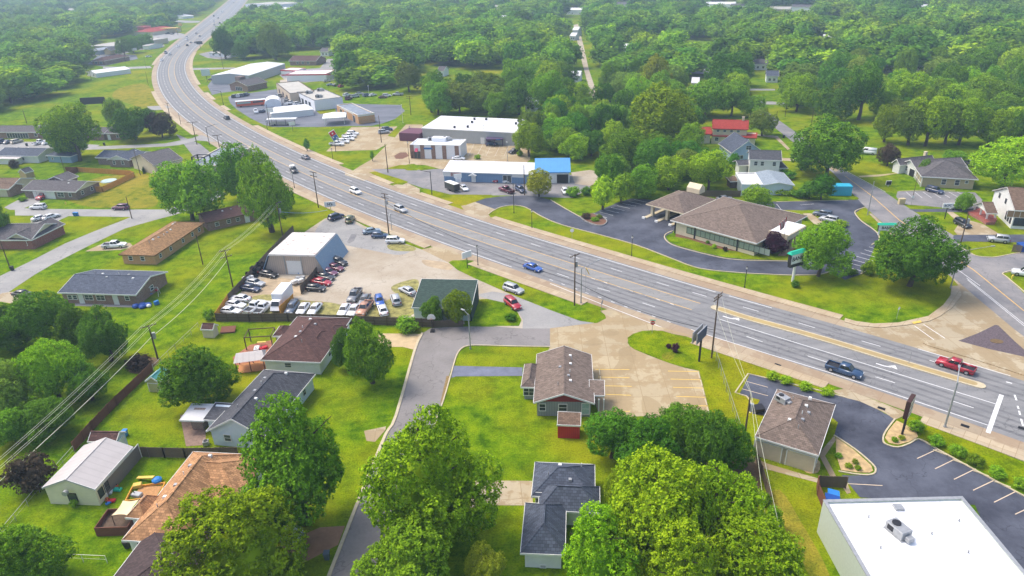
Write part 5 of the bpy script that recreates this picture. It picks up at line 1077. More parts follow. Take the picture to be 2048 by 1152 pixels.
def vehicle(k, c, rear, front, label, group=None, far=None, name=None, cat=None, ang=None, ctr=None, scale=1.0):
    proto(k)
    if ang is None:
        a, b = W(*rear), W(*front); d = b - a; ctr = (a + b) / 2; ang = math.atan2(d.y, d.x)
    nm = name or NAME[k]; cat = cat or {'sedan': 'car', 'hatch': 'car', 'suv': 'car', 'van': 'van', 'pickup': 'pickup truck', 'jeep': 'car'}[k]
    if far is None: far = PX(ctr)[2] < 4.6
    zz = 0.04
    if far:
        o = bpy.data.objects.new(nm, PARTS[k + '_far']); COL.objects.link(o); o.location = (ctr.x, ctr.y, zz); o.rotation_euler = (0, 0, ang)
        o.material_slots[0].link = 'OBJECT'; o.material_slots[0].material = paint(c); o.scale = (scale,) * 3
        return tag(o, label, cat, group)
    t = empty(nm, (ctr.x, ctr.y, zz), ang, label, cat, group)
    for pn, me, loc, sub in PARTS[k]:
        o = bpy.data.objects.new(pn, me); COL.objects.link(o); o.parent = t
        if loc: o.location = loc
        if pn == 'body': o.material_slots[0].link = 'OBJECT'; o.material_slots[0].material = paint(c)
        for sn, sm in sub:
            q_ = bpy.data.objects.new(sn, sm); COL.objects.link(q_); q_.parent = o
    return t

V = vehicle
# on the highway
V('suv', 'white', (701, 382), (722, 391), 'white SUV driving down the highway just past the tall twin-arm pole', 'cars driving on the highway')
V('suv', 'silver', (791, 418), (812, 427), 'silver SUV driving down the highway beside the yellow lines right of the white one', 'cars driving on the highway')
V('sedan', 'blue', (1050, 534), (1082, 545), 'bright blue car driving in the near lane of the highway', 'cars driving on the highway', name='blue_car')
V('pickup', 'darkblue', (1655, 736), (1720, 757), 'dark blue pickup truck driving along the near highway lane', 'cars driving on the highway')
V('pickup', 'red', (1944, 749), (1876, 727), 'red pickup truck driving in the far highway lane past the median', 'cars driving on the highway')
V('sedan', 'grey', (618, 320), (605, 315), 'dark grey car alone in the upper highway lanes left of the verge', 'cars driving on the highway')
t = V('pickup', 'black', (582, 336), (594, 351), 'black pickup with white topper half hidden by the roadside tree', 'cars driving on the highway')
MB().hull([(-2.8, -.9, 1.13), (-.78, -.9, 1.13), (-.78, .9, 1.13), (-2.8, .9, 1.13)], [(-2.7, -.75, 1.8), (-.85, -.75, 1.8), (-.85, .75, 1.8), (-2.7, .75, 1.8)]).build('bed_topper', WHITE, t)
V('suv', 'black', (459, 241), (449, 236), 'black SUV alone in the upper lane where the highway straightens', 'cars driving on the highway')
def on_road(x, y, k, c, label, toward=True):
    p = W(x, y); i = min(range(len(CEN)), key=lambda j: (CEN[j] - p).length); d = CEN[min(i + 1, len(CEN) - 1)] - CEN[i - 1]
    if not toward: d = -d
    V(k, c, None, None, label, 'cars far up the highway', True, ang=math.atan2(d.y, d.x), ctr=p)
for a in [(323, 122, 'suv', 'white', 'white car lowest on the far bend of the highway near the kerb', True), (340, 110, 'suv', 'silver', 'silver car beside the dark van on the far highway bend', True), (332, 107, 'van', 'grey', 'dark van by the kerb on the far highway bend', True),
          (356, 94, 'suv', 'white', 'white van alone above the bend on the far highway', True), (374, 80, 'van', 'white', 'white vehicle in front of a dark one before the red roofed restaurant', True), (374, 76, 'suv', 'grey', 'dark car close behind the white van on the far highway', True),
          (393, 68, 'sedan', 'black', 'black car in the middle lanes beside the yellow canopy', True), (400, 73, 'sedan', 'grey', 'grey car in the right lanes ahead of the light pole', False), (382, 86, 'sedan', 'grey', 'grey car of the pair side by side on the far highway', False),
          (391, 86, 'sedan', 'black', 'black car of the pair side by side on the far highway', False), (375, 92, 'suv', 'black', 'black car nearest the bend in the oncoming lanes', False), (429, 50, 'sedan', 'grey', 'grey car beside the white one near the pink kiosk', True), (428, 44, 'suv', 'white', 'white car left of the pink kiosk on the far highway', True),
          (440, 47, 'suv', 'black', 'black car nearest the pink kiosk on the far highway', False), (437, 37, 'sedan', 'black', 'black car above the white one on the highway top', True), (428, 33, 'suv', 'black', 'black car at the left kerb near the highway top', True), (444, 25, 'van', 'white', 'white van near the highway top', True), (468, 6, 'sedan', 'grey', 'grey car at the very top of the highway', False)]:
    on_road(*a)
# central car lot
G1 = 'cars stored in the gravel lot'
for a in [('sedan', 'black', (520, 549), (555, 556), 'black sedan beside the scrap heap at the left of the repair shop door'), ('sedan', 'silver', (494, 567), (528, 573), 'silver blue sedan between the two dark sedans by the fence'), ('sedan', 'navy', (484, 578), (520, 584), 'dark navy sedan below the silver sedan by the fence'),
          ('sedan', 'white', (500, 604), (463, 600), 'topmost of the three white sedans near the orange fence'), ('sedan', 'white', (453, 611), (490, 617), 'middle one of the three white sedans near the orange fence'), ('sedan', 'white', (442, 625), (479, 628), 'lowest of the three white sedans against the board fence'),
          ('pickup', 'white', (496, 630), (524, 609), 'white pickup with black bed between sedans and truck'), ('pickup', 'white', (516, 632), (538, 612), 'white pickup directly left of the box truck'), ('suv', 'bluegrey', (593, 612), (578, 631), 'blue grey SUV directly right of the box truck'),
          ('sedan', 'white', (614, 613), (600, 632), 'white sedan right of the blue grey SUV by the fence'), ('sedan', 'white', (638, 614), (623, 632), 'white sedan second right of the blue grey SUV by the fence'),
          ('suv', 'black', (662, 524), (693, 533), 'black SUV at the top of the row beside the blue side panel'), ('sedan', 'maroon', (655, 536), (685, 543), 'dark maroon sedan under the black SUV in the slanting row'), ('sedan', 'purple', (645, 545), (671, 552), 'third car of the slanting row with dark plum paint'),
          ('sedan', 'black', (637, 555), (664, 561), 'black sedan above the red car in the slanting row'), ('sedan', 'red', (628, 566), (659, 571), 'red sedan in the slanting row'), ('hatch', 'black', (617, 580), (648, 582), 'black hatchback at the bottom of the slanting row'),
          ('pickup', 'grey', (718, 584), (702, 608), 'dark grey pickup parked alone on the gravel nose down'), ('sedan', 'grey', (735, 596), (725, 613), 'grey sedan right of the dark pickup'), ('hatch', 'blue', (757, 597), (762, 616), 'vivid blue car behind the white sedan in the lot'),
          ('suv', 'silver', (795, 613), (789, 596), 'silver estate car right of the vivid blue car'), ('sedan', 'silver', (827, 592), (804, 580), 'silver white sedan beside the green roof'), ('sedan', 'white', (694, 617), (684, 632), 'white sedan leftmost of the pair left of the tan pickup'),
          ('sedan', 'white', (714, 618), (703, 633), 'white sedan touching the tan pickup'), ('pickup', 'tan', (739, 611), (722, 633), 'faded tan pickup between white cars at the fence'), ('sedan', 'white', (769, 633), (763, 616), 'white sedan in front of the vivid blue car'),
          ('suv', 'navy', (662, 442), (683, 434), 'navy SUV at the top corner of the gravel lot'), ('suv', 'olive', (697, 449), (704, 437), 'olive green SUV at the top of the gravel lot'), ('sedan', 'lightblue', (729, 468), (758, 464), 'light blue grey sedan along the lot edge'), ('hatch', 'darkblue', (746, 475), (774, 475), 'dark blue hatchback along the lot edge'), ('suv', 'white', (775, 486), (807, 486), 'white SUV on weeds at the lot edge')]: V(*a, G1)
V('suv', 'silver', (1011, 578), (1043, 589), 'silver SUV on the drive above the red one'); V('suv', 'red', (1013, 603), (1038, 623), 'red SUV at the lawn corner by the green office')
def box_truck(rear, front, label):
    a, b = W(*rear), W(*front); d = b - a; c = (a + b) / 2; t = empty('box_truck', (c.x, c.y, .04), math.atan2(d.y, d.x), label, 'truck')
    bevel(MB().box(-4.0, -1.15, .95, 1.7, 1.15, 3.4).build('cargo_box', WBRIGHT, t), .04); MB().box(-3.9, -1.0, .6, 2.3, 1.0, .93).build('chassis', DARK, t)
    bevel(MB().hull([(1.8, -1.0, .6), (3.9, -1.0, .6), (3.9, 1.0, .6), (1.8, 1.0, .6)], [(1.8, -.9, 2.35), (2.6, -.9, 2.35), (2.6, .9, 2.35), (1.8, .9, 2.35)]).build('cab', paint('white'), t), .06)
    MB().hull([(2.84, -.8, 1.45), (3.38, -.86, 1.45), (3.38, .86, 1.45), (2.84, .8, 1.45)], [(2.75, -.78, 2.2), (2.8, -.78, 2.2), (2.8, .78, 2.2), (2.75, .78, 2.2)]).build('windscreen', CGL, t)
    for x in (2.9, -2.6):
        for y in (-.95, .95): o = wheel_mb(.42, .28).build('wheel', RUBBER, t, (x, y, .42)); MB().tube((0, -.15, 0), (0, .15, 0), .22, n=10).build('rim', RIM, o)
box_truck((578, 594), (550, 628), 'white box truck nose down beside the board fence')
# strip building lot
for a in [('sedan', 'red', (1005, 359), (989, 366), 'red car parked at the blue strip building door'), ('sedan', 'white', (1027, 361), (1008, 366), 'white car parked right of the red one at the blue building'), ('pickup', 'maroon', (1024, 388), (1002, 380), 'maroon pickup at the front edge of the worn lot'), ('suv', 'navy', (1033, 378), (1049, 388), 'dark blue SUV right of the maroon pickup'),
          ('hatch', 'white', (1128, 383), (1132, 390), 'small white car beside the round bush under the blue roof'), ('sedan', 'white', (920, 373), (936, 386), 'white sedan next to the black trailer'), ('suv', 'black', (916, 360), (903, 360), 'black car behind the white pole sign'), ('sedan', 'red', (1036, 354), (1048, 355), 'red car half hidden behind the yellow green tree'),
          ('sedan', 'white', (908, 320), (926, 320), 'white and blue car between pizza shop and strip roof'), ('suv', 'black', (1036, 304), (1021, 308), 'black SUV by the shrub on the concrete lot'), ('sedan', 'darkblue', (976, 291), (991, 290), 'dark blue car under the small dark shelter'),
          ('suv', 'silver', (757, 268), (779, 266), 'silver SUV in the concrete lot'), ('suv', 'navy', (764, 262), (785, 261), 'navy SUV behind the silver one in the concrete lot'), ('sedan', 'maroon', (846, 275), (829, 276), 'maroon car at the brown annex of the metal building')]: V(*a)
for i, (x, y) in enumerate(((664, 291), (677, 286), (687, 280.5), (689, 275), (696, 269.5))):
    V('pickup' if i in (0, 3) else 'suv', 'white', (x, y), (x + 20, y + .5), ['nearest', 'second nearest', 'middle', 'second farthest', 'farthest'][i] + ' of the five white vehicles in a row at the pizza lot edge', 'white vehicles in a row at the pizza lot')
# blacktop shop lots
for a in [('suv', 'silver', (551, 196), (570, 192), 'silver car nearest the brown shop fronts'), ('suv', 'grey', (570, 202), (588, 198), 'grey SUV in front of the black glass doors'), ('sedan', 'red', (592, 197), (582, 193), 'red car squeezed at the corner of the white shop'), ('suv', 'grey', (570, 207), (586, 203), 'dark grey car second in the slanted row'),
          ('pickup', 'white', (571, 211), (590, 206), 'white pickup in the slanted row near the big white tent'), ('suv', 'white', (586, 212), (604, 208), 'white SUV right of the white pickup near the tent'), ('sedan', 'bluegrey', (561, 220), (574, 217), 'blue grey car peeking behind the big white tent'),
          ('suv', 'black', (463, 198), (476, 192), 'black SUV leftmost in the row on the blacktop edge'), ('suv', 'white', (473, 197), (484, 191), 'white car second in the row on the blacktop edge'), ('suv', 'grey', (481, 196), (490, 190), 'grey SUV third in the row on the blacktop edge'), ('suv', 'navy', (489, 194), (498, 189), 'navy SUV rightmost in the row on the blacktop edge'),
          ('pickup', 'white', (510, 221), (514, 230), 'white boxy truck in front of the orange trolley'), ('hatch', 'navy', (521, 227), (530, 223), 'dark small car right of the white boxy truck'),
          ('sedan', 'silver', (645, 165), (664, 163), 'silver car behind the storage block'), ('sedan', 'lightblue', (655, 172), (668, 171), 'pale green car in the back yard row'), ('sedan', 'black', (667, 173), (677, 171), 'black car in the back yard row'), ('hatch', 'red', (677, 176), (687, 173), 'red car in the back yard row beside the woods'),
          ('suv', 'white', (688, 194), (699, 191), 'white SUV at the corner of the white shop roof'), ('suv', 'silver', (703, 196), (718, 194), 'silver SUV at the grass edge behind the shops'), ('sedan', 'silver', (713, 190), (726, 189), 'silver car at the foot of the woods behind the SUV'), ('suv', 'bluegrey', (728, 194), (740, 192), 'blue grey car left of the white one by the woods'),
          ('sedan', 'white', (740, 193), (751, 191), 'white car beside the pale pole at the woods'), ('sedan', 'brown', (758, 197), (774, 196), 'rusty brown car on the grass by the woods'), ('suv', 'white', (768, 194), (780, 193), 'white SUV behind the rusty brown car'), ('pickup', 'silver', (805, 191), (787, 191), 'silver pickup alone at the woods right end'),
          ('suv', 'purple', (693, 201), (702, 198), 'purple car at the white shop rear corner'), ('suv', 'white', (470, 178), (486, 180), 'white SUV in front of the brown gabled shop'), ('sedan', 'white', (430, 155), (442, 154), 'white car on the small blacktop below the curve'), ('sedan', 'black', (430, 161), (416, 160), 'black car on the small blacktop below the curve'),
          ('suv', 'white', (222, 121), (211, 119), 'white SUV in the far left shop lot'), ('sedan', 'white', (212, 115), (222, 116), 'white pickup like car behind the SUV at the far left shop'), ('sedan', 'black', (232, 117), (241, 115), 'black car in the far left shop lot'), ('sedan', 'grey', (197, 127), (205, 126), 'grey car in front of the far left brown shop'),
          ('sedan', 'white', (292, 115), (303, 114), 'white car on the drive by the far left kerb'), ('pickup', 'black', (332, 69), (341, 68), 'black pickup under the yellow canopy'), ('pickup', 'black', (349, 68), (341, 70), 'black truck right of the yellow canopy'), ('pickup', 'brown', (312, 80), (322, 78), 'brown loaded truck on the far restaurant lot'), ('sedan', 'silver', (329, 84), (337, 83), 'silver car by the kerb of the far restaurant lot')]: V(*a)
# west neighbourhood
for a in [('pickup', 'red', (100, 391), (78, 401), 'red pickup in front of the brick duplex garage'), ('suv', 'white', (92, 418), (63, 418), 'white SUV at the end of the duplex driveway'), ('suv', 'purple', (256, 419), (229, 419), 'plum coloured SUV driving on the pale street'), ('sedan', 'white', (72, 442), (92, 437), 'white blue car left of the white sedan behind the red brick house'), ('sedan', 'white', (93, 440), (113, 434), 'white sedan behind the red brick house'),
          ('pickup', 'white', (211, 496), (249, 494), 'white crew cab pickup beside the ochre roofed house'), ('sedan', 'black', (29, 591), (66, 594), 'black sedan on the concrete drive by the dark tree mass'), ('suv', 'navy', (-2, 288), (10, 284), 'navy SUV at the left end of the townhouse parking'), ('sedan', 'bluegrey', (13, 288), (23, 285), 'blue grey car beside the navy SUV at the townhouses'), ('suv', 'beige', (26, 288), (43, 284), 'beige SUV in the townhouse parking'),
          ('pickup', 'white', (73, 290), (87, 286), 'white pickup in the townhouse parking'), ('sedan', 'white', (88, 290), (104, 286), 'white sedan nearest the tree in the townhouse parking')]: V(*a)
# east side
for a in [('suv', 'bluegrey', (1660, 435), (1629, 430), 'blue grey SUV in the upper bank parking space'), ('suv', 'silver', (1668, 446), (1646, 441), 'dark silver car half behind the clipped bush at the bank'), ('suv', 'navy', (1857, 382), (1880, 388), 'dark navy SUV parked before the porch house'), ('van', 'white', (1744, 309), (1725, 307), 'white cargo van on the lawn by the bronze tree'),
          ('pickup', 'grey', (1929, 328), (1949, 334), 'dark grey pickup behind the porch house'), ('sedan', 'silver', (1904, 418), (1920, 416), 'silver car left of the small tree at the church house'), ('pickup', 'white', (1946, 417), (1924, 418), 'white truck behind the small tree at the church house'), ('suv', 'black', (1912, 446), (1936, 458), 'black SUV on the concrete pad by the wooden pole'),
          ('jeep', 'silver', (2014, 486), (1976, 482), 'silver off-road car with black top at the kerb lawn'), ('pickup', 'white', (2075, 556), (2032, 549), 'white pickup cut by the right edge near the yellow hydrant'), ('sedan', 'grey', (1436, 402), (1462, 400), 'grey car mostly hidden behind the bank roof'),
          ('suv', 'white', (1414, 105), (1424, 106), 'white car on the lawn between far trees'), ('suv', 'white', (590, 1080), (548, 1072), 'white SUV under the lime tree at the bottom drive'), ('suv', 'white', (1955, 268), (1978, 262), 'white car among the row of thin trees on the right')]: V(*a)

# trailers, tents and shelters
def rect_thing(name, px, ang, label, cat): return empty(name, W(*px), ang, label, cat)
t = rect_thing('enclosed_trailer', (905, 381), R(-52), 'black enclosed trailer with white roof next to the white sedan', 'trailer')
bevel(MB().box(-2.6, -1.1, .5, 2.6, 1.1, 2.5).build('body', paint('black'), t), .05); MB().box(-2.5, -1.05, 2.501, 2.5, 1.05, 2.6).build('roof', WHITE, t); wheel_mb(.35).build('wheel', RUBBER, t, (0, -1.0, .35)); wheel_mb(.35).build('wheel', RUBBER, t, (0, 1.0, .35)); MB().box(2.6, -.06, .45, 3.8, .06, .55).build('tow_bar', DARK, t)
t = rect_thing('market_tent', (584, 232), R(22), 'long white marquee tent with scalloped roof on the blacktop', 'tent')
MB().hull([(-9.5, -4, 0), (9.5, -4, 0), (9.5, 4, 0), (-9.5, 4, 0)], [(-9.3, -3.9, 2.8), (9.3, -3.9, 2.8), (9.3, 3.9, 2.8), (-9.3, 3.9, 2.8)]).build('tent_wall', WHITE, t)
tr = MB(); tr.hull([(-9.6, -4.2, 2.81), (9.6, -4.2, 2.81), (9.6, 4.2, 2.81), (-9.6, 4.2, 2.81)], [(-7, -.1, 4.8), (7, -.1, 4.8), (7, .1, 4.8), (-7, .1, 4.8)]); tr.build('tent_roof', MEMB, t)
t = rect_thing('arched_shelter', (547, 210), R(-75), 'white arched fabric shelter on the blacktop near the orange trolley', 'shelter')
ar = [(4.0 * math.cos(a), 3.9 * math.sin(a) ** .6 if math.sin(a) > 0 else 0) for a in [math.pi * k / 10 for k in range(11)]]
m_ = MB(); n0 = 0; m_.v = [(x_, y_, z_) for x_ in (-5, 5) for y_, z_ in ar]; m_.f = [(i, i + 1, i + 12, i + 11) for i in range(10)] + [tuple(range(11)), tuple(range(21, 10, -1))]; m_.m = [0] * 12; m_.build('cover', MEMB, t); MB().box(4.4, -2, 0, 4.6, 2, 2.6).build('opening_panel', GREYM, t)
t = rect_thing('canopy', (671, 246), R(10), 'square white canopy with pyramid roof over a fuel bay beside the garage', 'canopy')
MB().hull([(-5, -5, 3.3), (5, -5, 3.3), (5, 5, 3.3), (-5, 5, 3.3)], [(-.2, -.2, 4.8), (.2, -.2, 4.8), (.2, .2, 4.8), (-.2, .2, 4.8)]).build('canopy_roof', MEMB, t); MB().box(-5, -5, 3.0, 5, 5, 3.29).build('fascia', WHITE, t)
for x in (-4, 4):
    for y in (-4, 4): MB().box(x - .12, y - .12, 0, x + .12, y + .12, 3).build('post', WHITE, t)
t = rect_thing('trolley_bus', (503, 212), R(18), 'orange trolley bus with white roof on the shop lot', 'bus')
bevel(MB().box(-7, -1.3, .5, 7, 1.3, 2.7).build('body', mat('orange_red_body', (.62, .11, .05), .5, .1), t), .08); MB().box(-7.2, -1.4, 2.71, 7.2, 1.4, 2.95).build('roof', WHITE, t); MB().box(-6.5, -1.33, 1.6, 0, -1.301, 2.4).build('side_windows', MC['pale_glass'], t); MB().box(1, -1.33, 1.6, 6, -1.301, 2.4).build('side_windows', GLASS, t)
for x in (-5, 5):
    for y in (-1.15, 1.15): wheel_mb(.45).build('wheel', RUBBER, t, (x, y, .45))
t = rect_thing('flat_trailer', (565, 250), R(-2), 'low trailer under a white flat roof at the lot edge', 'trailer')
MB().box(-6.5, -1.6, 2.7, 6.5, 1.6, 2.85).build('roof', WHITE, t); bevel(MB().box(-5.5, -1.2, .5, 5.5, 1.2, 1.4).build('cargo', MEMBG, t), .1)
for x in (-6, -2, 2, 6): MB().box(x - .08, -1.4, 0, x + .08, -1.25, 2.7).build('post', DARK, t)
for x in (-3, 3): wheel_mb(.4).build('wheel', RUBBER, t, (x, -1.1, .4))
t = rect_thing('smoking_shelter', (990, 291), R(-3), 'dark metal shelter on the lot behind the strip building', 'shelter')
MB().box(-3.2, -1.8, 2.4, 3.2, 1.8, 2.9).build('roof', mat('plum_metal', (.09, .06, .12), .5, .1), t)
for x in (-3, 0, 3): MB().box(x - .12, -1.7, 0, x + .12, -1.5, 2.4).build('post', MC['plum_metal'], t)
MB().box(-3.1, 1.6, 0, 3.1, 1.75, 2.4).build('back_wall', MC['plum_metal'], t); MB().box(.6, -1.85, 2.45, 2.2, -1.81, 2.8).build('sign_board', MC['sign_blue'], t)
t = rect_thing('fuel_canopy', (339, 66), R(14), 'yellow topped drive-in canopy far up the highway', 'canopy'); MB().box(-9, -4, 4.2, 9, 4, 5.2).build('roof', mat('golden_yellow', (.7, .48, .1), .6, .08), t)
for x in (-7, 7): MB().box(x - .4, -.4, 0, x + .4, .4, 4.2).build('post', MC['golden_yellow'], t)
t = rect_thing('roof_frame', (408, 342), R(-12), 'dark square pergola frame on the flat lot', 'pergola'); t.location.z = 3.0; t.scale.z = .5
fr = MB()
for x in (-2.4, 2.4):
    for y in (-1.6, 1.6): fr.box(x - .2, y - .2, 0, x + .2, y + .2, 4.5)
fr.build('posts', DARK, t); fr = MB(); fr.box(-2.6, -1.8, 4.5, 2.6, -1.4, 4.9); fr.box(-2.6, 1.4, 4.5, 2.6, 1.8, 4.9); fr.box(-2.6, -1.4, 4.5, -2.2, 1.4, 4.9); fr.box(2.2, -1.4, 4.5, 2.6, 1.4, 4.9); fr.build('top_frame', DARK, t)
# ------------------------------------------------------------------ trees
def crown_data(seed, shape, nl, nt, nf, leaf, inn=.6, nr=.5, lr=.37, z0n=.12):
    rng = np.random.default_rng(seed); V_ = []; F_ = 0
    cs = []; rs = []
    for i in range(nl):
        u = (i + .5) / nl; zc = 1 - 2 * u + rng.normal() * .08; zc = max(-1, min(1, zc)); ph = i * 2.39996 + rng.normal() * .25; s = math.sqrt(max(0, 1 - zc * zc))
        rad = (1 - lr) + rng.normal() * .07 - (rng.random() ** 2) * (.25 if nl > 60 else 0); w = 1.0
        if shape == 'cone': w = .35 + .65 * (1 - (zc + 1) / 2) ** .8
        if shape == 'loose': rad += rng.normal() * .1
        cs.append((s * math.cos(ph) * rad * w, s * math.sin(ph) * rad * w, zc * rad * (1.05 if shape == 'cone' else .95))); rs.append((lr + rng.random() * .1) * (.75 + .25 * w) * (.8 if shape == 'loose' else 1))
    if nl > 60:      # small tufted lobes sit on a few big uneven limbs
        big = []
        for i in range(10):
            u = (i + .5) / 10; zc = 1 - 1.75 * u + rng.normal() * .1; ph = i * 2.39996 + rng.normal() * .5; s = math.sqrt(max(0.05, 1 - min(1, zc * zc))); rr = (.53 + rng.normal() * .12) * (1.25 if shape == 'loose' else 1)
            big.append((s * math.cos(ph) * rr, s * math.sin(ph) * rr, zc * rr * 1.05, (.31 + rng.random() * .16)))
        big.append((0, 0, 0, .5)); cs = []; rs = []
        for bx_, by_, bz_, br_ in big:
            for k in range(int(nl * 2.2 * br_ ** 2) + 5):
                d = rng.normal(size=3); d /= np.linalg.norm(d); q = np.array([bx_, by_, bz_]) + d * br_ * (.86 + rng.normal() * .1)
                if all(np.linalg.norm(q - np.array(o[:3])) > o[3] * .72 for o in big if o[0] != bx_): cs.append(tuple(q)); rs.append((.12 + rng.random() * .1) * (lr / .19))
        nt = int(nt * 1.25)
    cs.append((0, 0, 0)); rs.append(.5 if nl < 60 else .6)
    cs, rs = np.array(cs), np.array(rs)
    ctr, nor = [], []
    for c, r in zip(cs, rs):
        k = int(nt * (r / .4) ** 2) + 4; d = rng.normal(size=(k, 3)); d /= np.linalg.norm(d, axis=1)[:, None]
        p = c + d * r * (0.84 + .2 * rng.random((k, 1)))
        # keep tufts that are not deep inside another lobe
        dist = np.linalg.norm(p[:, None, :] - cs[None], axis=2) / rs[None]; keep = (dist < .8).sum(1) == 0
        p, d = p[keep], d[keep]
        if len(p) == 0: continue
        q = np.repeat(p, nf, 0) + rng.normal(size=(len(p) * nf, 3)) * leaf * .9; n = np.repeat(d, nf, 0) * .75 + rng.normal(size=(len(p) * nf, 3)) * nr + np.array([0, 0, .35])
        ctr.append(q); nor.append(n)
    C = np.concatenate(ctr); N = np.concatenate(nor); N /= np.linalg.norm(N, axis=1)[:, None]
    t = rng.normal(size=N.shape); U = np.cross(N, t); U /= np.linalg.norm(U, axis=1)[:, None]; Vv = np.cross(N, U)
    sz = leaf * (.6 + .8 * rng.random((len(C), 1)))
    a, b, c_, d_ = C + U * sz, C + Vv * sz * .62, C - U * sz, C - Vv * sz * .62
    verts = np.stack([a, b, c_, d_], 1).reshape(-1, 3)
    # solid inner masses so that crowns are not see-through
    bm = bmesh.new(); bmesh.ops.create_icosphere(bm, subdivisions=1, radius=1.0); iv = np.array([v.co[:] for v in bm.verts]); it = np.array([[v.index for v in f.verts] for f in bm.faces]); bm.free()
    inner = []; tris = []; off = len(verts)
    for c, r in (zip(cs, rs) if nl < 60 else [(cs[-1], .62)]): inner.append(c + iv * r * (inn + .1 * rng.random((len(iv), 1)))); tris.append(it + off); off += len(iv)
    verts = np.concatenate([verts] + inner); tris = np.concatenate(tris)
    # bring into unit crown: radius about 1, z 0.2 .. 1
    z0, z1 = verts[:, 2].min(), verts[:, 2].max(); verts[:, 2] = z0n + (1 - z0n) * (verts[:, 2] - z0) / (z1 - z0)
    verts[:, :2] /= np.percentile(np.abs(verts[:, :2]), 99)
    return verts, len(C), tris
def crown_mesh(name, m, *a, **k):
    verts, nq, tris = crown_data(*a, **k); me = bpy.data.meshes.new(name)
    nt_ = len(tris); me.vertices.add(len(verts)); me.vertices.foreach_set('co', verts.astype(np.float32).ravel())
    me.loops.add(nq * 4 + nt_ * 3); me.polygons.add(nq + nt_)
    me.loops.foreach_set('vertex_index', np.concatenate([np.arange(nq * 4), tris.ravel()]).astype(np.int32))
    st = np.concatenate([np.arange(nq) * 4, nq * 4 + np.arange(nt_) * 3]).astype(np.int32)
    me.polygons.foreach_set('loop_start', st)
    me.polygons.foreach_set('loop_total', np.concatenate([np.full(nq, 4), np.full(nt_, 3)]).astype(np.int32))
    me.update(calc_edges=True); me.materials.append(m); return me
CM = {}
for s in range(3):
    CM['hi', 'round', s] = crown_mesh('crown', LEAF['mid'], 10 + s, 'round', 110, 170, 8, .024, .9, .45, .19, .05)
    CM['md', 'round', s] = crown_mesh('crown', LEAF['mid'], 20 + s, 'round', 64, 110, 5, .035, .9, .4, .24, .05)
    CM['lo', 'round', s] = crown_mesh('crown', LEAF['mid'], 30 + s, 'round', 26, 60, 3, .062, .65, .3, .33)
for s in range(2):
    CM['hi', 'loose', s] = crown_mesh('crown', LEAF['mid'], 40 + s, 'loose', 100, 150, 8, .024, .8, .45, .19, .08)
    CM['md', 'loose', s] = crown_mesh('crown', LEAF['mid'], 50 + s, 'loose', 64, 110, 5, .035, .8, .45, .24, .1)
    CM['md', 'cone', s] = crown_mesh('crown', LEAF['mid'], 60 + s, 'cone', 34, 36, 5, .06)
    CM['bush', 'round', s] = crown_mesh('crown', LEAF['mid'], 70 + s, 'round', 14, 40, 4, .07)
for s in range(4): CM['tiny', 'round', s] = crown_mesh('crown', LEAF[('mid', 'dark', 'mid', 'lime')[s]], 80 + s, 'round', 16, 40, 2, .09, .72, .25)
def trunk_mesh(seed):
    rnd = random.Random(seed); m = MB(); p = Vector((0, 0, -.02)); r = .045
    for k in range(4):
        q_ = p + Vector((rnd.uniform(-.03, .03), rnd.uniform(-.03, .03), .15)); m.tube(p, q_, r, r * .82, 7); p, r = q_, r * .82
        if k >= 1:
            for j in range(3):
                a = rnd.random() * 6.28; e = p + Vector((math.cos(a) * .3, math.sin(a) * .3, .2)); m.tube(p, e, r * .5, r * .15, 5)
    m.tube(p, p + Vector((0, 0, .25)), r, r * .3, 6)
    o = m.build('t', BARK); me = o.data; bpy.data.objects.remove(o); return me
TM = [trunk_mesh(s) for s in range(3)]
def plant(x, y, rad, h, kind, lod, shape, v, label, group=None, name=None, cat='tree', rot=None, ry=None):
    rad *= .93 if lod in ('hi', 'md') else 1
    t = empty(name or {'round': 'broadleaf_tree', 'loose': 'broadleaf_tree', 'cone': 'conical_tree'}[shape], (x, y, 0), rot if rot is not None else random.random() * 6.28, label, cat, group)
    o = bpy.data.objects.new('crown', CM[lod, shape, v]); COL.objects.link(o); o.parent = t; o.scale = (rad, ry or rad * random.uniform(.88, 1.08), h)
    o.material_slots[0].link = 'OBJECT'; o.material_slots[0].material = LEAF[kind]
    if lod == 'bush': o.scale = (rad, rad, h * 1.25); o.location.z = -.25 * h
    else: q_ = bpy.data.objects.new('trunk', TM[v % 3]); COL.objects.link(q_); q_.parent = t; q_.scale = (h * .8, h * .8, h)
    return t
HT = []
def tree(bx, by, w, top, kind, label, shape='round', group=None, name=None, lod=None):
    """a tree whose foot stands at photo pixel (bx, by), crown w pixels wide, top at row `top`"""
    p = W(bx, by); s = PX((p.x, p.y, 6))[2]; h = ZT(bx, by, top); rad = w / 2 / s
    lod = lod or ('hi' if s > 7.5 else 'md')
    if shape == 'cone': lod = 'md'
    n = 2 if (shape != 'round' or lod == 'bush') else 3
    HT.append((p.x, p.y, rad)); return plant(p.x, p.y, rad, h, kind, lod, shape, len(HT) % n, label, group, name)
def bush(bx, by, w, top, label, kind='mid', group=None, name='shrub'):
    p = W(bx, by); s = PX((p.x, p.y, 1))[2]; h = max(.5, ZT(bx, by, top)); HT.append((p.x, p.y, w / 2 / s))
    return plant(p.x, p.y, w / 2 / s, h, kind, 'bush', 'round', len(HT) % 2, label, group, name, 'shrub')
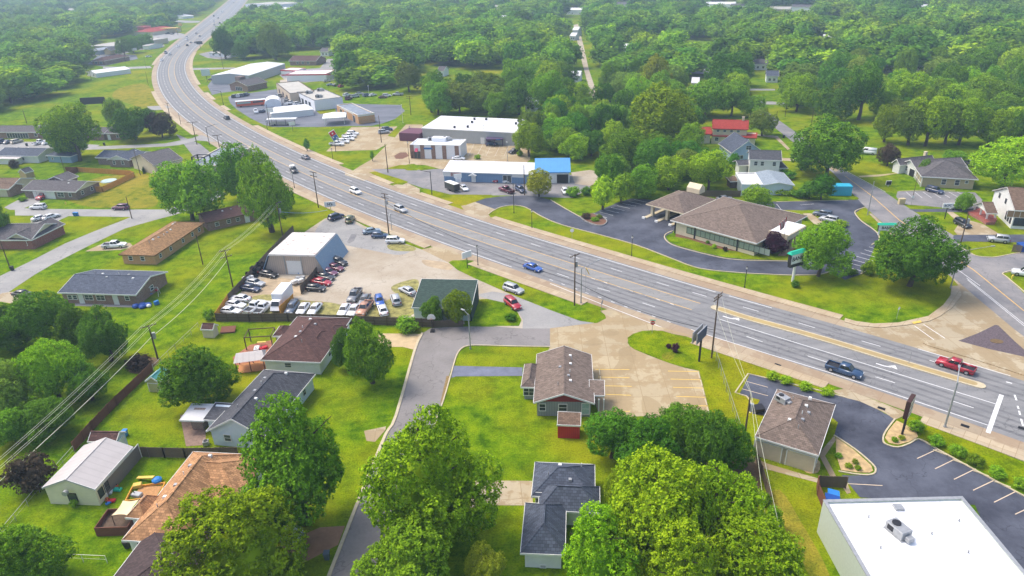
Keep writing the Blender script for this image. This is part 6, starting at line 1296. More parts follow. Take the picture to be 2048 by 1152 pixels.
# foreground
tree(612, 1045, 236, 795, 'mid', 'tall dark green maple left of the street beside the slate house')
tree(512, 1185, 310, 975, 'lime', 'wide lime green maple covering the orange tan roof at the bottom')
tree(868, 1085, 280, 803, 'lime', 'large loose lime green tree overhanging the street', 'loose')
tree(832, 1215, 235, 1055, 'mid', 'bright green tree at the bottom edge of the street')
tree(968, 1170, 95, 1085, 'yellow', 'small yellow green tree at the bottom edge beside the bright one')
G = 'trees of the lime clump at the bottom right'
tree(1302, 1130, 280, 915, 'lime', 'broad tallest lime tree of the clump right of the slate blue roof', 'round', G); tree(1195, 1190, 170, 1010, 'lime', 'lime tree of the clump touching the slate blue roof', 'round', G)
tree(1420, 1110, 190, 925, 'lime', 'lime tree at the upper right of the bottom clump', 'round', G); tree(1500, 1200, 230, 1045, 'lime', 'lime tree at the lower right of the bottom clump', 'round', G); tree(1355, 1230, 200, 1040, 'lime', 'lime tree at the bottom edge in the middle of the clump', 'round', G); tree(1242, 1010, 90, 935, 'lime', 'small lime tree at the top left of the bottom clump', 'round', G)
G = 'dark green trees along the concrete lot'
tree(1222, 915, 125, 822, 'dark', 'dark tree right of the red shed', 'round', G); tree(1298, 955, 150, 838, 'dark', 'dark round tree at the middle of the row below the concrete lot', 'round', G); tree(1352, 893, 110, 810, 'mid', 'tree standing behind the row below the concrete lot', 'round', G)
tree(1408, 945, 120, 822, 'dark', 'dark tree beside the white drive-through wall', 'round', G); tree(1455, 935, 100, 838, 'mid', 'rightmost tree of the row below the concrete lot', 'round', G)
bush(1545, 1060, 40, 1012, 'low shrub at the end of the bare soil strip', 'mid'); bush(1560, 1120, 60, 1085, 'dark shrub beside the lime clump near the powerline strip', 'dark'); bush(1530, 1010, 26, 985, 'small shrub on the fence line right of the lime clump', 'mid')
tree(746, 766, 105, 640, 'mid', 'irregular street tree on the lawn beside the tan driveway', 'loose'); tree(700, 742, 70, 655, 'dark', 'dark tree beside the maroon roofed house behind the irregular one')
tree(404, 815, 155, 692, 'mid', 'round green tree above the white patio roof')
G = 'trees of the dark clump at the left edge'
for a in [(20, 700, 130, 600, 'dark', 'dark tree at the left edge under the black sedan'), (95, 690, 130, 585, 'dark', 'dark tree of the clump nearest the brick duplex'), (165, 700, 95, 610, 'dark', 'dark tree at the centre of the left clump'), (222, 722, 110, 608, 'dark', 'dark tree at the right end of the left clump'), (122, 800, 130, 682, 'lime', 'bright lime tree of the left clump'),
          (30, 830, 130, 725, 'olive', 'olive tree at the left edge of the clump'), (185, 800, 90, 720, 'dark', 'dark tree right of the bright lime one'), (110, 868, 120, 800, 'dark', 'dark tree below the bright lime one'), (35, 885, 110, 820, 'mid', 'green tree at the left edge below the olive one')]: tree(*a[:5], a[5], 'round', G)
bush(70, 975, 90, 905, 'sparse bronze brush beside the cream outbuilding', 'brown'); bush(280, 735, 50, 710, 'brown brush heap at the end of the dark clump', 'brown')
tree(55, 1195, 190, 1060, 'mid', 'green tree in the bottom left corner')
bush(330, 1118, 50, 1088, 'dark shrub by the white wall under the orange tan roof', 'dark')
bush(150, 1012, 18, 998, 'small green bush at the cream outbuilding gable', 'mid'); bush(816, 662, 48, 632, 'round clipped bush beside the fence at the street end', 'mid'); tree(870, 646, 58, 590, 'mid', 'green tree before the green roof'); tree(917, 650, 66, 580, 'lime', 'bright green tree before the green roof')
bush(1350, 704, 16, 684, 'purple shrub by the sign lawn', 'purple'); bush(1337, 696, 12, 687, 'small purple shrub left of the bigger one', 'purple'); bush(420, 638, 26, 616, 'small bush at the orange fence corner', 'mid'); bush(1022, 640, 26, 628, 'dark shrub at the corner lawn', 'dark')
bush(655, 715, 22, 690, 'foundation shrub at the maroon house', 'dark'); bush(590, 775, 40, 765, 'shrub beside the dark slate roof', 'mid')
# highway side, left
tree(385, 440, 138, 318, 'mid', 'large round tree left of the highway above the ochre roofed house'); tree(478, 405, 98, 278, 'mid', 'tall tree at the roadside behind the large round one'); tree(545, 464, 110, 292, 'mid', 'tall tree nearest the highway above the car lot', 'loose'); tree(565, 425, 60, 360, 'dark', 'dark lower tree at the highway verge under the tall one')
tree(160, 322, 115, 205, 'lime', 'lime green tree before the townhouses', 'loose'); tree(142, 318, 80, 240, 'mid', 'green tree low before the townhouses')
tree(272, 280, 86, 213, 'dark', 'dark round tree between the townhouses and the highway'); tree(238, 252, 60, 193, 'mid', 'tree behind the dark round one with pale trailers beyond'); tree(325, 275, 62, 222, 'brown', 'brownish tree between dark one and highway'); tree(302, 262, 50, 215, 'dark', 'dark tree behind the brownish one')
tree(8, 480, 62, 395, 'mid', 'green tree over the red brick house at the left edge'); bush(30, 336, 20, 318, 'grey brown shrub beside the tan shed', 'brown'); bush(46, 402, 18, 392, 'shrub at the duplex door', 'mid')
# bank surroundings
tree(1818, 572, 176, 428, 'dark', 'very large dark maple at the road junction'); tree(1636, 552, 118, 442, 'mid', 'spreading green tree in front of the bank'); tree(1547, 505, 56, 462, 'purple', 'purple plum tree at the bank corner')
tree(1205, 420, 54, 349, 'lime', 'first bright conical tree at the bank parking', 'cone'); tree(1243, 405, 54, 343, 'mid', 'second conical tree at the bank parking', 'cone'); tree(1284, 394, 85, 328, 'mid', 'broad tree at the far end of the bank parking'); tree(1078, 393, 70, 336, 'yellow', 'yellow green tree over the blacktop bend', 'loose')
bush(1146, 392, 30, 371, 'round bush right of the small white car', 'mid'); bush(1172, 390, 22, 372, 'narrow bush before the conical trees', 'dark'); bush(1172, 437, 20, 424, 'bronze shrub on the planter island', 'brown'); bush(1190, 442, 18, 434, 'green shrub on the planter island', 'mid'); bush(1198, 437, 14, 428, 'olive shrub on the planter island', 'olive')
tree(1512, 418, 78, 368, 'mid', 'low spreading tree behind the bank roof'); tree(1415, 382, 92, 300, 'lime', 'lime tree over the fence behind the bank', 'loose'); bush(1681, 452, 30, 440, 'clipped lime bush beside the bank parking', 'lime'); bush(1663, 460, 26, 448, 'clipped bush below the silver car', 'lime'); bush(1608, 440, 14, 432, 'small dark shrub at the portico', 'dark')
bush(1415, 487, 8, 480, 'dark shrub in the bank flower bed', 'dark'); bush(1428, 497, 10, 487, 'lime shrub in the bank flower bed', 'lime'); bush(1450, 502, 10, 492, 'bronze shrub in the bank flower bed', 'brown'); bush(1590, 574, 18, 560, 'dark shrub at the foot of the bank sign', 'dark'); bush(1702, 549, 26, 536, 'low shrub between the bank stalls and the lawn', 'mid'); bush(1754, 488, 12, 480, 'dark clipped shrub at the kerb corner', 'dark'); bush(1735, 548, 30, 520, 'shrub left of the very large maple', 'mid')
tree(1642, 400, 50, 345, 'dark', 'blue green spruce by the blue container', 'cone'); tree(1618, 398, 46, 362, 'dark', 'dark evergreen left of the blue green spruce', 'cone'); bush(1560, 388, 34, 374, 'lime hedge mound at the pale blue workshop', 'lime', name='hedge'); bush(1582, 390, 30, 376, 'clipped hedge mound right of the lime one', 'lime', name='hedge'); bush(1600, 394, 36, 378, 'dark hedge beside the bank back lane', 'dark', name='hedge')
tree(1652, 358, 145, 233, 'dark', 'very tall dark tree over the side road bend'); tree(1603, 340, 50, 280, 'mid', 'small tree left of the very tall dark one'); bush(1572, 356, 40, 338, 'dark hedge right of the white house', 'dark', name='hedge'); tree(1466, 335, 26, 305, 'dark', 'dark conical evergreen beside the blue house', 'cone')
tree(1524, 272, 66, 215, 'olive', 'olive flowering tree right of the red roofed house'); tree(1658, 243, 84, 172, 'dark', 'round dark tree left of the lawn trees'); tree(1716, 240, 84, 122, 'dark', 'tall dark tree with bare trunk on the lawn', 'loose'); tree(1592, 223, 82, 148, 'lime', 'lime tree by the cross street')
G = 'thin trunked trees on the right hand lawn'
for a in [(1768, 284, 62, 208, 'lime', 'leftmost slender tree on the lawn'), (1816, 290, 74, 196, 'olive', 'second slender tree on the lawn'), (1850, 292, 80, 188, 'lime', 'third slender tree on the lawn with brown trunk'), (1890, 288, 70, 200, 'olive', 'fourth slender tree on the lawn'), (1916, 290, 80, 192, 'lime', 'fifth slender tree on the lawn')]: tree(*a[:5], a[5], 'loose', G, lod='md')
tree(2005, 378, 125, 270, 'lime', 'big lime tree over the porch house at the right edge', 'loose'); tree(1975, 290, 90, 212, 'lime', 'bright tree at the right end of the lawn'); tree(1774, 332, 50, 288, 'brown', 'bronze leaved tree beside the chimney house'); tree(1848, 358, 30, 316, 'mid', 'green bush tree between the two grey roofs'); tree(1926, 424, 38, 384, 'mid', 'small round tree beside the letter sign'); tree(1905, 330, 50, 300, 'mid', 'tree behind the porch house')
tree(1325, 300, 165, 160, 'lime', 'massive light green tree at the centre of the upper wood'); tree(1307, 205, 76, 104, 'yellow', 'yellow green tree above the massive one'); tree(1448, 185, 86, 102, 'dark', 'dark round tree left of the side road'); tree(1096, 235, 74, 140, 'mid', 'pale crowned tree left of the dirt lane', 'loose')
tree(1255, 345, 110, 255, 'mid', 'bright spreading tree behind the blue roofed garage'); tree(1462, 232, 66, 160, 'mid', 'tree beside the red roofed house top', 'loose'); tree(864, 225, 40, 146, 'lime', 'narrow ivy clad lime column at the wood corner'); bush(955, 318, 14, 308, 'small shrub behind the strip roof', 'lime'); bush(1040, 312, 14, 300, 'shrub before the black SUV', 'lime')
tree(615, 302, 14, 276, 'dark', 'young tree on the highway verge', 'cone'); bush(740, 243, 22, 232, 'spiky shrub at the garage corner', 'dark'); tree(745, 322, 10, 300, 'mid', 'tiny sapling at the concrete lot corner', 'cone'); tree(552, 120, 70, 42, 'olive', 'pale olive tree behind the white roofed warehouse')
tree(452, 118, 50, 52, 'dark', 'dark tree right of the highway by the white motel'); tree(487, 120, 42, 82, 'dark', 'dark tree behind the white motel'); tree(250, 112, 36, 72, 'mid', 'tree beside the far left shops'); tree(268, 106, 44, 68, 'mid', 'round tree before the red roofed restaurant'); tree(292, 96, 36, 66, 'mid', 'tree before the red roofed restaurant right side')
for i, (x, y) in enumerate(((1545, 752), (1571, 760), (1611, 773), (1653, 784))): bush(x, y + 6, 27, y - 9, ['first', 'second', 'third', 'fourth'][i] + ' clipped bush from the left in the row on the highway verge', 'lime', 'clipped bushes on the verge')
for i, (x, y) in enumerate(((1831, 851), (1870, 880), (1914, 900), (1950, 920), (1993, 944), (2040, 965))): bush(x, y + 9, 34, y - 10, ['first', 'second', 'third', 'fourth', 'fifth', 'sixth'][i] + ' clipped bush from the left in the row before the angled stalls', 'mid', 'clipped bushes before the stalls')
for i, (x, y, k) in enumerate(((1676, 912, 'mid'), (1697, 932, 'lime'), (1710, 924, 'olive'), (1715, 936, 'lime'), (1789, 880, 'lime'), (1803, 876, 'yellow'))): bush(x, y + 3, 14 if i > 1 else 16, y - 6, ['upper left green', 'lower clipped green', 'small olive', 'tiny lime', 'round green', 'yellow green'][i] + ' shrub on the ' + ('triangular' if i < 4 else 'sign') + ' straw bed', k)

# ------------------------------------------------------------------ woods
def inside(p, poly):
    x, y = p; c = False; n = len(poly)
    for i in range(n):
        x1, y1 = poly[i]; x2, y2 = poly[i - 1]
        if (y1 > y) != (y2 > y) and x < (x2 - x1) * (y - y1) / (y2 - y1) + x1: c = not c
    return c
CLEAR = [
 [(-400, 1300), (-400, 228), (0, 236), (40, 222), (80, 208), (100, 195), (150, 168), (168, 150), (172, 108), (178, 92), (240, 76), (262, 70), (264, 54), (310, 56), (345, 62), (322, 62), (345, 48), (362, 38), (395, 30), (402, 22), (425, 22), (420, 40), (380, 80), (340, 120), (330, 160), (345, 200), (420, 250), (560, 320), (700, 420), (700, 1300)],
 [(372, 135), (368, 118), (385, 96), (400, 84), (415, 76), (430, 78), (428, 92), (462, 94), (472, 112), (500, 118), (548, 112), (572, 122), (572, 104), (636, 104), (645, 114), (692, 112), (692, 150), (682, 176), (720, 186), (848, 186), (850, 234), (1058, 238), (1062, 300), (1050, 318), (1144, 318), (1148, 352), (1200, 360), (1220, 395), (1290, 398), (1400, 400), (1440, 400), (1445, 350), (1425, 330), (1395, 300), (1385, 262), (1395, 240), (1500, 236), (1510, 250), (1490, 212), (1482, 172), (1478, 150), (1500, 132), (1548, 134), (1560, 160), (1545, 200), (1600, 240), (1640, 214), (1740, 210), (1760, 245), (1820, 262), (1950, 272), (2060, 292), (2500, 330), (2500, 1400), (600, 1400), (560, 330), (420, 250), (372, 190)],
 [(1130, 45), (1172, 42), (1196, 105), (1218, 190), (1222, 215), (1158, 216), (1142, 130)], [(1188, 160), (1278, 158), (1280, 180), (1196, 182)], [(1372, 136), (1396, 120), (1412, 98), (1428, 110), (1424, 145), (1440, 175), (1400, 172)],
 [(1385, 118), (1404, 96), (1420, 98), (1420, 130), (1390, 150)], [(478, -5), (510, 2), (600, 0), (600, 32), (500, 36), (455, 60), (470, 30)], [(1200, 190), (1250, 190), (1252, 216), (1200, 216)],
]
rng = np.random.default_rng(3)
cenA = np.array([(p.x, p.y) for p in CEN[::4]])
cand = []
ys = 118.0
while ys < 2150:
    step = 10.5 if ys < 300 else (13 if ys < 900 else 15.5)
    half = ys * .80 + 60
    for xs in np.arange(-half, half, step):
        x, y = xs + rng.uniform(-.42, .42) * step, ys + rng.uniform(-.42, .42) * step
        px, py, sc = PX((x, y, 0))
        if px < -260 or px > 2300 or py > 420: continue
        if any(inside((px, py), c) for c in CLEAR): continue
        if np.min(np.hypot(cenA[:, 0] - x, cenA[:, 1] - y)) < (24 if y < 520 else 34): continue
        if any((x - a) ** 2 + (y - b) ** 2 < (r_ * .8 + 2) ** 2 for a, b, r_ in HT if abs(x - a) < 20): continue
        if rng.random() < .05 or (ys > 330 and math.sin(x * .031 + y * .013) + math.sin(y * .021 - x * .017 + 2) < -1.25): continue
        cand.append((x, y, px, py, sc))
    ys += step
# clearings round the houses that show between the trees
HOLE = [(1522, 128, 30, 'grey'), (1545, 152, 26, 'navy'), (1632, 80, 30, 'grey'), (1656, 76, 22, 'white'), (1440, 8, 60, 'white'), (1480, 12, 40, 'grey'), (1556, 18, 50, 'beige'), (1608, 14, 50, 'grey'), (1845, 14, 30, 'white'), (1948, 17, 26, 'white'), (1850, 138, 20, 'white'), (1246, 8, 28, 'grey'), (1152, 20, 40, 'white'), (1150, 60, 12, 'white'), (1145, 72, 12, 'white'),
        (1390, 32, 22, 'white'), (1150, 152, 20, 'white'), (1060, 208, 24, 'white'), (1390, 166, 16, 'white'), (1625, 165, 22, 'brick'), (1884, 92, 22, 'brick'), (1745, 94, 12, 'white'), (990, 14, 14, 'beige'), (1004, 36, 10, 'white'), (648, 103, 18, 'grey'), (140, 20, 26, 'beige'), (880, 142, 14, 'grey'), (1252, 95, 12, 'white'), (1018, 200, 16, 'white'), (570, 18, 20, 'white'), (1780, 132, 16, 'grey')]
hw_ = []
for hx, hy, wpx, c in HOLE: p = W(hx, hy); hw_.append((p.x, p.y, wpx / 2 / PX((p.x, p.y, 0))[2]))
def near_hole(x, y):
    for a, b, r_ in hw_:
        dx, dy = x - a, y - b
        if abs(dx - dy * a / b) < r_ + 2 and -(14.5 * b / 65) < dy < 9: return True
    return False
cand = [c for c in cand if not near_hole(c[0], c[1])]
cand.sort(key=lambda c: -c[4])
n_ind = 300 - len([o for o in COL.objects if o.get('category') == 'tree'])
GRP = [(lambda x, y: x < 420 and y > 95, 'leafy green tree in the wood above the grassy field at the left', 'trees in the wood at the left'), (lambda x, y: 640 < x < 1060, 'leafy green tree in the wood behind the shops and the long metal building', 'trees in the wood behind the shops'),
       (lambda x, y: 1060 <= x < 1500 and y > 190, 'leafy green tree in the thick wood between the blue garage and the red roofed house', 'trees in the wood behind the bank'), (lambda x, y: 1060 <= x < 1500, 'leafy green tree in the wood along the dirt lane', 'trees along the dirt lane'), (lambda x, y: x >= 1500, 'leafy green tree in the wood beyond the right hand lawn', 'trees beyond the right hand lawn'), (lambda x, y: True, 'leafy green tree in the far wood beside the highway', 'trees in the far wood by the highway')]
for i, (x, y, px, py, sc) in enumerate(cand[:n_ind]):
    r_ = rng.uniform(5.8, 10.4); h = rng.uniform(10.5, 18.5)
    if py > 235: r_, h = rng.uniform(4.6, 7.6), rng.uniform(9, 14)
    k = rng.choice(['mid', 'mid', 'dark', 'dark', 'lime', 'olive', 'mid', 'lime'] if px > 1000 else ['mid', 'dark', 'mid', 'mid', 'olive'])
    _, lb, gp = next(g_ for g_ in GRP if g_[0](px, py))
    plant(x, y, r_, h, str(k), 'md' if sc > 2.6 else 'lo', 'round', i % 3, lb, gp)
far = cand[n_ind:]
print('WOODS', len(cand), 'individual', n_ind, 'stuff', len(far))
# the rest of the wood: one object, crowns instanced on points
me = bpy.data.meshes.new('distant_woodland'); me.from_pydata([(c[0], c[1], 0) for c in far], [], [])
n = len(far)
a1 = me.attributes.new('scl', 'FLOAT_VECTOR', 'POINT'); rr_ = rng.uniform(7, 13.5, n); sv = np.stack([rr_, rr_ * rng.uniform(.85, 1.1, n), rng.uniform(10, 19, n)], 1); a1.data.foreach_set('vector', sv.astype(np.float32).ravel())
a2 = me.attributes.new('rot', 'FLOAT', 'POINT'); a2.data.foreach_set('value', (rng.random(n) * 6.28).astype(np.float32))
a3 = me.attributes.new('idx', 'INT', 'POINT'); a3.data.foreach_set('value', rng.choice([0, 1, 2, 0, 1, 3], n).astype(np.int32))
wood = bpy.data.objects.new('distant_woodland', me); COL.objects.link(wood); tag(wood, 'mass of green tree crowns stretching to the top of the picture', 'woodland', None, 'stuff')
src = []
for s in range(4):   # four small roadside trees whose crowns the woodland repeats
    x, y = cand[n_ind - 1 - s][:2]; t = empty('broadleaf_tree', (x + 4, y + 5, 0), 0, 'leafy green tree in the far wood beside the highway', 'tree', 'trees in the far wood by the highway')
    o = bpy.data.objects.new('crown', CM['tiny', 'round', s]); COL.objects.link(o); o.parent = t; o.scale = (6, 6, 12); src.append(o)
ng = bpy.data.node_groups.new('woodland', 'GeometryNodeTree'); ng.interface.new_socket('Geometry', in_out='INPUT', socket_type='NodeSocketGeometry'); ng.interface.new_socket('Geometry', in_out='OUTPUT', socket_type='NodeSocketGeometry')
gi, go = ng.nodes.new('NodeGroupInput'), ng.nodes.new('NodeGroupOutput'); iop = ng.nodes.new('GeometryNodeInstanceOnPoints'); jn = ng.nodes.new('GeometryNodeJoinGeometry')
for o in src[::-1]:
    oi = ng.nodes.new('GeometryNodeObjectInfo'); oi.inputs['Object'].default_value = o; oi.inputs['As Instance'].default_value = True; ng.links.new(oi.outputs['Geometry'], jn.inputs[0])
def attr(nm, ty, dt):
    q_ = ng.nodes.new('GeometryNodeInputNamedAttribute'); q_.data_type = dt; q_.inputs['Name'].default_value = nm; return q_.outputs['Attribute']
ng.links.new(gi.outputs[0], iop.inputs['Points']); ng.links.new(jn.outputs[0], iop.inputs['Instance']); iop.inputs['Pick Instance'].default_value = True
ng.links.new(attr('idx', 0, 'INT'), iop.inputs['Instance Index']); ng.links.new(attr('scl', 0, 'FLOAT_VECTOR'), iop.inputs['Scale'])
cx = ng.nodes.new('ShaderNodeCombineXYZ'); ng.links.new(attr('rot', 0, 'FLOAT'), cx.inputs[2]); ng.links.new(cx.outputs[0], iop.inputs['Rotation']); ng.links.new(iop.outputs[0], go.inputs[0])
md = wood.modifiers.new('woodland', 'NODES'); md.node_group = ng
WC = {'grey': (WBRIGHT, SH_GREY), 'navy': (WBRIGHT, SH_BLUE), 'white': (WBRIGHT, MT_WHITE), 'beige': (BEIGE, MC['pale_grey_roof']), 'brick': (BR_BRN, SH_MAR)}
names = iter(['grey roofed white house beside the dark round tree', 'navy roofed white house right of the dark round tree', 'white dormered house among far trees', 'small white annex right of the dormered house', 'long pale building at the top edge', 'grey roofed building at the top edge beside the long pale one', 'beige building cluster at the top edge', 'grey roofed house right of the beige cluster', 'white roof peeking at the top right', 'tiny white house at the far top right corner', 'white house front between dark lawn trees', 'pale house at the top centre', 'white building at the upper end of the dirt lane', 'tiny white shed left of the dirt lane', 'tiny white car port left of the dirt lane', 'white gable above the yellow green tree', 'white cottage left of the dirt lane middle', 'white house low in the wood left of the pale crowned tree', 'small white gable right of the massive tree', 'red brick house end behind the lime tree', 'brick chimney house between far right trees', 'small white gable among the right trees', 'tiny beige roof at the top centre', 'tiny white roof under the beige one', 'grey roofed shed behind the brown ranch house', 'beige store roof at the top left', 'dark roof glimpsed in the wood behind the shops', 'small white wall beside the yellow green tree', 'pale wall under trees behind the metal building', 'white store near the highway top right', 'grey roof glimpsed at the right behind dark trees'])
for (hx, hy, wpx, c) in HOLE: house('distant_house', next(names), 'house', (hx - wpx / 2, hy), (hx + wpx / 2, hy + .3), (hx - wpx / 2 + 1, hy - 6), 3.4 if hy > 60 else 5, 2.2, 'gx', WC[c][0], WC[c][1], None, .4, ww('f', (.3, .7), w=1.2, h=1.1), hb=9)
# ------------------------------------------------------------------ poles, lamps, wires
TOP = {}
def pole(key, bx, by, ty, label, arms=(), arm_ang=0.0, r=.17, m=None, transformer=False, group='wooden utility poles', tx=None):
    b = W(bx, by); h = ZT(bx, by, ty); t = empty('utility_pole', b, arm_ang, label, 'utility pole', group)
    lx = 0
    MB().tube((0, 0, -.1), (lx, 0, h), r, r * .62, 8).build('mast', m or WOOD, t)
    for k, (dz, ln) in enumerate(arms):
        MB().box(-ln / 2, -.07, h - dz - .07, ln / 2, .07, h - dz + .07).build('crossarm', m or WOOD, t)
        ins = MB()
        for x in (-ln / 2 + .1, -ln / 4, ln / 4, ln / 2 - .1): ins.tube((x, 0, h - dz + .07), (x, 0, h - dz + .3), .05, n=6)
        ins.build('insulators', GREYM, t)
    if transformer: MB().tube((.42, 0, h - 2.9), (.42, 0, h - 1.7), .3, n=12).build('transformer', GREYM, t)
    e = Vector((math.cos(arm_ang), math.sin(arm_ang), 0)); ln = arms[0][1] if arms else .3
    TOP[key] = [b + Vector((0, 0, h - (arms[0][0] if arms else 0) + .3)) + e * x for x in (-ln / 2 + .1, -ln / 4, ln / 4, ln / 2 - .1)] + [b + Vector((0, 0, h - 2.4))]
    return t
def lamp(bx, by, ty, label, arm=None, m=None, r=.07, group=None, globe=True, al=2.2, aang=0.0):
    b = W(bx, by); h = ZT(bx, by, ty); t = empty('street_lamp', b, aang, label, 'street lamp', group); m = m or DARK
    MB().tube((0, 0, 0), (0, 0, .35), r * 2.2, r * 1.8, 8).build('base', m, t)
    MB().tube((0, 0, .35), (0, 0, h), r * 1.3, r, 8).build('mast', m, t)
    if arm: MB().tube((0, 0, h - .2), (al, 0, h + .5), r * .8, r * .6, 6).build('arm', m, t); bevel(MB().box(al - .1, -.16, h + .38, al + .75, .16, h + .56).build('lamp_head', GREYM, t), .03)
    else: q_ = MB(); q_.tube((0, 0, h), (0, 0, h + .45), .16, .24, 8); q_.build('lantern', LAMPG, t); MB().tube((0, 0, h + .45), (0, 0, h + .62), .3, .05, 8).build('lantern_cap', m, t)
    return t
pole('A', 316, 718, 650, 'wooden pole with transformer and twin wires over the green field left', ((.2, 2.6),), R(35), transformer=True)
pole('B', 466, 574, 500, 'wooden pole with two crossarms on the green field by the car lot fence', ((.15, 2.4), (1.6, 2.4)), R(35))
pole('K', 566, 475, 405, 'wooden pole with crossarm in the tall trees left of the repair shop', ((.15, 2.4),), R(35), transformer=True)
pole('C', 406, 529, 470, 'bare wooden pole behind the ochre roofed house', r=.14); pole('L', 264, 437, 393, 'bare wooden pole where the two pale streets meet', r=.14)
pole('Z', 20, 536, 479, 'bare wooden pole beside the red brick house', r=.14)
pole('D', 637, 415, 344, 'tall wooden pole with twin crossarms on the verge right of the tall trees', ((.1, 3.0), (1.2, 3.0)), R(-38)); pole('E', 778, 469, 387, 'tall wooden pole with crossarms beside the parked SUVs on the verge', ((.1, 2.6), (1.1, 2.6)), R(-38), transformer=True)
pole('G', 1149, 611, 508, 'tall dark wooden pole on the grass strip beside the blue car', ((.3, 2.6),), R(40), transformer=True); pole('F', 1423, 716, 588, 'tall dark wooden pole with doubled diagonal crossarms beside the twin sign boards', ((.3, 3.0), (.8, 3.0)), R(48))
pole('H', 1488, 880, 788, 'wooden pole with grey transformer left of the drive-through building', (), transformer=True)
pole('I', 1922, 484, 424, 'wooden pole with transformer beside the black SUV on the concrete pad', transformer=True, r=.15); pole('J', 1735, 430, 363, 'grey metal pole on the kerb island behind the bank', m=GREYM, r=.15)
pole('M', 1825, 398, 354, 'thin pole before the small lot of the porch house', r=.09); pole('N', 1576, 376, 351, 'short wooden pole at the pale blue workshop', r=.12)
for k, (x, y, ty, l) in enumerate(((1550, 257, 222, 'wooden pole left of the side road'), (1623, 247, 218, 'wooden pole before the round dark lawn tree'), (1601, 284, 259, 'short pole right of the side road'), (1570, 234, 208, 'wooden pole at the cross street'))): pole('s%d' % k, x, y, ty, l, r=.13)
pole('U1', 341, 237, 206, 'wooden pole with crossarms above the brownish tree', ((.1, 3),), R(-40)); pole('U2', 394, 289, 244, 'wooden pole with one crossarm at the north street mouth', ((.1, 4),), R(10)); pole('U3', 440, 300, 270, 'wooden pole with slanted crossarm before the tall trees', ((.1, 3.5),), R(25))
pole('U4', 447, 138, 99, 'wooden pole right of the white motel lawn', r=.15); pole('U5', 536 + 4, 253, 209, 'dark pole beside the low covered trailer'); pole('U6', 822, 230, 192, 'wooden pole at the green strip behind the shops', ((.1, 3), (1, 3)), R(10)); pole('U7', 763, 285, 231, 'wooden pole between the two parked SUVs on the concrete lot'); pole('U8', 776, 345, 288, 'wooden pole with meter box at the driveway mouth')
pole('U9', 1049, 390, 330, 'wooden pole left of the yellow green tree'); pole('U10', 54, 247, 220, 'wooden pole behind the townhouse row'); pole('U11', 281, 350, 298, 'bare pole beside the slate bungalow', r=.14); pole('U12', 130, 344, 313, 'pole with lamp beside the red fence corner', r=.14); pole('U13', 251, 123, 90, 'pole at the far left shop lot'); pole('U14', 183, 160, 140, 'pole right of the white metal shed front', r=.12)
pole('U15', 356, 70, 55, 'pole right of the yellow canopy'); pole('U16', 297, 170, 143, 'thin dark pole at the left kerb of the bend', r=.1); pole('U17', 293, 138, 115, 'pole where the track meets the bend', r=.1)
GL = 'black lantern posts along the bank verge'
for x, y, ty, l in ((1064, 456, 424, 'black lantern post first from the left at the bank verge'), (1263, 513, 476, 'black lantern post in the middle of the bank verge'), (1489, 575, 538, 'black lantern post at the right of the bank verge'), (956, 531, 495, 'black lantern post beside the blank white sign'), (535, 260, 241, 'black lantern post at the kerb before the shop lot'), (666, 319, 300, 'black lantern post before the domino sign'), (602 + 60, 0 + 2000, 0, '')):
    if l: lamp(x, y, ty, l, group=GL)
lamp(589, 376, 348, 'black lantern post at the roadside trees'); lamp(784, 461, 431, 'lantern post just right of the pole with crossarms', m=GREYM); lamp(362, 249, 230, 'thin lantern post above the north street mouth'); lamp(1305 + 12, 0 + 412, 385, 'hidden post') if False else None
lamp(1028, 426, 367, 'tall black light pole over the blacktop bend', arm=True, al=1.2, aang=R(180)); lamp(864, 389, 343, 'street light with left pointing arm at the verge', arm=True, al=3, aang=R(180), r=.1); lamp(941, 698, 628, 'street light at the corner of the cul-de-sac', arm=True, al=1.0, aang=R(140), m=GREYM, r=.09)
lamp(1162, 607, 536, 'street light with long arm beside the tall dark pole', arm=True, al=4.2, aang=R(35), m=GREYM, r=.09); lamp(1889, 855, 764, 'tall silver street light in front of the red pickup', arm=True, al=3.6, aang=R(58), m=GREYM, r=.12); lamp(1901, 576, 501, 'tall thin street light with right arm beside the large maple', arm=True, al=6.5, aang=R(5), m=GREYM, r=.09)
lamp(419, 289, 254, 'street light at the north street mouth', arm=True, al=4, aang=R(40), r=.1); lamp(447, 210, 182, 'street light with left arm by the shop verge', arm=True, al=4.5, aang=R(170), r=.1); lamp(666 + 155, 274, 255, 'short post in the pizza lot', m=WOOD); lamp(968, 285, 252, 'light pole before the long metal building', m=GREYM); lamp(1015, 322, 286, 'light pole behind the strip building roof', m=GREYM); lamp(819, 327, 286, 'tall lamp post before the pizza shop corner', m=WOOD); lamp(806, 246, 212, 'pale sign pole beyond the lot end', m=WHITE); lamp(738, 189, 173, 'pale pole in front of the wood', m=WHITE)
lamp(1304 + 0, 0 + 2000, 0, '') if False else None
def wire(a, b, sag=.8, r=.02, m=None, label='overhead cable between wooden poles', group='overhead power cables'):
    a, b = Vector(a), Vector(b); mb = MB(); P = [a + (b - a) * t - Vector((0, 0, 4 * sag * t * (1 - t))) for t in [k / 14 for k in range(15)]]
    for p, q_ in zip(P, P[1:]): mb.tube(p, q_, r, n=4)
    o = mb.build('power_cable', m or CABLE); return tag(o, label, 'cable', group)
CABLE = mat('pale_cable', (.55, .56, .42), .5, .1); CABLED = mat('dark_cable', (.03, .03, .03), .6, .1)
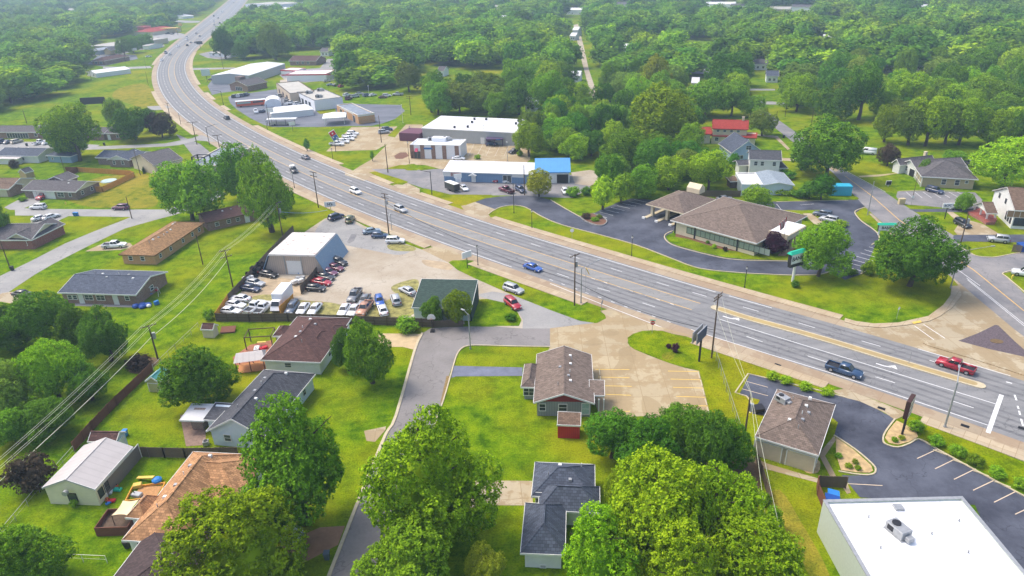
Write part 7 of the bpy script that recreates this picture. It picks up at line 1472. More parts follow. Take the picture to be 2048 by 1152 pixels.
for i in (0, 1, 2, 3): wire(TOP['A'][i], TOP['B'][i], 1.0, .021, label='thin pale cable between the transformer pole and the twin crossarm pole', group='cables over the green field'); wire(TOP['B'][i], TOP['K'][i], .9, .021, label='thin pale cable between the twin crossarm pole and the pole in the tall trees', group='cables to the tall trees')
d = (TOP['A'][0] - TOP['B'][0]); d.z = 0; d.normalize()
for i in (0, 1, 2, 3): wire(TOP['A'][i], TOP['A'][i] + d * 62 + Vector((0, 0, -.5)), 1.2, .021, label='thin pale cable running off the lower left edge from the transformer pole', group='cables at the lower left')
wire(TOP['A'][4], TOP['A'][4] + d * 60, 1.2, .05, label='thick low cable running off the lower left edge'); wire(TOP['A'][4], TOP['B'][4], 1.0, .05, label='thick low cable between the two field poles')
wire(TOP['K'][4], W(655, 420, 6), .6, .06, mat('bundle_blue', (.25, .4, .5), .6, .1), 'blue grey cable bundle sagging from the tree pole over the verge')
wire(TOP['G'][4] + Vector((0, 0, -3.5)), TOP['F'][4] + Vector((0, 0, -4.5)), 1.4, .05, CABLED, 'black telephone cable between the two dark highway poles'); wire(TOP['E'][4], TOP['G'][4] + Vector((0, 0, -3.5)), 1.6, .04, CABLED, 'black telephone cable along the highway verge')
for i in (0, 3): wire(TOP['H'][i], W(1560 + i * 14, 1230, 7), .8, .025, CABLE, 'pale cable running down the strip beside the white roof', 'cables at the lower right'); wire(TOP['H'][i], TOP['F'][i] + Vector((0, 0, -1)), .9, .02, CABLE, 'pale cable between the sign pole and the drive-through pole', 'cables above the chain fence')
t = empty('banner', W(1171, 585), R(40), 'small yellow triangular pennant beside the street light arm', 'banner'); MB().tube((0, 0, 0), (0, 0, 5.6), .04, n=6).build('mast', GREYM, t); MB().hull([(0, -.02, 5.5), (.0, .02, 5.5), (.9, .02, 3.9), (.9, -.02, 3.9)], [(.25, -.02, 5.5), (.25, .02, 5.5), (1.1, .02, 3.9), (1.1, -.02, 3.9)]).build('cloth', mat('pennant_yellow', (.75, .5, .08), .7, .05), t)

# ------------------------------------------------------------------ signs
def panel_sign(name, px, ang, w, h, z, label, face, side=None, th=.35, post=DARK, pr=.14, txt=None, tm=None, ts=1.0, posts=(0,), zpost=None, faces=None):
    t = empty(name, W(*px), ang, label, 'sign')
    for x in posts: MB().tube((x, 0, 0), (x, 0, zpost or z), pr, n=8).build('post', post, t)
    bevel(MB().box(-w / 2, -th / 2, z, w / 2, th / 2, z + h).build('sign_cabinet', side or DARK, t), .03)
    MB().box(-w / 2 + .08, -th / 2 - .02, z + .08, w / 2 - .08, -th / 2 - .001, z + h - .08).build('sign_face', face, t)
    if txt: text(txt, ts, tm or DARK, t, 'lettering', Matrix.Translation((0, -th / 2 - .035, z + h / 2)) @ Matrix.Rotation(R(90), 4, 'X'))
    return t
GT = mat('sign_green', (.03, .5, .32), .5, .06); WF = mat('sign_white_face', (.78, .78, .8), .5, .03)
t = panel_sign('bank_sign', (1585, 563), R(26), 3.8, 2.3, 4.4, 'tall bank sign with bright green cap and white letters panel on white pole', WF, DARK, .9, WHITE, .28, 'BANK', mat('letter_black', (.02, .02, .03), .5, 0), 1.25)
t.data if False else None
MB().hull([(-2.2, -.7, 6.72), (2.2, -.7, 6.72), (2.2, .7, 6.72), (-2.2, .7, 6.72)], [(-2.0, -.2, 7.3), (2.0, -.2, 7.3), (2.0, .2, 7.3), (-2.0, .2, 7.3)]).build('sign_cap', GT, t); MB().box(-1.8, -.4, 3.7, 1.8, .4, 4.38).build('message_board', DARK, t)
t = panel_sign('bank_sign', (1770, 470), R(-5), 4.0, 1.5, 1.2, 'low bank sign with green cap beside the kerb island', WF, DARK, .5, WHITE, .2, 'BANK', MC['letter_black'], .95, (-1.6, 1.6)); MB().hull([(-2.2, -.5, 2.72), (2.2, -.5, 2.72), (2.2, .5, 2.72), (-2.2, .5, 2.72)], [(-2.1, -.1, 3.15), (2.1, -.1, 3.15), (2.1, .1, 3.15), (-2.1, .1, 3.15)]).build('sign_cap', GT, t)
panel_sign('pole_sign', (1889, 438), R(-2), 2.6, 1.3, 3.0, 'white sign with dark capitals on a black post', WF, WHITE, .2, DARK, .12, 'BCFC', mat('letter_navy', (.05, .06, .15), .5, 0), .75)
panel_sign('monument_sign', (1776, 372), R(0), 1.6, 1.3, .3, 'small white framed monument sign on the lawn', DARK, WHITE, .3, WHITE, .2)
t = panel_sign('billboard_sign', (1398, 723), R(52), 4.0, 2.1, 4.3, 'pair of dark blue sign boards back to back on a black post', mat('sign_slate', (.04, .07, .13), .5, .1), GREYM, .2, DARK, .2); MB().box(-2.0, .7, 4.3, 2.0, .85, 6.4).build('rear_board', GREYM, t); MB().box(-.15, -.1, 3.9, .15, 1.1, 4.3).build('bracket', DARK, t)
t = panel_sign('tall_sign', (1804, 869), R(48), 2.6, 3.0, 3.4, 'brown edged cream pole sign before the angled stalls', mat('sign_cream', (.72, .68, .5), .6, .05), mat('sign_brown', (.06, .025, .02), .6, .1), .6, DARK, .17)
for k in range(3): MB().box(-1.1, -.345, 5.5 - k * .8, 1.0 - .4 * k, -.325, 5.75 - k * .8).build('faded_mark', MC['faded_red'], t)
panel_sign('pole_sign', (935, 536), R(38), 2.6, 1.5, 2.6, 'blank white sign at the front verge of the gravel lot', WF, WHITE, .3, DARK, .09)
t = panel_sign('pole_sign', (663, 431), R(12), 3.0, 1.5, 2.6, 'white sign with black strokes on a yellow post at the lot corner', WF, WHITE, .25, mat('post_yellow', (.7, .55, .12), .6, .05), .1, "H's", MC['letter_black'], 1.1)
t = panel_sign('pole_sign', (917, 377), R(5), 2.4, 1.3, 3.4, 'white two part pole sign behind the black trailer', WF, WHITE, .25, DARK, .09); MB().box(-.8, -.14, 2.0, 1.0, .14, 3.3).build('lower_panel', WF, t)
t = empty('domino_sign', W(672, 304), R(20), 'tilted square sign with red and blue halves and white dots on a post', 'sign'); MB().tube((0, 0, 0), (0, 0, 4.4), .12, n=8).build('post', DARK, t)
def tilt(z): return Matrix.Translation((0, 0, z)) @ Matrix.Rotation(R(-25), 4, 'Y')
MB().box(-1.2, -.15, -1.9, 1.2, .15, 1.9).build('sign_cabinet', WHITE, t, mw=tilt(6.2)); MB().box(-1.05, -.18, .05, 1.05, -.151, 1.7).build('red_half', mat('sign_red', (.6, .02, .04), .5, .05), t, mw=tilt(6.2)); MB().box(-1.05, -.18, -1.7, 1.05, -.151, -.05).build('blue_half', MC['sign_blue'], t, mw=tilt(6.2))
for x, z in ((0, .9), (-.5, -.5), (.5, -1.25)): MB().tube((x, -.2, z), (x, -.181, z), .3, n=12).build('dot', WHITE, t, mw=tilt(6.2))
def road_sign(px, label, kind, ang, s=.38):
    t = empty('road_sign', W(*px), ang, label, 'sign'); MB().tube((0, 0, 0), (0, 0, 2.6), .04, n=6).build('post', GREYM, t)
    col = {'stop': mat('stop_red', (.55, .02, .03), .5, .05), 'back': GREYM, 'white': WF}[kind]; n = 8 if kind == 'stop' else 12
    pl = [(s * math.cos(2 * math.pi * (k + .5) / n), s * math.sin(2 * math.pi * (k + .5) / n)) for k in range(n)]; m = MB(); m.hull([(x, -.06, 2.3 + z) for x, z in pl], [(x, -.04, 2.3 + z) for x, z in pl]); m.build('plate', col, t)
    if kind == 'stop': text('STOP', .3, WHITE, t, 'lettering', Matrix.Translation((0, -.075, 2.3)) @ Matrix.Rotation(R(90), 4, 'X'), .008); MB().box(-.5, -.02, 2.75, .5, .0, 2.95).build('street_name_plate', GT, t)
road_sign((1304, 667), 'red stop sign at the tip of the corner lawn', 'stop', R(-10), .45); road_sign((1203, 625), 'grey back of a round road sign at the verge tip', 'back', R(60), .45); road_sign((1144, 478), 'small white sign board on the bank verge', 'white', R(0), .5); road_sign((1437, 616), 'thin sign post at the nose of the median', 'back', R(60), .25); road_sign((1817, 729), 'thin marker post on the median', 'back', R(60), .12); road_sign((1793, 638), 'small sign on the round lawn at the junction', 'white', R(30), .3); road_sign((1822, 410), 'small white sign by the little office lot', 'white', R(0), .4)
panel_sign('billboard_sign', (189, 214), R(8), 12, 3.4, 1.5, 'black roadside billboard with white lettering on the field', mat('board_black', (.02, .02, .025), .6, .1), DARK, .3, DARK, .15, None, None, 1, (-4, 4)); t = COL.objects[-1]
panel_sign('pole_sign', (270, 108), R(0), 5, 2.2, 2.6, 'white board sign among the far left trees', WF, DARK, .3, DARK, .15); panel_sign('pole_sign', (363, 62), R(10), 4, 3, 5, 'yellow and white pole sign beyond the yellow canopy', MC['golden_yellow'], WHITE, .4, DARK, .2); panel_sign('pole_sign', (401, 96), R(10), 5, 2.6, 3, 'dark framed sign on the grass right of the far highway', DARK, CREAM, .3, DARK, .15)
panel_sign('pole_sign', (586, 262), R(20), 2.6, 1.4, .8 + 1.6, 'small white sign on the verge before the shop lawn', WF, WHITE, .25, DARK, .08); panel_sign('pole_sign', (415, 164), R(15), 5, 4, 3.6, 'pale green double sign beside the small blacktop', mat('pale_green_face', (.5, .62, .55), .6, .05), WHITE, .4, DARK, .15); panel_sign('pole_sign', (544, 250), R(15), 3.2, 1.8, 5.5, 'white square sign hung on the dark pole', WF, WHITE, .25, DARK, .08)
# basketball hoop, flag, hydrants
t = empty('basketball_hoop', W(865, 664), R(0), 'basketball hoop with white fan backboard at the street end', 'basketball hoop'); MB().tube((0, 0, 0), (0, .2, 2.9), .06, n=6).build('post', DARK, t); pl = [(-.75, 2.8), (.75, 2.8), (.8, 3.2), (.5, 3.75), (0, 3.9), (-.5, 3.75), (-.8, 3.2)]; m_ = MB(); m_.hull([(x, -.1, z) for x, z in pl], [(x, -.05, z) for x, z in pl]); m_.build('backboard', WHITE, t)
rg = MB()
for k in range(10): a, b = 2 * math.pi * k / 10, 2 * math.pi * (k + 1) / 10; rg.tube((.23 * math.cos(a), -.36 + .23 * math.sin(a), 3.0), (.23 * math.cos(b), -.36 + .23 * math.sin(b), 3.0), .02, n=4)
rg.build('hoop_ring', mat('hoop_orange', (.6, .15, .03), .5, .1), t); MB().box(-.4, -.3, 0, .4, .6, .3).build('base', DARK, t)
t = empty('flagpole', W(1563, 508), R(0), 'flagpole with hanging striped flag at the bank entrance', 'flagpole'); MB().tube((0, 0, 0), (0, 0, 9.5), .06, .04, n=6).build('mast', DARK, t)
for k in range(7): MB().hull([(-.06 - .2 * k, -.02, 9.1 - .22 * k), (-.26 - .2 * k, -.02, 8.9 - .22 * k), (-.26 - .2 * k, .03, 8.9 - .22 * k), (-.06 - .2 * k, .03, 9.1 - .22 * k)], [(-.3 - .1 * k, -.02, 6.6 - .1 * k), (-.5 - .1 * k, -.02, 6.5 - .1 * k), (-.5 - .1 * k, .03, 6.5 - .1 * k), (-.3 - .1 * k, .03, 6.6 - .1 * k)]).build('flag_stripe', WHITE if k % 2 else MC['stop_red'], t)
for px, l in (((2024, 557), 'yellow fire hydrant on the lawn at the right edge'), ((132, 409), 'yellow fire hydrant before the brick duplex lawn')):
    t = empty('fire_hydrant', W(*px), 0, l, 'fire hydrant'); m = mat('hydrant_yellow', (.75, .58, .08), .5, .05); MB().tube((0, 0, 0), (0, 0, .7), .16, .15, 10).build('barrel', m, t); MB().tube((0, 0, .7), (0, 0, .92), .2, .05, 10).build('cap', m, t); MB().tube((-.28, 0, .5), (.28, 0, .5), .07, n=8).build('side_nozzles', m, t)

# ------------------------------------------------------------------ fences
def fence(px, h, m, label, posts=True, rails=False, thick=.05, mesh=False, cat='fence', name='board_fence', pm=None):
    P = [W(*p) for p in px]; o0 = P[0].copy(); t = empty(name, o0, 0, label, cat); Q = [p - o0 for p in P]
    if mesh:
        r = MB()
        for a, b in zip(Q, Q[1:]): r.tube(a + Vector((0, 0, h)), b + Vector((0, 0, h)), .03, n=4); r.tube(a + Vector((0, 0, h * .5)), b + Vector((0, 0, h * .5)), .012, n=4)
        r.build('top_rail', m, t)
    else:
        for a, b in zip(Q, Q[1:]):
            d = b - a; ang = math.atan2(d.y, d.x); L = d.length; k = MB(); rnd = random.Random(int(L * 7)); x = 0
            while x < L: wd = min(.14, L - x); k.box(x, -thick / 2, .04, x + wd * .93, thick / 2, h + rnd.uniform(-.04, .04)); x += .15
            k.build('boards', m, t, (a.x, a.y, 0), ang)
            if rails: q_ = MB(); [q_.box(0, -thick / 2 - .06, z, L, -thick / 2 - .002, z + .1) for z in (.35, h * .5, h - .3)]; q_.build('rails', pm or m, t, (a.x, a.y, 0), ang)
    if posts:
        q_ = MB()
        for a, b in zip(Q, Q[1:]):
            L = (b - a).length; k = max(1, round(L / 2.6))
            for i in range(k + 1): p = a + (b - a) * (i / k); (q_.tube(p, p + Vector((0, 0, h + .05)), .04, n=5) if mesh else q_.box(p.x - .06, p.y - .15, 0, p.x + .06, p.y - .03, h + .08))
        q_.build('posts', pm or m, t)
    return t
fence([(434, 643), (500, 644), (577, 643), (700, 648), (800, 652), (868, 655)], 1.9, OLDWOOD, 'long weathered board fence with rails along the bottom of the car lot', rails=True, pm=WOOD)
fence([(868, 655), (926, 653)], 1.5, OLDWOOD, 'short low fence behind the basketball hoop'); fence([(434, 641), (458, 605)], 1.9, NEWWOOD, 'bright orange new board fence at the left lot corner'); fence([(458, 605), (490, 570), (540, 514), (588, 464)], 1.9, OLDWOOD, 'dark weathered fence climbing to the repair shop back')
fence([(603, 588), (626, 562), (645, 536)], 2.0, OLDWOOD, 'dark plank divider before the slanting car row'); fence([(562, 632), (589, 607)], 2.2, MC['new_fence_boards'], 'orange brown plank divider right of the box truck')
fence([(306, 742), (235, 810), (187, 860), (150, 902)], 1.7, REDWOOD, 'red brown plank fence running down beside the teal roofed shed', rails=True); fence([(268, 913), (330, 915), (372, 916), (478, 914)], 1.8, OLDWOOD, 'weathered fence between the cream outbuilding and the slate house')
fence([(398, 656), (352, 700), (308, 742)], 1.2, GREYM, 'chain link fence from the cream shed down to the teal shed', mesh=True, name='chain_fence'); fence([(150, 905), (80, 985), (-20, 1105)], 1.2, GREYM, 'chain link fence behind the cream outbuilding', mesh=True, name='chain_fence'); fence([(120, 1122), (215, 1126)], 1.2, WHITE, 'low white wire fence across the bottom yard', mesh=True, name='chain_fence')
fence([(157, 344), (262, 351), (270, 354), (207, 384), (180, 384)], 1.8, NEWWOOD, 'orange board fence round the yard with the pool cover'); fence([(130, 356), (122, 361), (157, 344), (133, 344)], 1.8, REDWOOD, 'red brown fence at the yard corner'); fence([(287, 348), (299, 312)], 1.8, mat('green_fence', (.05, .12, .05), .9, .2), 'dark green fence beside the gabled building')
fence([(1350, 393), (1480, 394)], 1.9, OLDWOOD, 'brown board fence behind the bank under the trees', rails=True); fence([(1427, 708), (1452, 785), (1478, 866)], 1.8, GREYM, 'pale chain link fence beside the concrete parking lot', mesh=True, name='chain_fence'); fence([(2023, 503), (2040, 506)], 1.8, OLDWOOD, 'short grey board screen before the blue dumpster')
fence([(1506, 905), (1522, 950), (1540, 1005)], 1.6, OLDWOOD, 'old picket fence with ivy at the dry strip'); fence([(1050, 239), (1105, 238)], 2.0, mat('tan_block', (.45, .36, .27), .9, .1), 'tan block wall right of the long metal building', posts=False, cat='wall', name='block_wall')
fence([(1633, 975), (1634, 990), (1655, 1043), (1670, 1044)], 1.9, REDWOOD, 'red brown board enclosure round the blue dumpster'); fence([(1633, 974), (1690, 976)], 1.9, OLDWOOD, 'grey slatted back of the dumpster enclosure')
fence([(65, 398), (42, 384 + 14)], 1.7, REDWOOD, 'short red brown fence by the cream bungalow') if False else None

# ------------------------------------------------------------------ yard objects
def dumpster(px, ang, m, label, s=1.0):
    t = empty('dumpster', W(*px), ang, label, 'dumpster'); MB().hull([(-1 * s, -.7 * s, .15), (1 * s, -.7 * s, .15), (1 * s, .7 * s, .15), (-1 * s, .7 * s, .15)], [(-1.1 * s, -.9 * s, 1.3 * s), (1.1 * s, -.9 * s, 1.3 * s), (1.1 * s, .8 * s, 1.5 * s), (-1.1 * s, .8 * s, 1.5 * s)]).build('body', m, t)
    MB().hull([(-1.12 * s, -.95 * s, 1.31 * s), (1.12 * s, -.95 * s, 1.31 * s), (1.12 * s, .82 * s, 1.51 * s), (-1.12 * s, .82 * s, 1.51 * s)], [(-1.12 * s, -.95 * s, 1.37 * s), (1.12 * s, -.95 * s, 1.37 * s), (1.12 * s, .82 * s, 1.57 * s), (-1.12 * s, .82 * s, 1.57 * s)]).build('lid', m, t); MB().box(-1.2 * s, -.1, .7, -1.02 * s, .1, .85).box(1.02 * s, -.1, .7, 1.2 * s, .1, .85).build('lift_pocket', DARK, t)
BL = mat('dumpster_blue', (.015, .07, .3), .5, .1)
dumpster((1661, 1018), R(70), BL, 'blue dumpster inside the plank enclosure'); dumpster((1664, 1002), R(70), mat('bright_blue', (.03, .2, .55), .5, .08), 'lighter blue dumpster at the back of the enclosure', .8); dumpster((2046, 502), R(5), BL, 'dark blue dumpster at the right edge by the board screen', 1.2)
dumpster((1516, 824), R(10), DARK, 'black dumpster at the end of the lot arm', .7)
t = empty('storage_container', W(1677, 389), R(-8), 'bright turquoise blue container at the side road bend', 'container'); bevel(MB().box(-3, -1.6, .1, 3, 1.6, 2.8).build('body', mat('turquoise', (.04, .38, .55), .5, .08), t), .06); MB().box(-3.05, -1.65, 2.81, 3.05, 1.65, 2.9).build('lid', MC['turquoise'], t)
t = empty('utility_cabinet', W(1802, 408), 0, 'tan utility cabinet at the verge corner of the side road', 'cabinet'); bevel(MB().box(-.8, -.5, 0, .8, .5, 1.5).build('housing', mat('cabinet_tan', (.55, .45, .25), .6, .05), t), .04); MB().box(-.85, -.55, 1.51, .85, .55, 1.58).build('lid', MC['cabinet_tan'], t)
def bin_(px, m, label): t = empty('wheeled_bin', W(*px), 0, label, 'bin'); MB().hull([(-.25, -.25, .05), (.25, -.25, .05), (.25, .25, .05), (-.25, .25, .05)], [(-.33, -.35, 1.0), (.33, -.35, 1.0), (.33, .35, 1.05), (-.33, .35, 1.05)]).build('body', m, t); MB().box(-.36, -.38, 1.06, .36, .38, 1.12).build('lid', m, t); wheel_mb(.12, .5).build('wheels', RUBBER, t, (0, .28, .12), R(90))
BB = MC['bright_blue']
for px, m, l in (((158, 394), BB, 'left blue wheeled bin at the duplex end'), ((162, 393), BB, 'right blue wheeled bin at the duplex end'), ((150, 432), BB, 'left blue bin at the pale street'), ((155, 432), BB, 'right blue bin at the pale street'), ((25, 541), DARK, 'black wheeled bin beside the bare pole'), ((54, 292), DARK, 'black bin in the townhouse parking'), ((209, 291), DARK, 'black bin on the north street kerb'), ((1567, 276), DARK, 'black bin beside the side road'), ((252, 872), BB, 'blue bin beside the brown shed'), ((256, 1095), DARK, 'dark barrel at the white wall of the tan house'), ((947, 612), GREYM, 'grey bin at the green office corner'), ((655, 1118), MC['bluegrey_car_paint'], 'dark bin at the kerb under the lime tree')): bin_(px, m, l)
# air conditioner on the ground
for px, l in (((413, 890), 'ground air conditioner at the pale blue gable'),): t = empty('air_conditioner', W(*px), .2, l, 'air conditioner'); bevel(MB().box(-.4, -.4, .05, .4, .4, .8).build('housing', GREYM, t), .03); MB().tube((0, 0, .8), (0, 0, .86), .3, n=12).build('fan_guard', DARK, t)
# shade sail and deck
t = empty('shade_sail', W(258, 1040), 0, 'cream shade sail stretched from the tan house eave', 'shade sail'); o0 = W(258, 1040)
S_ = [W(223, 1031, 2.3) - o0, W(246, 1001, 2.4) - o0, W(278, 999, 2.7) - o0, W(257, 1031, 2.7) - o0]; m_ = MB(); nn = 8
for i in range(nn + 1):
    for j in range(nn + 1):
        u, v = i / nn, j / nn; uu = u + (.5 - u) * .16 * math.sin(math.pi * v); vv = v + (.5 - v) * .16 * math.sin(math.pi * u)
        p = (S_[0] * (1 - uu) + S_[1] * uu) * (1 - vv) + (S_[3] * (1 - uu) + S_[2] * uu) * vv; m_.v.append((p.x, p.y, p.z - .25 * math.sin(math.pi * u) * math.sin(math.pi * v)))
for i in range(nn):
    for j in range(nn): a = i * (nn + 1) + j; m_.f.append((a, a + 1, a + nn + 2, a + nn + 1)); m_.m.append(0)
m_.build('sail_cloth', mat('sail_cream', (.72, .58, .36), .8, .04), t); MB().tube((S_[0].x, S_[0].y, 0), tuple(S_[0]), .05, n=6).build('sail_post', WOOD, t); MB().tube((S_[1].x, S_[1].y, 0), tuple(S_[1]), .05, n=6).build('sail_post', WOOD, t)
def box_px(name, label, cat, px, ang, sx, sy, z, parts): 
    t = empty(name, W(*px), ang, label, cat)
    return t
t = box_px('timber_deck', 'red brown timber deck box below the shade sail', 'deck', (240, 1052), R(0), 0, 0, 0, ()); MB().box(-2, -1.6, 0, 2, 1.6, .7).build('floor', WOOD, t)
for a in ((-2, -1.7, 2, -1.6), (-2, 1.6, 2, 1.7), (-2.1, -1.7, -2, 1.7), (2, -1.7, 2.1, 1.7)): MB().box(a[0], a[1], .0, a[2], a[3], 1.4).build('side_boards', REDWOOD, t)
t = box_px('sandpit', 'timber sandpit with yellow and orange toys by the tan roof', 'sandpit', (292, 986), R(8), 0, 0, 0, ())
for a in ((-2.2, -1.5, 2.2, -1.35), (-2.2, 1.35, 2.2, 1.5), (-2.2, -1.35, -2.05, 1.35), (2.05, -1.35, 2.2, 1.35)): MB().box(a[0], a[1], 0, a[2], a[3], .35).build('edge_board', NEWWOOD, t)
bevel(MB().box(-1.2, .2, .04, -.1, 1.0, .6).build('toy_box', MC['golden_yellow'], empty('toy_box', W(285, 978), .3, 'yellow toy box in the sandpit', 'toy')), .05)
t = empty('slide', W(303, 963), R(-14), 'yellow and blue plastic slide behind the sandpit', 'slide'); MB().hull([(-2.2, -.25, .25), (.6, -.25, .8), (.6, .25, .8), (-2.2, .25, .25)], [(-2.2, -.25, .4), (.6, -.25, .95), (.6, .25, .95), (-2.2, .25, .4)]).build('chute', MC['golden_yellow'], t); MB().ball((1.0, 0, .45), .7, 10, .6).build('base_bowl', BB, t)
TOYC = {'red': MC['stop_red'], 'green': GT, 'blue': BB, 'white': WHITE, 'orange': MC['hoop_orange'], 'grey': GREYM}
for i, (x, y, c, s) in enumerate(((224, 1003, 'red', .5), (218, 1007, 'blue', .4), (214, 1000, 'orange', .35), (236, 981, 'green', .55), (231, 975, 'orange', .4), (221, 985, 'white', .5), (275, 992, 'grey', .7), (528, 698, 'red', .7), (514, 700, 'white', .8), (522, 706, 'orange', .5))):
    t = empty('garden_toy', W(x, y), i, ('small %s plastic toy ' % c) + (['beside the cream outbuilding door', 'under the outbuilding corner', 'left of the red one at the outbuilding', 'on the grass by the outbuilding wall', 'behind the green one at the outbuilding', 'at the outbuilding window', 'next to the shade sail corner', 'on the red mulch behind the gazebo', 'heap on the red mulch', 'low on the red mulch'][i]), 'toy')
    bevel(MB().box(-s, -s * .6, 0, s, s * .6, s * .7).build('body', TOYC[c], t), .08); MB().tube((-s * .6, 0, s * .7), (-s * .6, 0, s * 1.1), .06, n=6).build('handle', DARK, t)
# play frame beside the brick duplex
t = empty('play_tower', W(287, 588), R(20), 'blue roofed play tower with red slide at the brick duplex corner', 'play tower')
fr = MB(); [fr.box(x - .06, y - .06, 0, x + .06, y + .06, 2.4) for x in (-.8, .8) for y in (-.8, .8)]; fr.build('posts', WOOD, t); MB().box(-.9, -.9, 1.2, .9, .9, 1.3).build('platform', WOOD, t); MB().hull([(-1, -1, 2.4), (1, -1, 2.4), (1, 1, 2.4), (-1, 1, 2.4)], [(-1, -.05, 3.3), (1, -.05, 3.3), (1, .05, 3.3), (-1, .05, 3.3)]).build('canvas_roof', BL, t); MB().hull([(.9, -.3, 1.2), (3, -.3, .2), (3, .3, .2), (.9, .3, 1.2)], [(.9, -.3, 1.35), (3, -.3, .35), (3, .3, .35), (.9, .3, 1.35)]).build('slide', MC['stop_red'], t)
t = empty('bounce_castle', W(285, 614), R(5), 'crumpled blue inflatable toy on the grass below the play tower', 'inflatable'); q_ = MB(); [q_.ball((x, y, .35), r_, 8, .6) for x, y, r_ in ((-1.3, 0, .8), (0, .3, .9), (1.1, .2, .8), (.2, -.6, .7))]; q_.build('cushions', BL, t); MB().ball((1.5, -.4, .4), .5, 8, .7).build('bumper', WHITE, t)
t = empty('swing_set', W(302, 592), R(8), 'white swing frame right of the play tower', 'swing'); fr = MB(); fr.tube((-1.2, 0, 2), (1.8, 0, 2), .04, n=5); [fr.tube((x, y, 0), (x, 0, 2), .04, n=5) for x in (-1.2, 1.8) for y in (-.8, .8)]; fr.build('frame', WHITE, t); MB().box(-.1, -.15, .5, .4, .15, .55).build('seat', BB, t)
bevel(MB().box(-.5, -.3, 0, .5, .3, .9).build('chair_shell', MC['bright_blue'], empty('plastic_chair', W(314, 609), 1, 'pale blue plastic chair right of the swing', 'chair')), .1)
# gazebo and pergola behind the maroon house
t = empty('gazebo', W(505, 735), R(12), 'grey tin roofed gazebo with orange mat behind the maroon house', 'gazebo'); MB().hull([(-2.6, -1.8, 2.3), (2.6, -1.8, 2.3), (2.6, 1.8, 2.3), (-2.6, 1.8, 2.3)], [(-2.2, -.1, 3.2), (2.2, -.1, 3.2), (2.2, .1, 3.2), (-2.2, .1, 3.2)]).build('roof', MT_TAN, t); MB().box(-2.4, -1.6, .03, 2.4, 1.6, .15).build('deck', mat('orange_deck', (.5, .22, .08), .8, .1), t)
for x in (-2.3, 0, 2.3):
    for y in (-1.5, 1.5): MB().box(x - .07, y - .07, .15, x + .07, y + .07, 2.3).build('post', REDWOOD, t)
t = empty('timber_swing', W(524, 690), R(4), 'bare timber swing frame on the lawn above the gazebo', 'pergola'); fr = MB(); [fr.box(x - .08, y - .08, 0, x + .08, y + .08, 2.6) for x in (-2.4, 2.4) for y in (-1.6, 1.6)]; fr.build('posts', WOOD, t); fr = MB(); [fr.box(-2.5, y - .07, 2.6, 2.5, y + .07, 2.75) for y in (-1.6, 1.6)]; [fr.box(x - .07, -1.53, 2.6, x + .07, 1.53, 2.74) for x in (-2.4, 2.4)]; fr.build('top_beams', WOOD, t)
MB().box(-.8, -.2, .6, .8, .2, .7).build('swing_seat', MC['post_yellow'], t)
t = empty('roof_panel_stack', W(457, 663), R(5), 'low brown pallet roof leaning at the lot fence', 'pallet'); MB().hull([(-1.4, -.8, .1), (1.4, -.8, .1), (1.4, .8, .6), (-1.4, .8, .6)], [(-1.4, -.8, .3), (1.4, -.8, .3), (1.4, .8, .8), (-1.4, .8, .8)]).build('boards', REDWOOD, t); MB().box(-1.2, .5, 0, 1.2, .7, .5).build('legs', WOOD, t)
t = empty('pool_cover', W(218, 362), 0, 'flat pale pool cover on the fenced lawn', 'pool cover'); m_ = MB(); m_.hull([(2.6 * math.cos(a), 2.6 * math.sin(a), 0) for a in [k * math.pi / 10 for k in range(20)]], [(2.4 * math.cos(a), 2.4 * math.sin(a), .25) for a in [k * math.pi / 10 for k in range(20)]]); m_.build('cover', mat('pale_tarp', (.4, .52, .5), .6, .25, 1.5), t)
t = empty('drain_pit', W(1993, 684), 0, 'round rusty drain cover on the red rock island', 'manhole cover'); m_ = MB(); m_.hull([(1.1 * math.cos(a), .8 * math.sin(a), .15) for a in [k * math.pi / 8 for k in range(16)]], [(1.1 * math.cos(a), .8 * math.sin(a), .2) for a in [k * math.pi / 8 for k in range(16)]]); m_.build('cover', MC['soil'], t)
for i, (x, y) in enumerate(((1555, 730), (1763, 817), (1930, 852), (2045, 857))): t = empty('storm_drain', W(x, y), R(-42), ['dark kerb drain left of the dark blue pickup', 'small kerb drain at the restaurant apron', 'dark kerb drain at the foot of the silver street light', 'dark drain at the stop line'][i], 'drain'); q_ = MB(); [q_.box(-.5, -.3 + .12 * k, .03, .5, -.24 + .12 * k, .07) for k in range(5)]; q_.build('grate_bars', DARK, t); MB().box(-.55, -.36, .02, .55, .36, .034).build('frame', RUBBER, t)
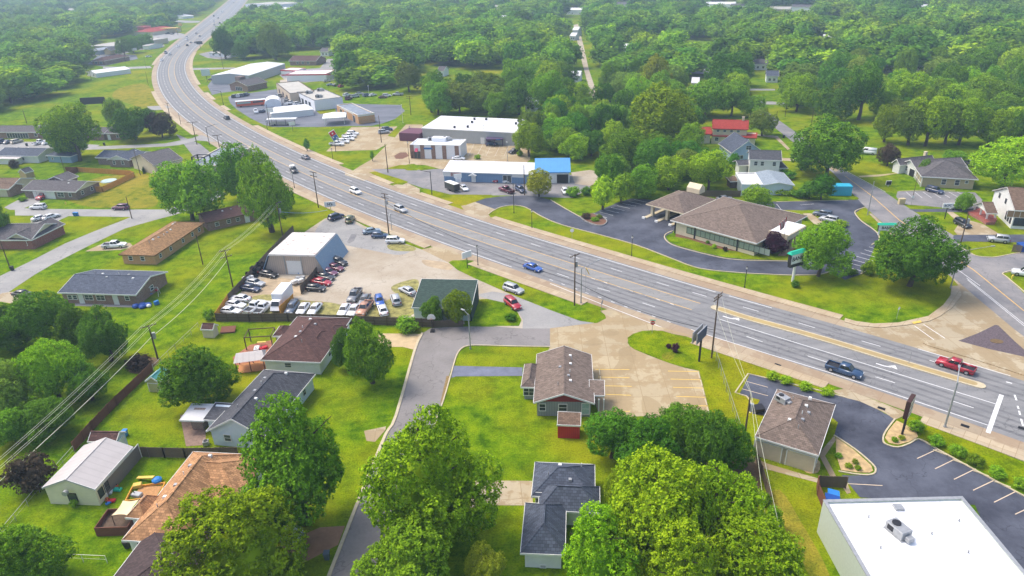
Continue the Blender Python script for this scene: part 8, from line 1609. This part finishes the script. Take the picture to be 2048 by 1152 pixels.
# scrap beside the repair shop
rs = random.Random(5)
for i, (x, y, l) in enumerate(((508, 549, 'heap of old black tyres left of the shop front'), (522, 538, 'heap of old black tyres against the shop corner'), (538, 541, 'heap of old black tyres at the shop wall'))):
    t = empty('tyre_pile', W(x, y), 0, l, 'tyre pile'); 
    for k in range(26): q_ = MB(); a = rs.random() * 6.28; r_ = rs.random() * 2.1; z = .15 + rs.random() * 2.0 * (1 - r_ / 2.6); q_.tube((0, 0, -.12), (0, 0, .12), .42, n=10); o = q_.build('tyre', RUBBER, t, (r_ * math.cos(a), r_ * math.sin(a), z)); o.rotation_euler = (rs.random() * 1.2, rs.random() * 1.2, 0)
for i, (x, y, c, l) in enumerate(((556, 541, 'white', 'white cabinet at the shop wall'), (606, 545, 'blue', 'blue engine hoist at the plank divider'), (626, 543, 'red', 'red body panel leaning at the divider top'), (600, 565, 'grey', 'dark engine block at the divider'), (592, 568, 'white', 'white wheel stack left of the engine block'), (550, 545, 'orange', 'rusty machine at the shop wall'), (498, 562, 'white', 'white wrecked car end by the fence'))):
    t = empty('scrap_part', W(x, y), i, l, 'scrap'); q_ = MB(); [q_.box(*(lambda a, b, c_, s_: (a - s_, b - s_ * .6, c_, a + s_, b + s_ * .6, c_ + s_))(rs.uniform(-.9, .9), rs.uniform(-.7, .7), rs.uniform(0, .9), rs.uniform(.35, .75))) for k in range(4)]; bevel(q_.build('panels', TOYC[c], t), .04); wheel_mb(.28).build('wheel', RUBBER, t, (.9, -.3, .28), .5)
# wheel stops on the lots
for i, (x, y) in enumerate(((1199, 745), (1201, 760), (1398, 752), (1403, 767), (1407, 785), (1412, 805), (1416, 822), (1880, 906), (1920, 926), (1962, 948), (2005, 970))):
    t = tag(bevel(MB().box(-.9, -.1, .03, .9, .1, .18).build('wheel_stop', KERB, None, W(x, y), R(85) if i < 7 else R(-42)), .03), 'concrete wheel stop at the head of a parking stall ' + ('on the yellow marked lot' if i < 7 else 'before the clipped bushes'), 'wheel stop', 'wheel stops on the yellow marked lot' if i < 7 else 'wheel stops before the clipped bushes')

# ------------------------------------------------------------------ haze
hz = MB(); hz.box(-1900, -55, -1.0, 1900, 2700, 78); hz = hz.build('haze', []); tag(hz, kind='stuff')
hm = bpy.data.materials.new('haze'); hm.use_nodes = True; t_ = hm.node_tree; t_.nodes.clear(); ou = t_.nodes.new('ShaderNodeOutputMaterial'); pv = t_.nodes.new('ShaderNodeVolumePrincipled')
pv.inputs['Color'].default_value = (.6, .8, 1.0, 1); pv.inputs['Density'].default_value = 0.00034; pv.inputs['Anisotropy'].default_value = .2; t_.links.new(pv.outputs[0], ou.inputs['Volume']); hz.data.materials.append(hm)
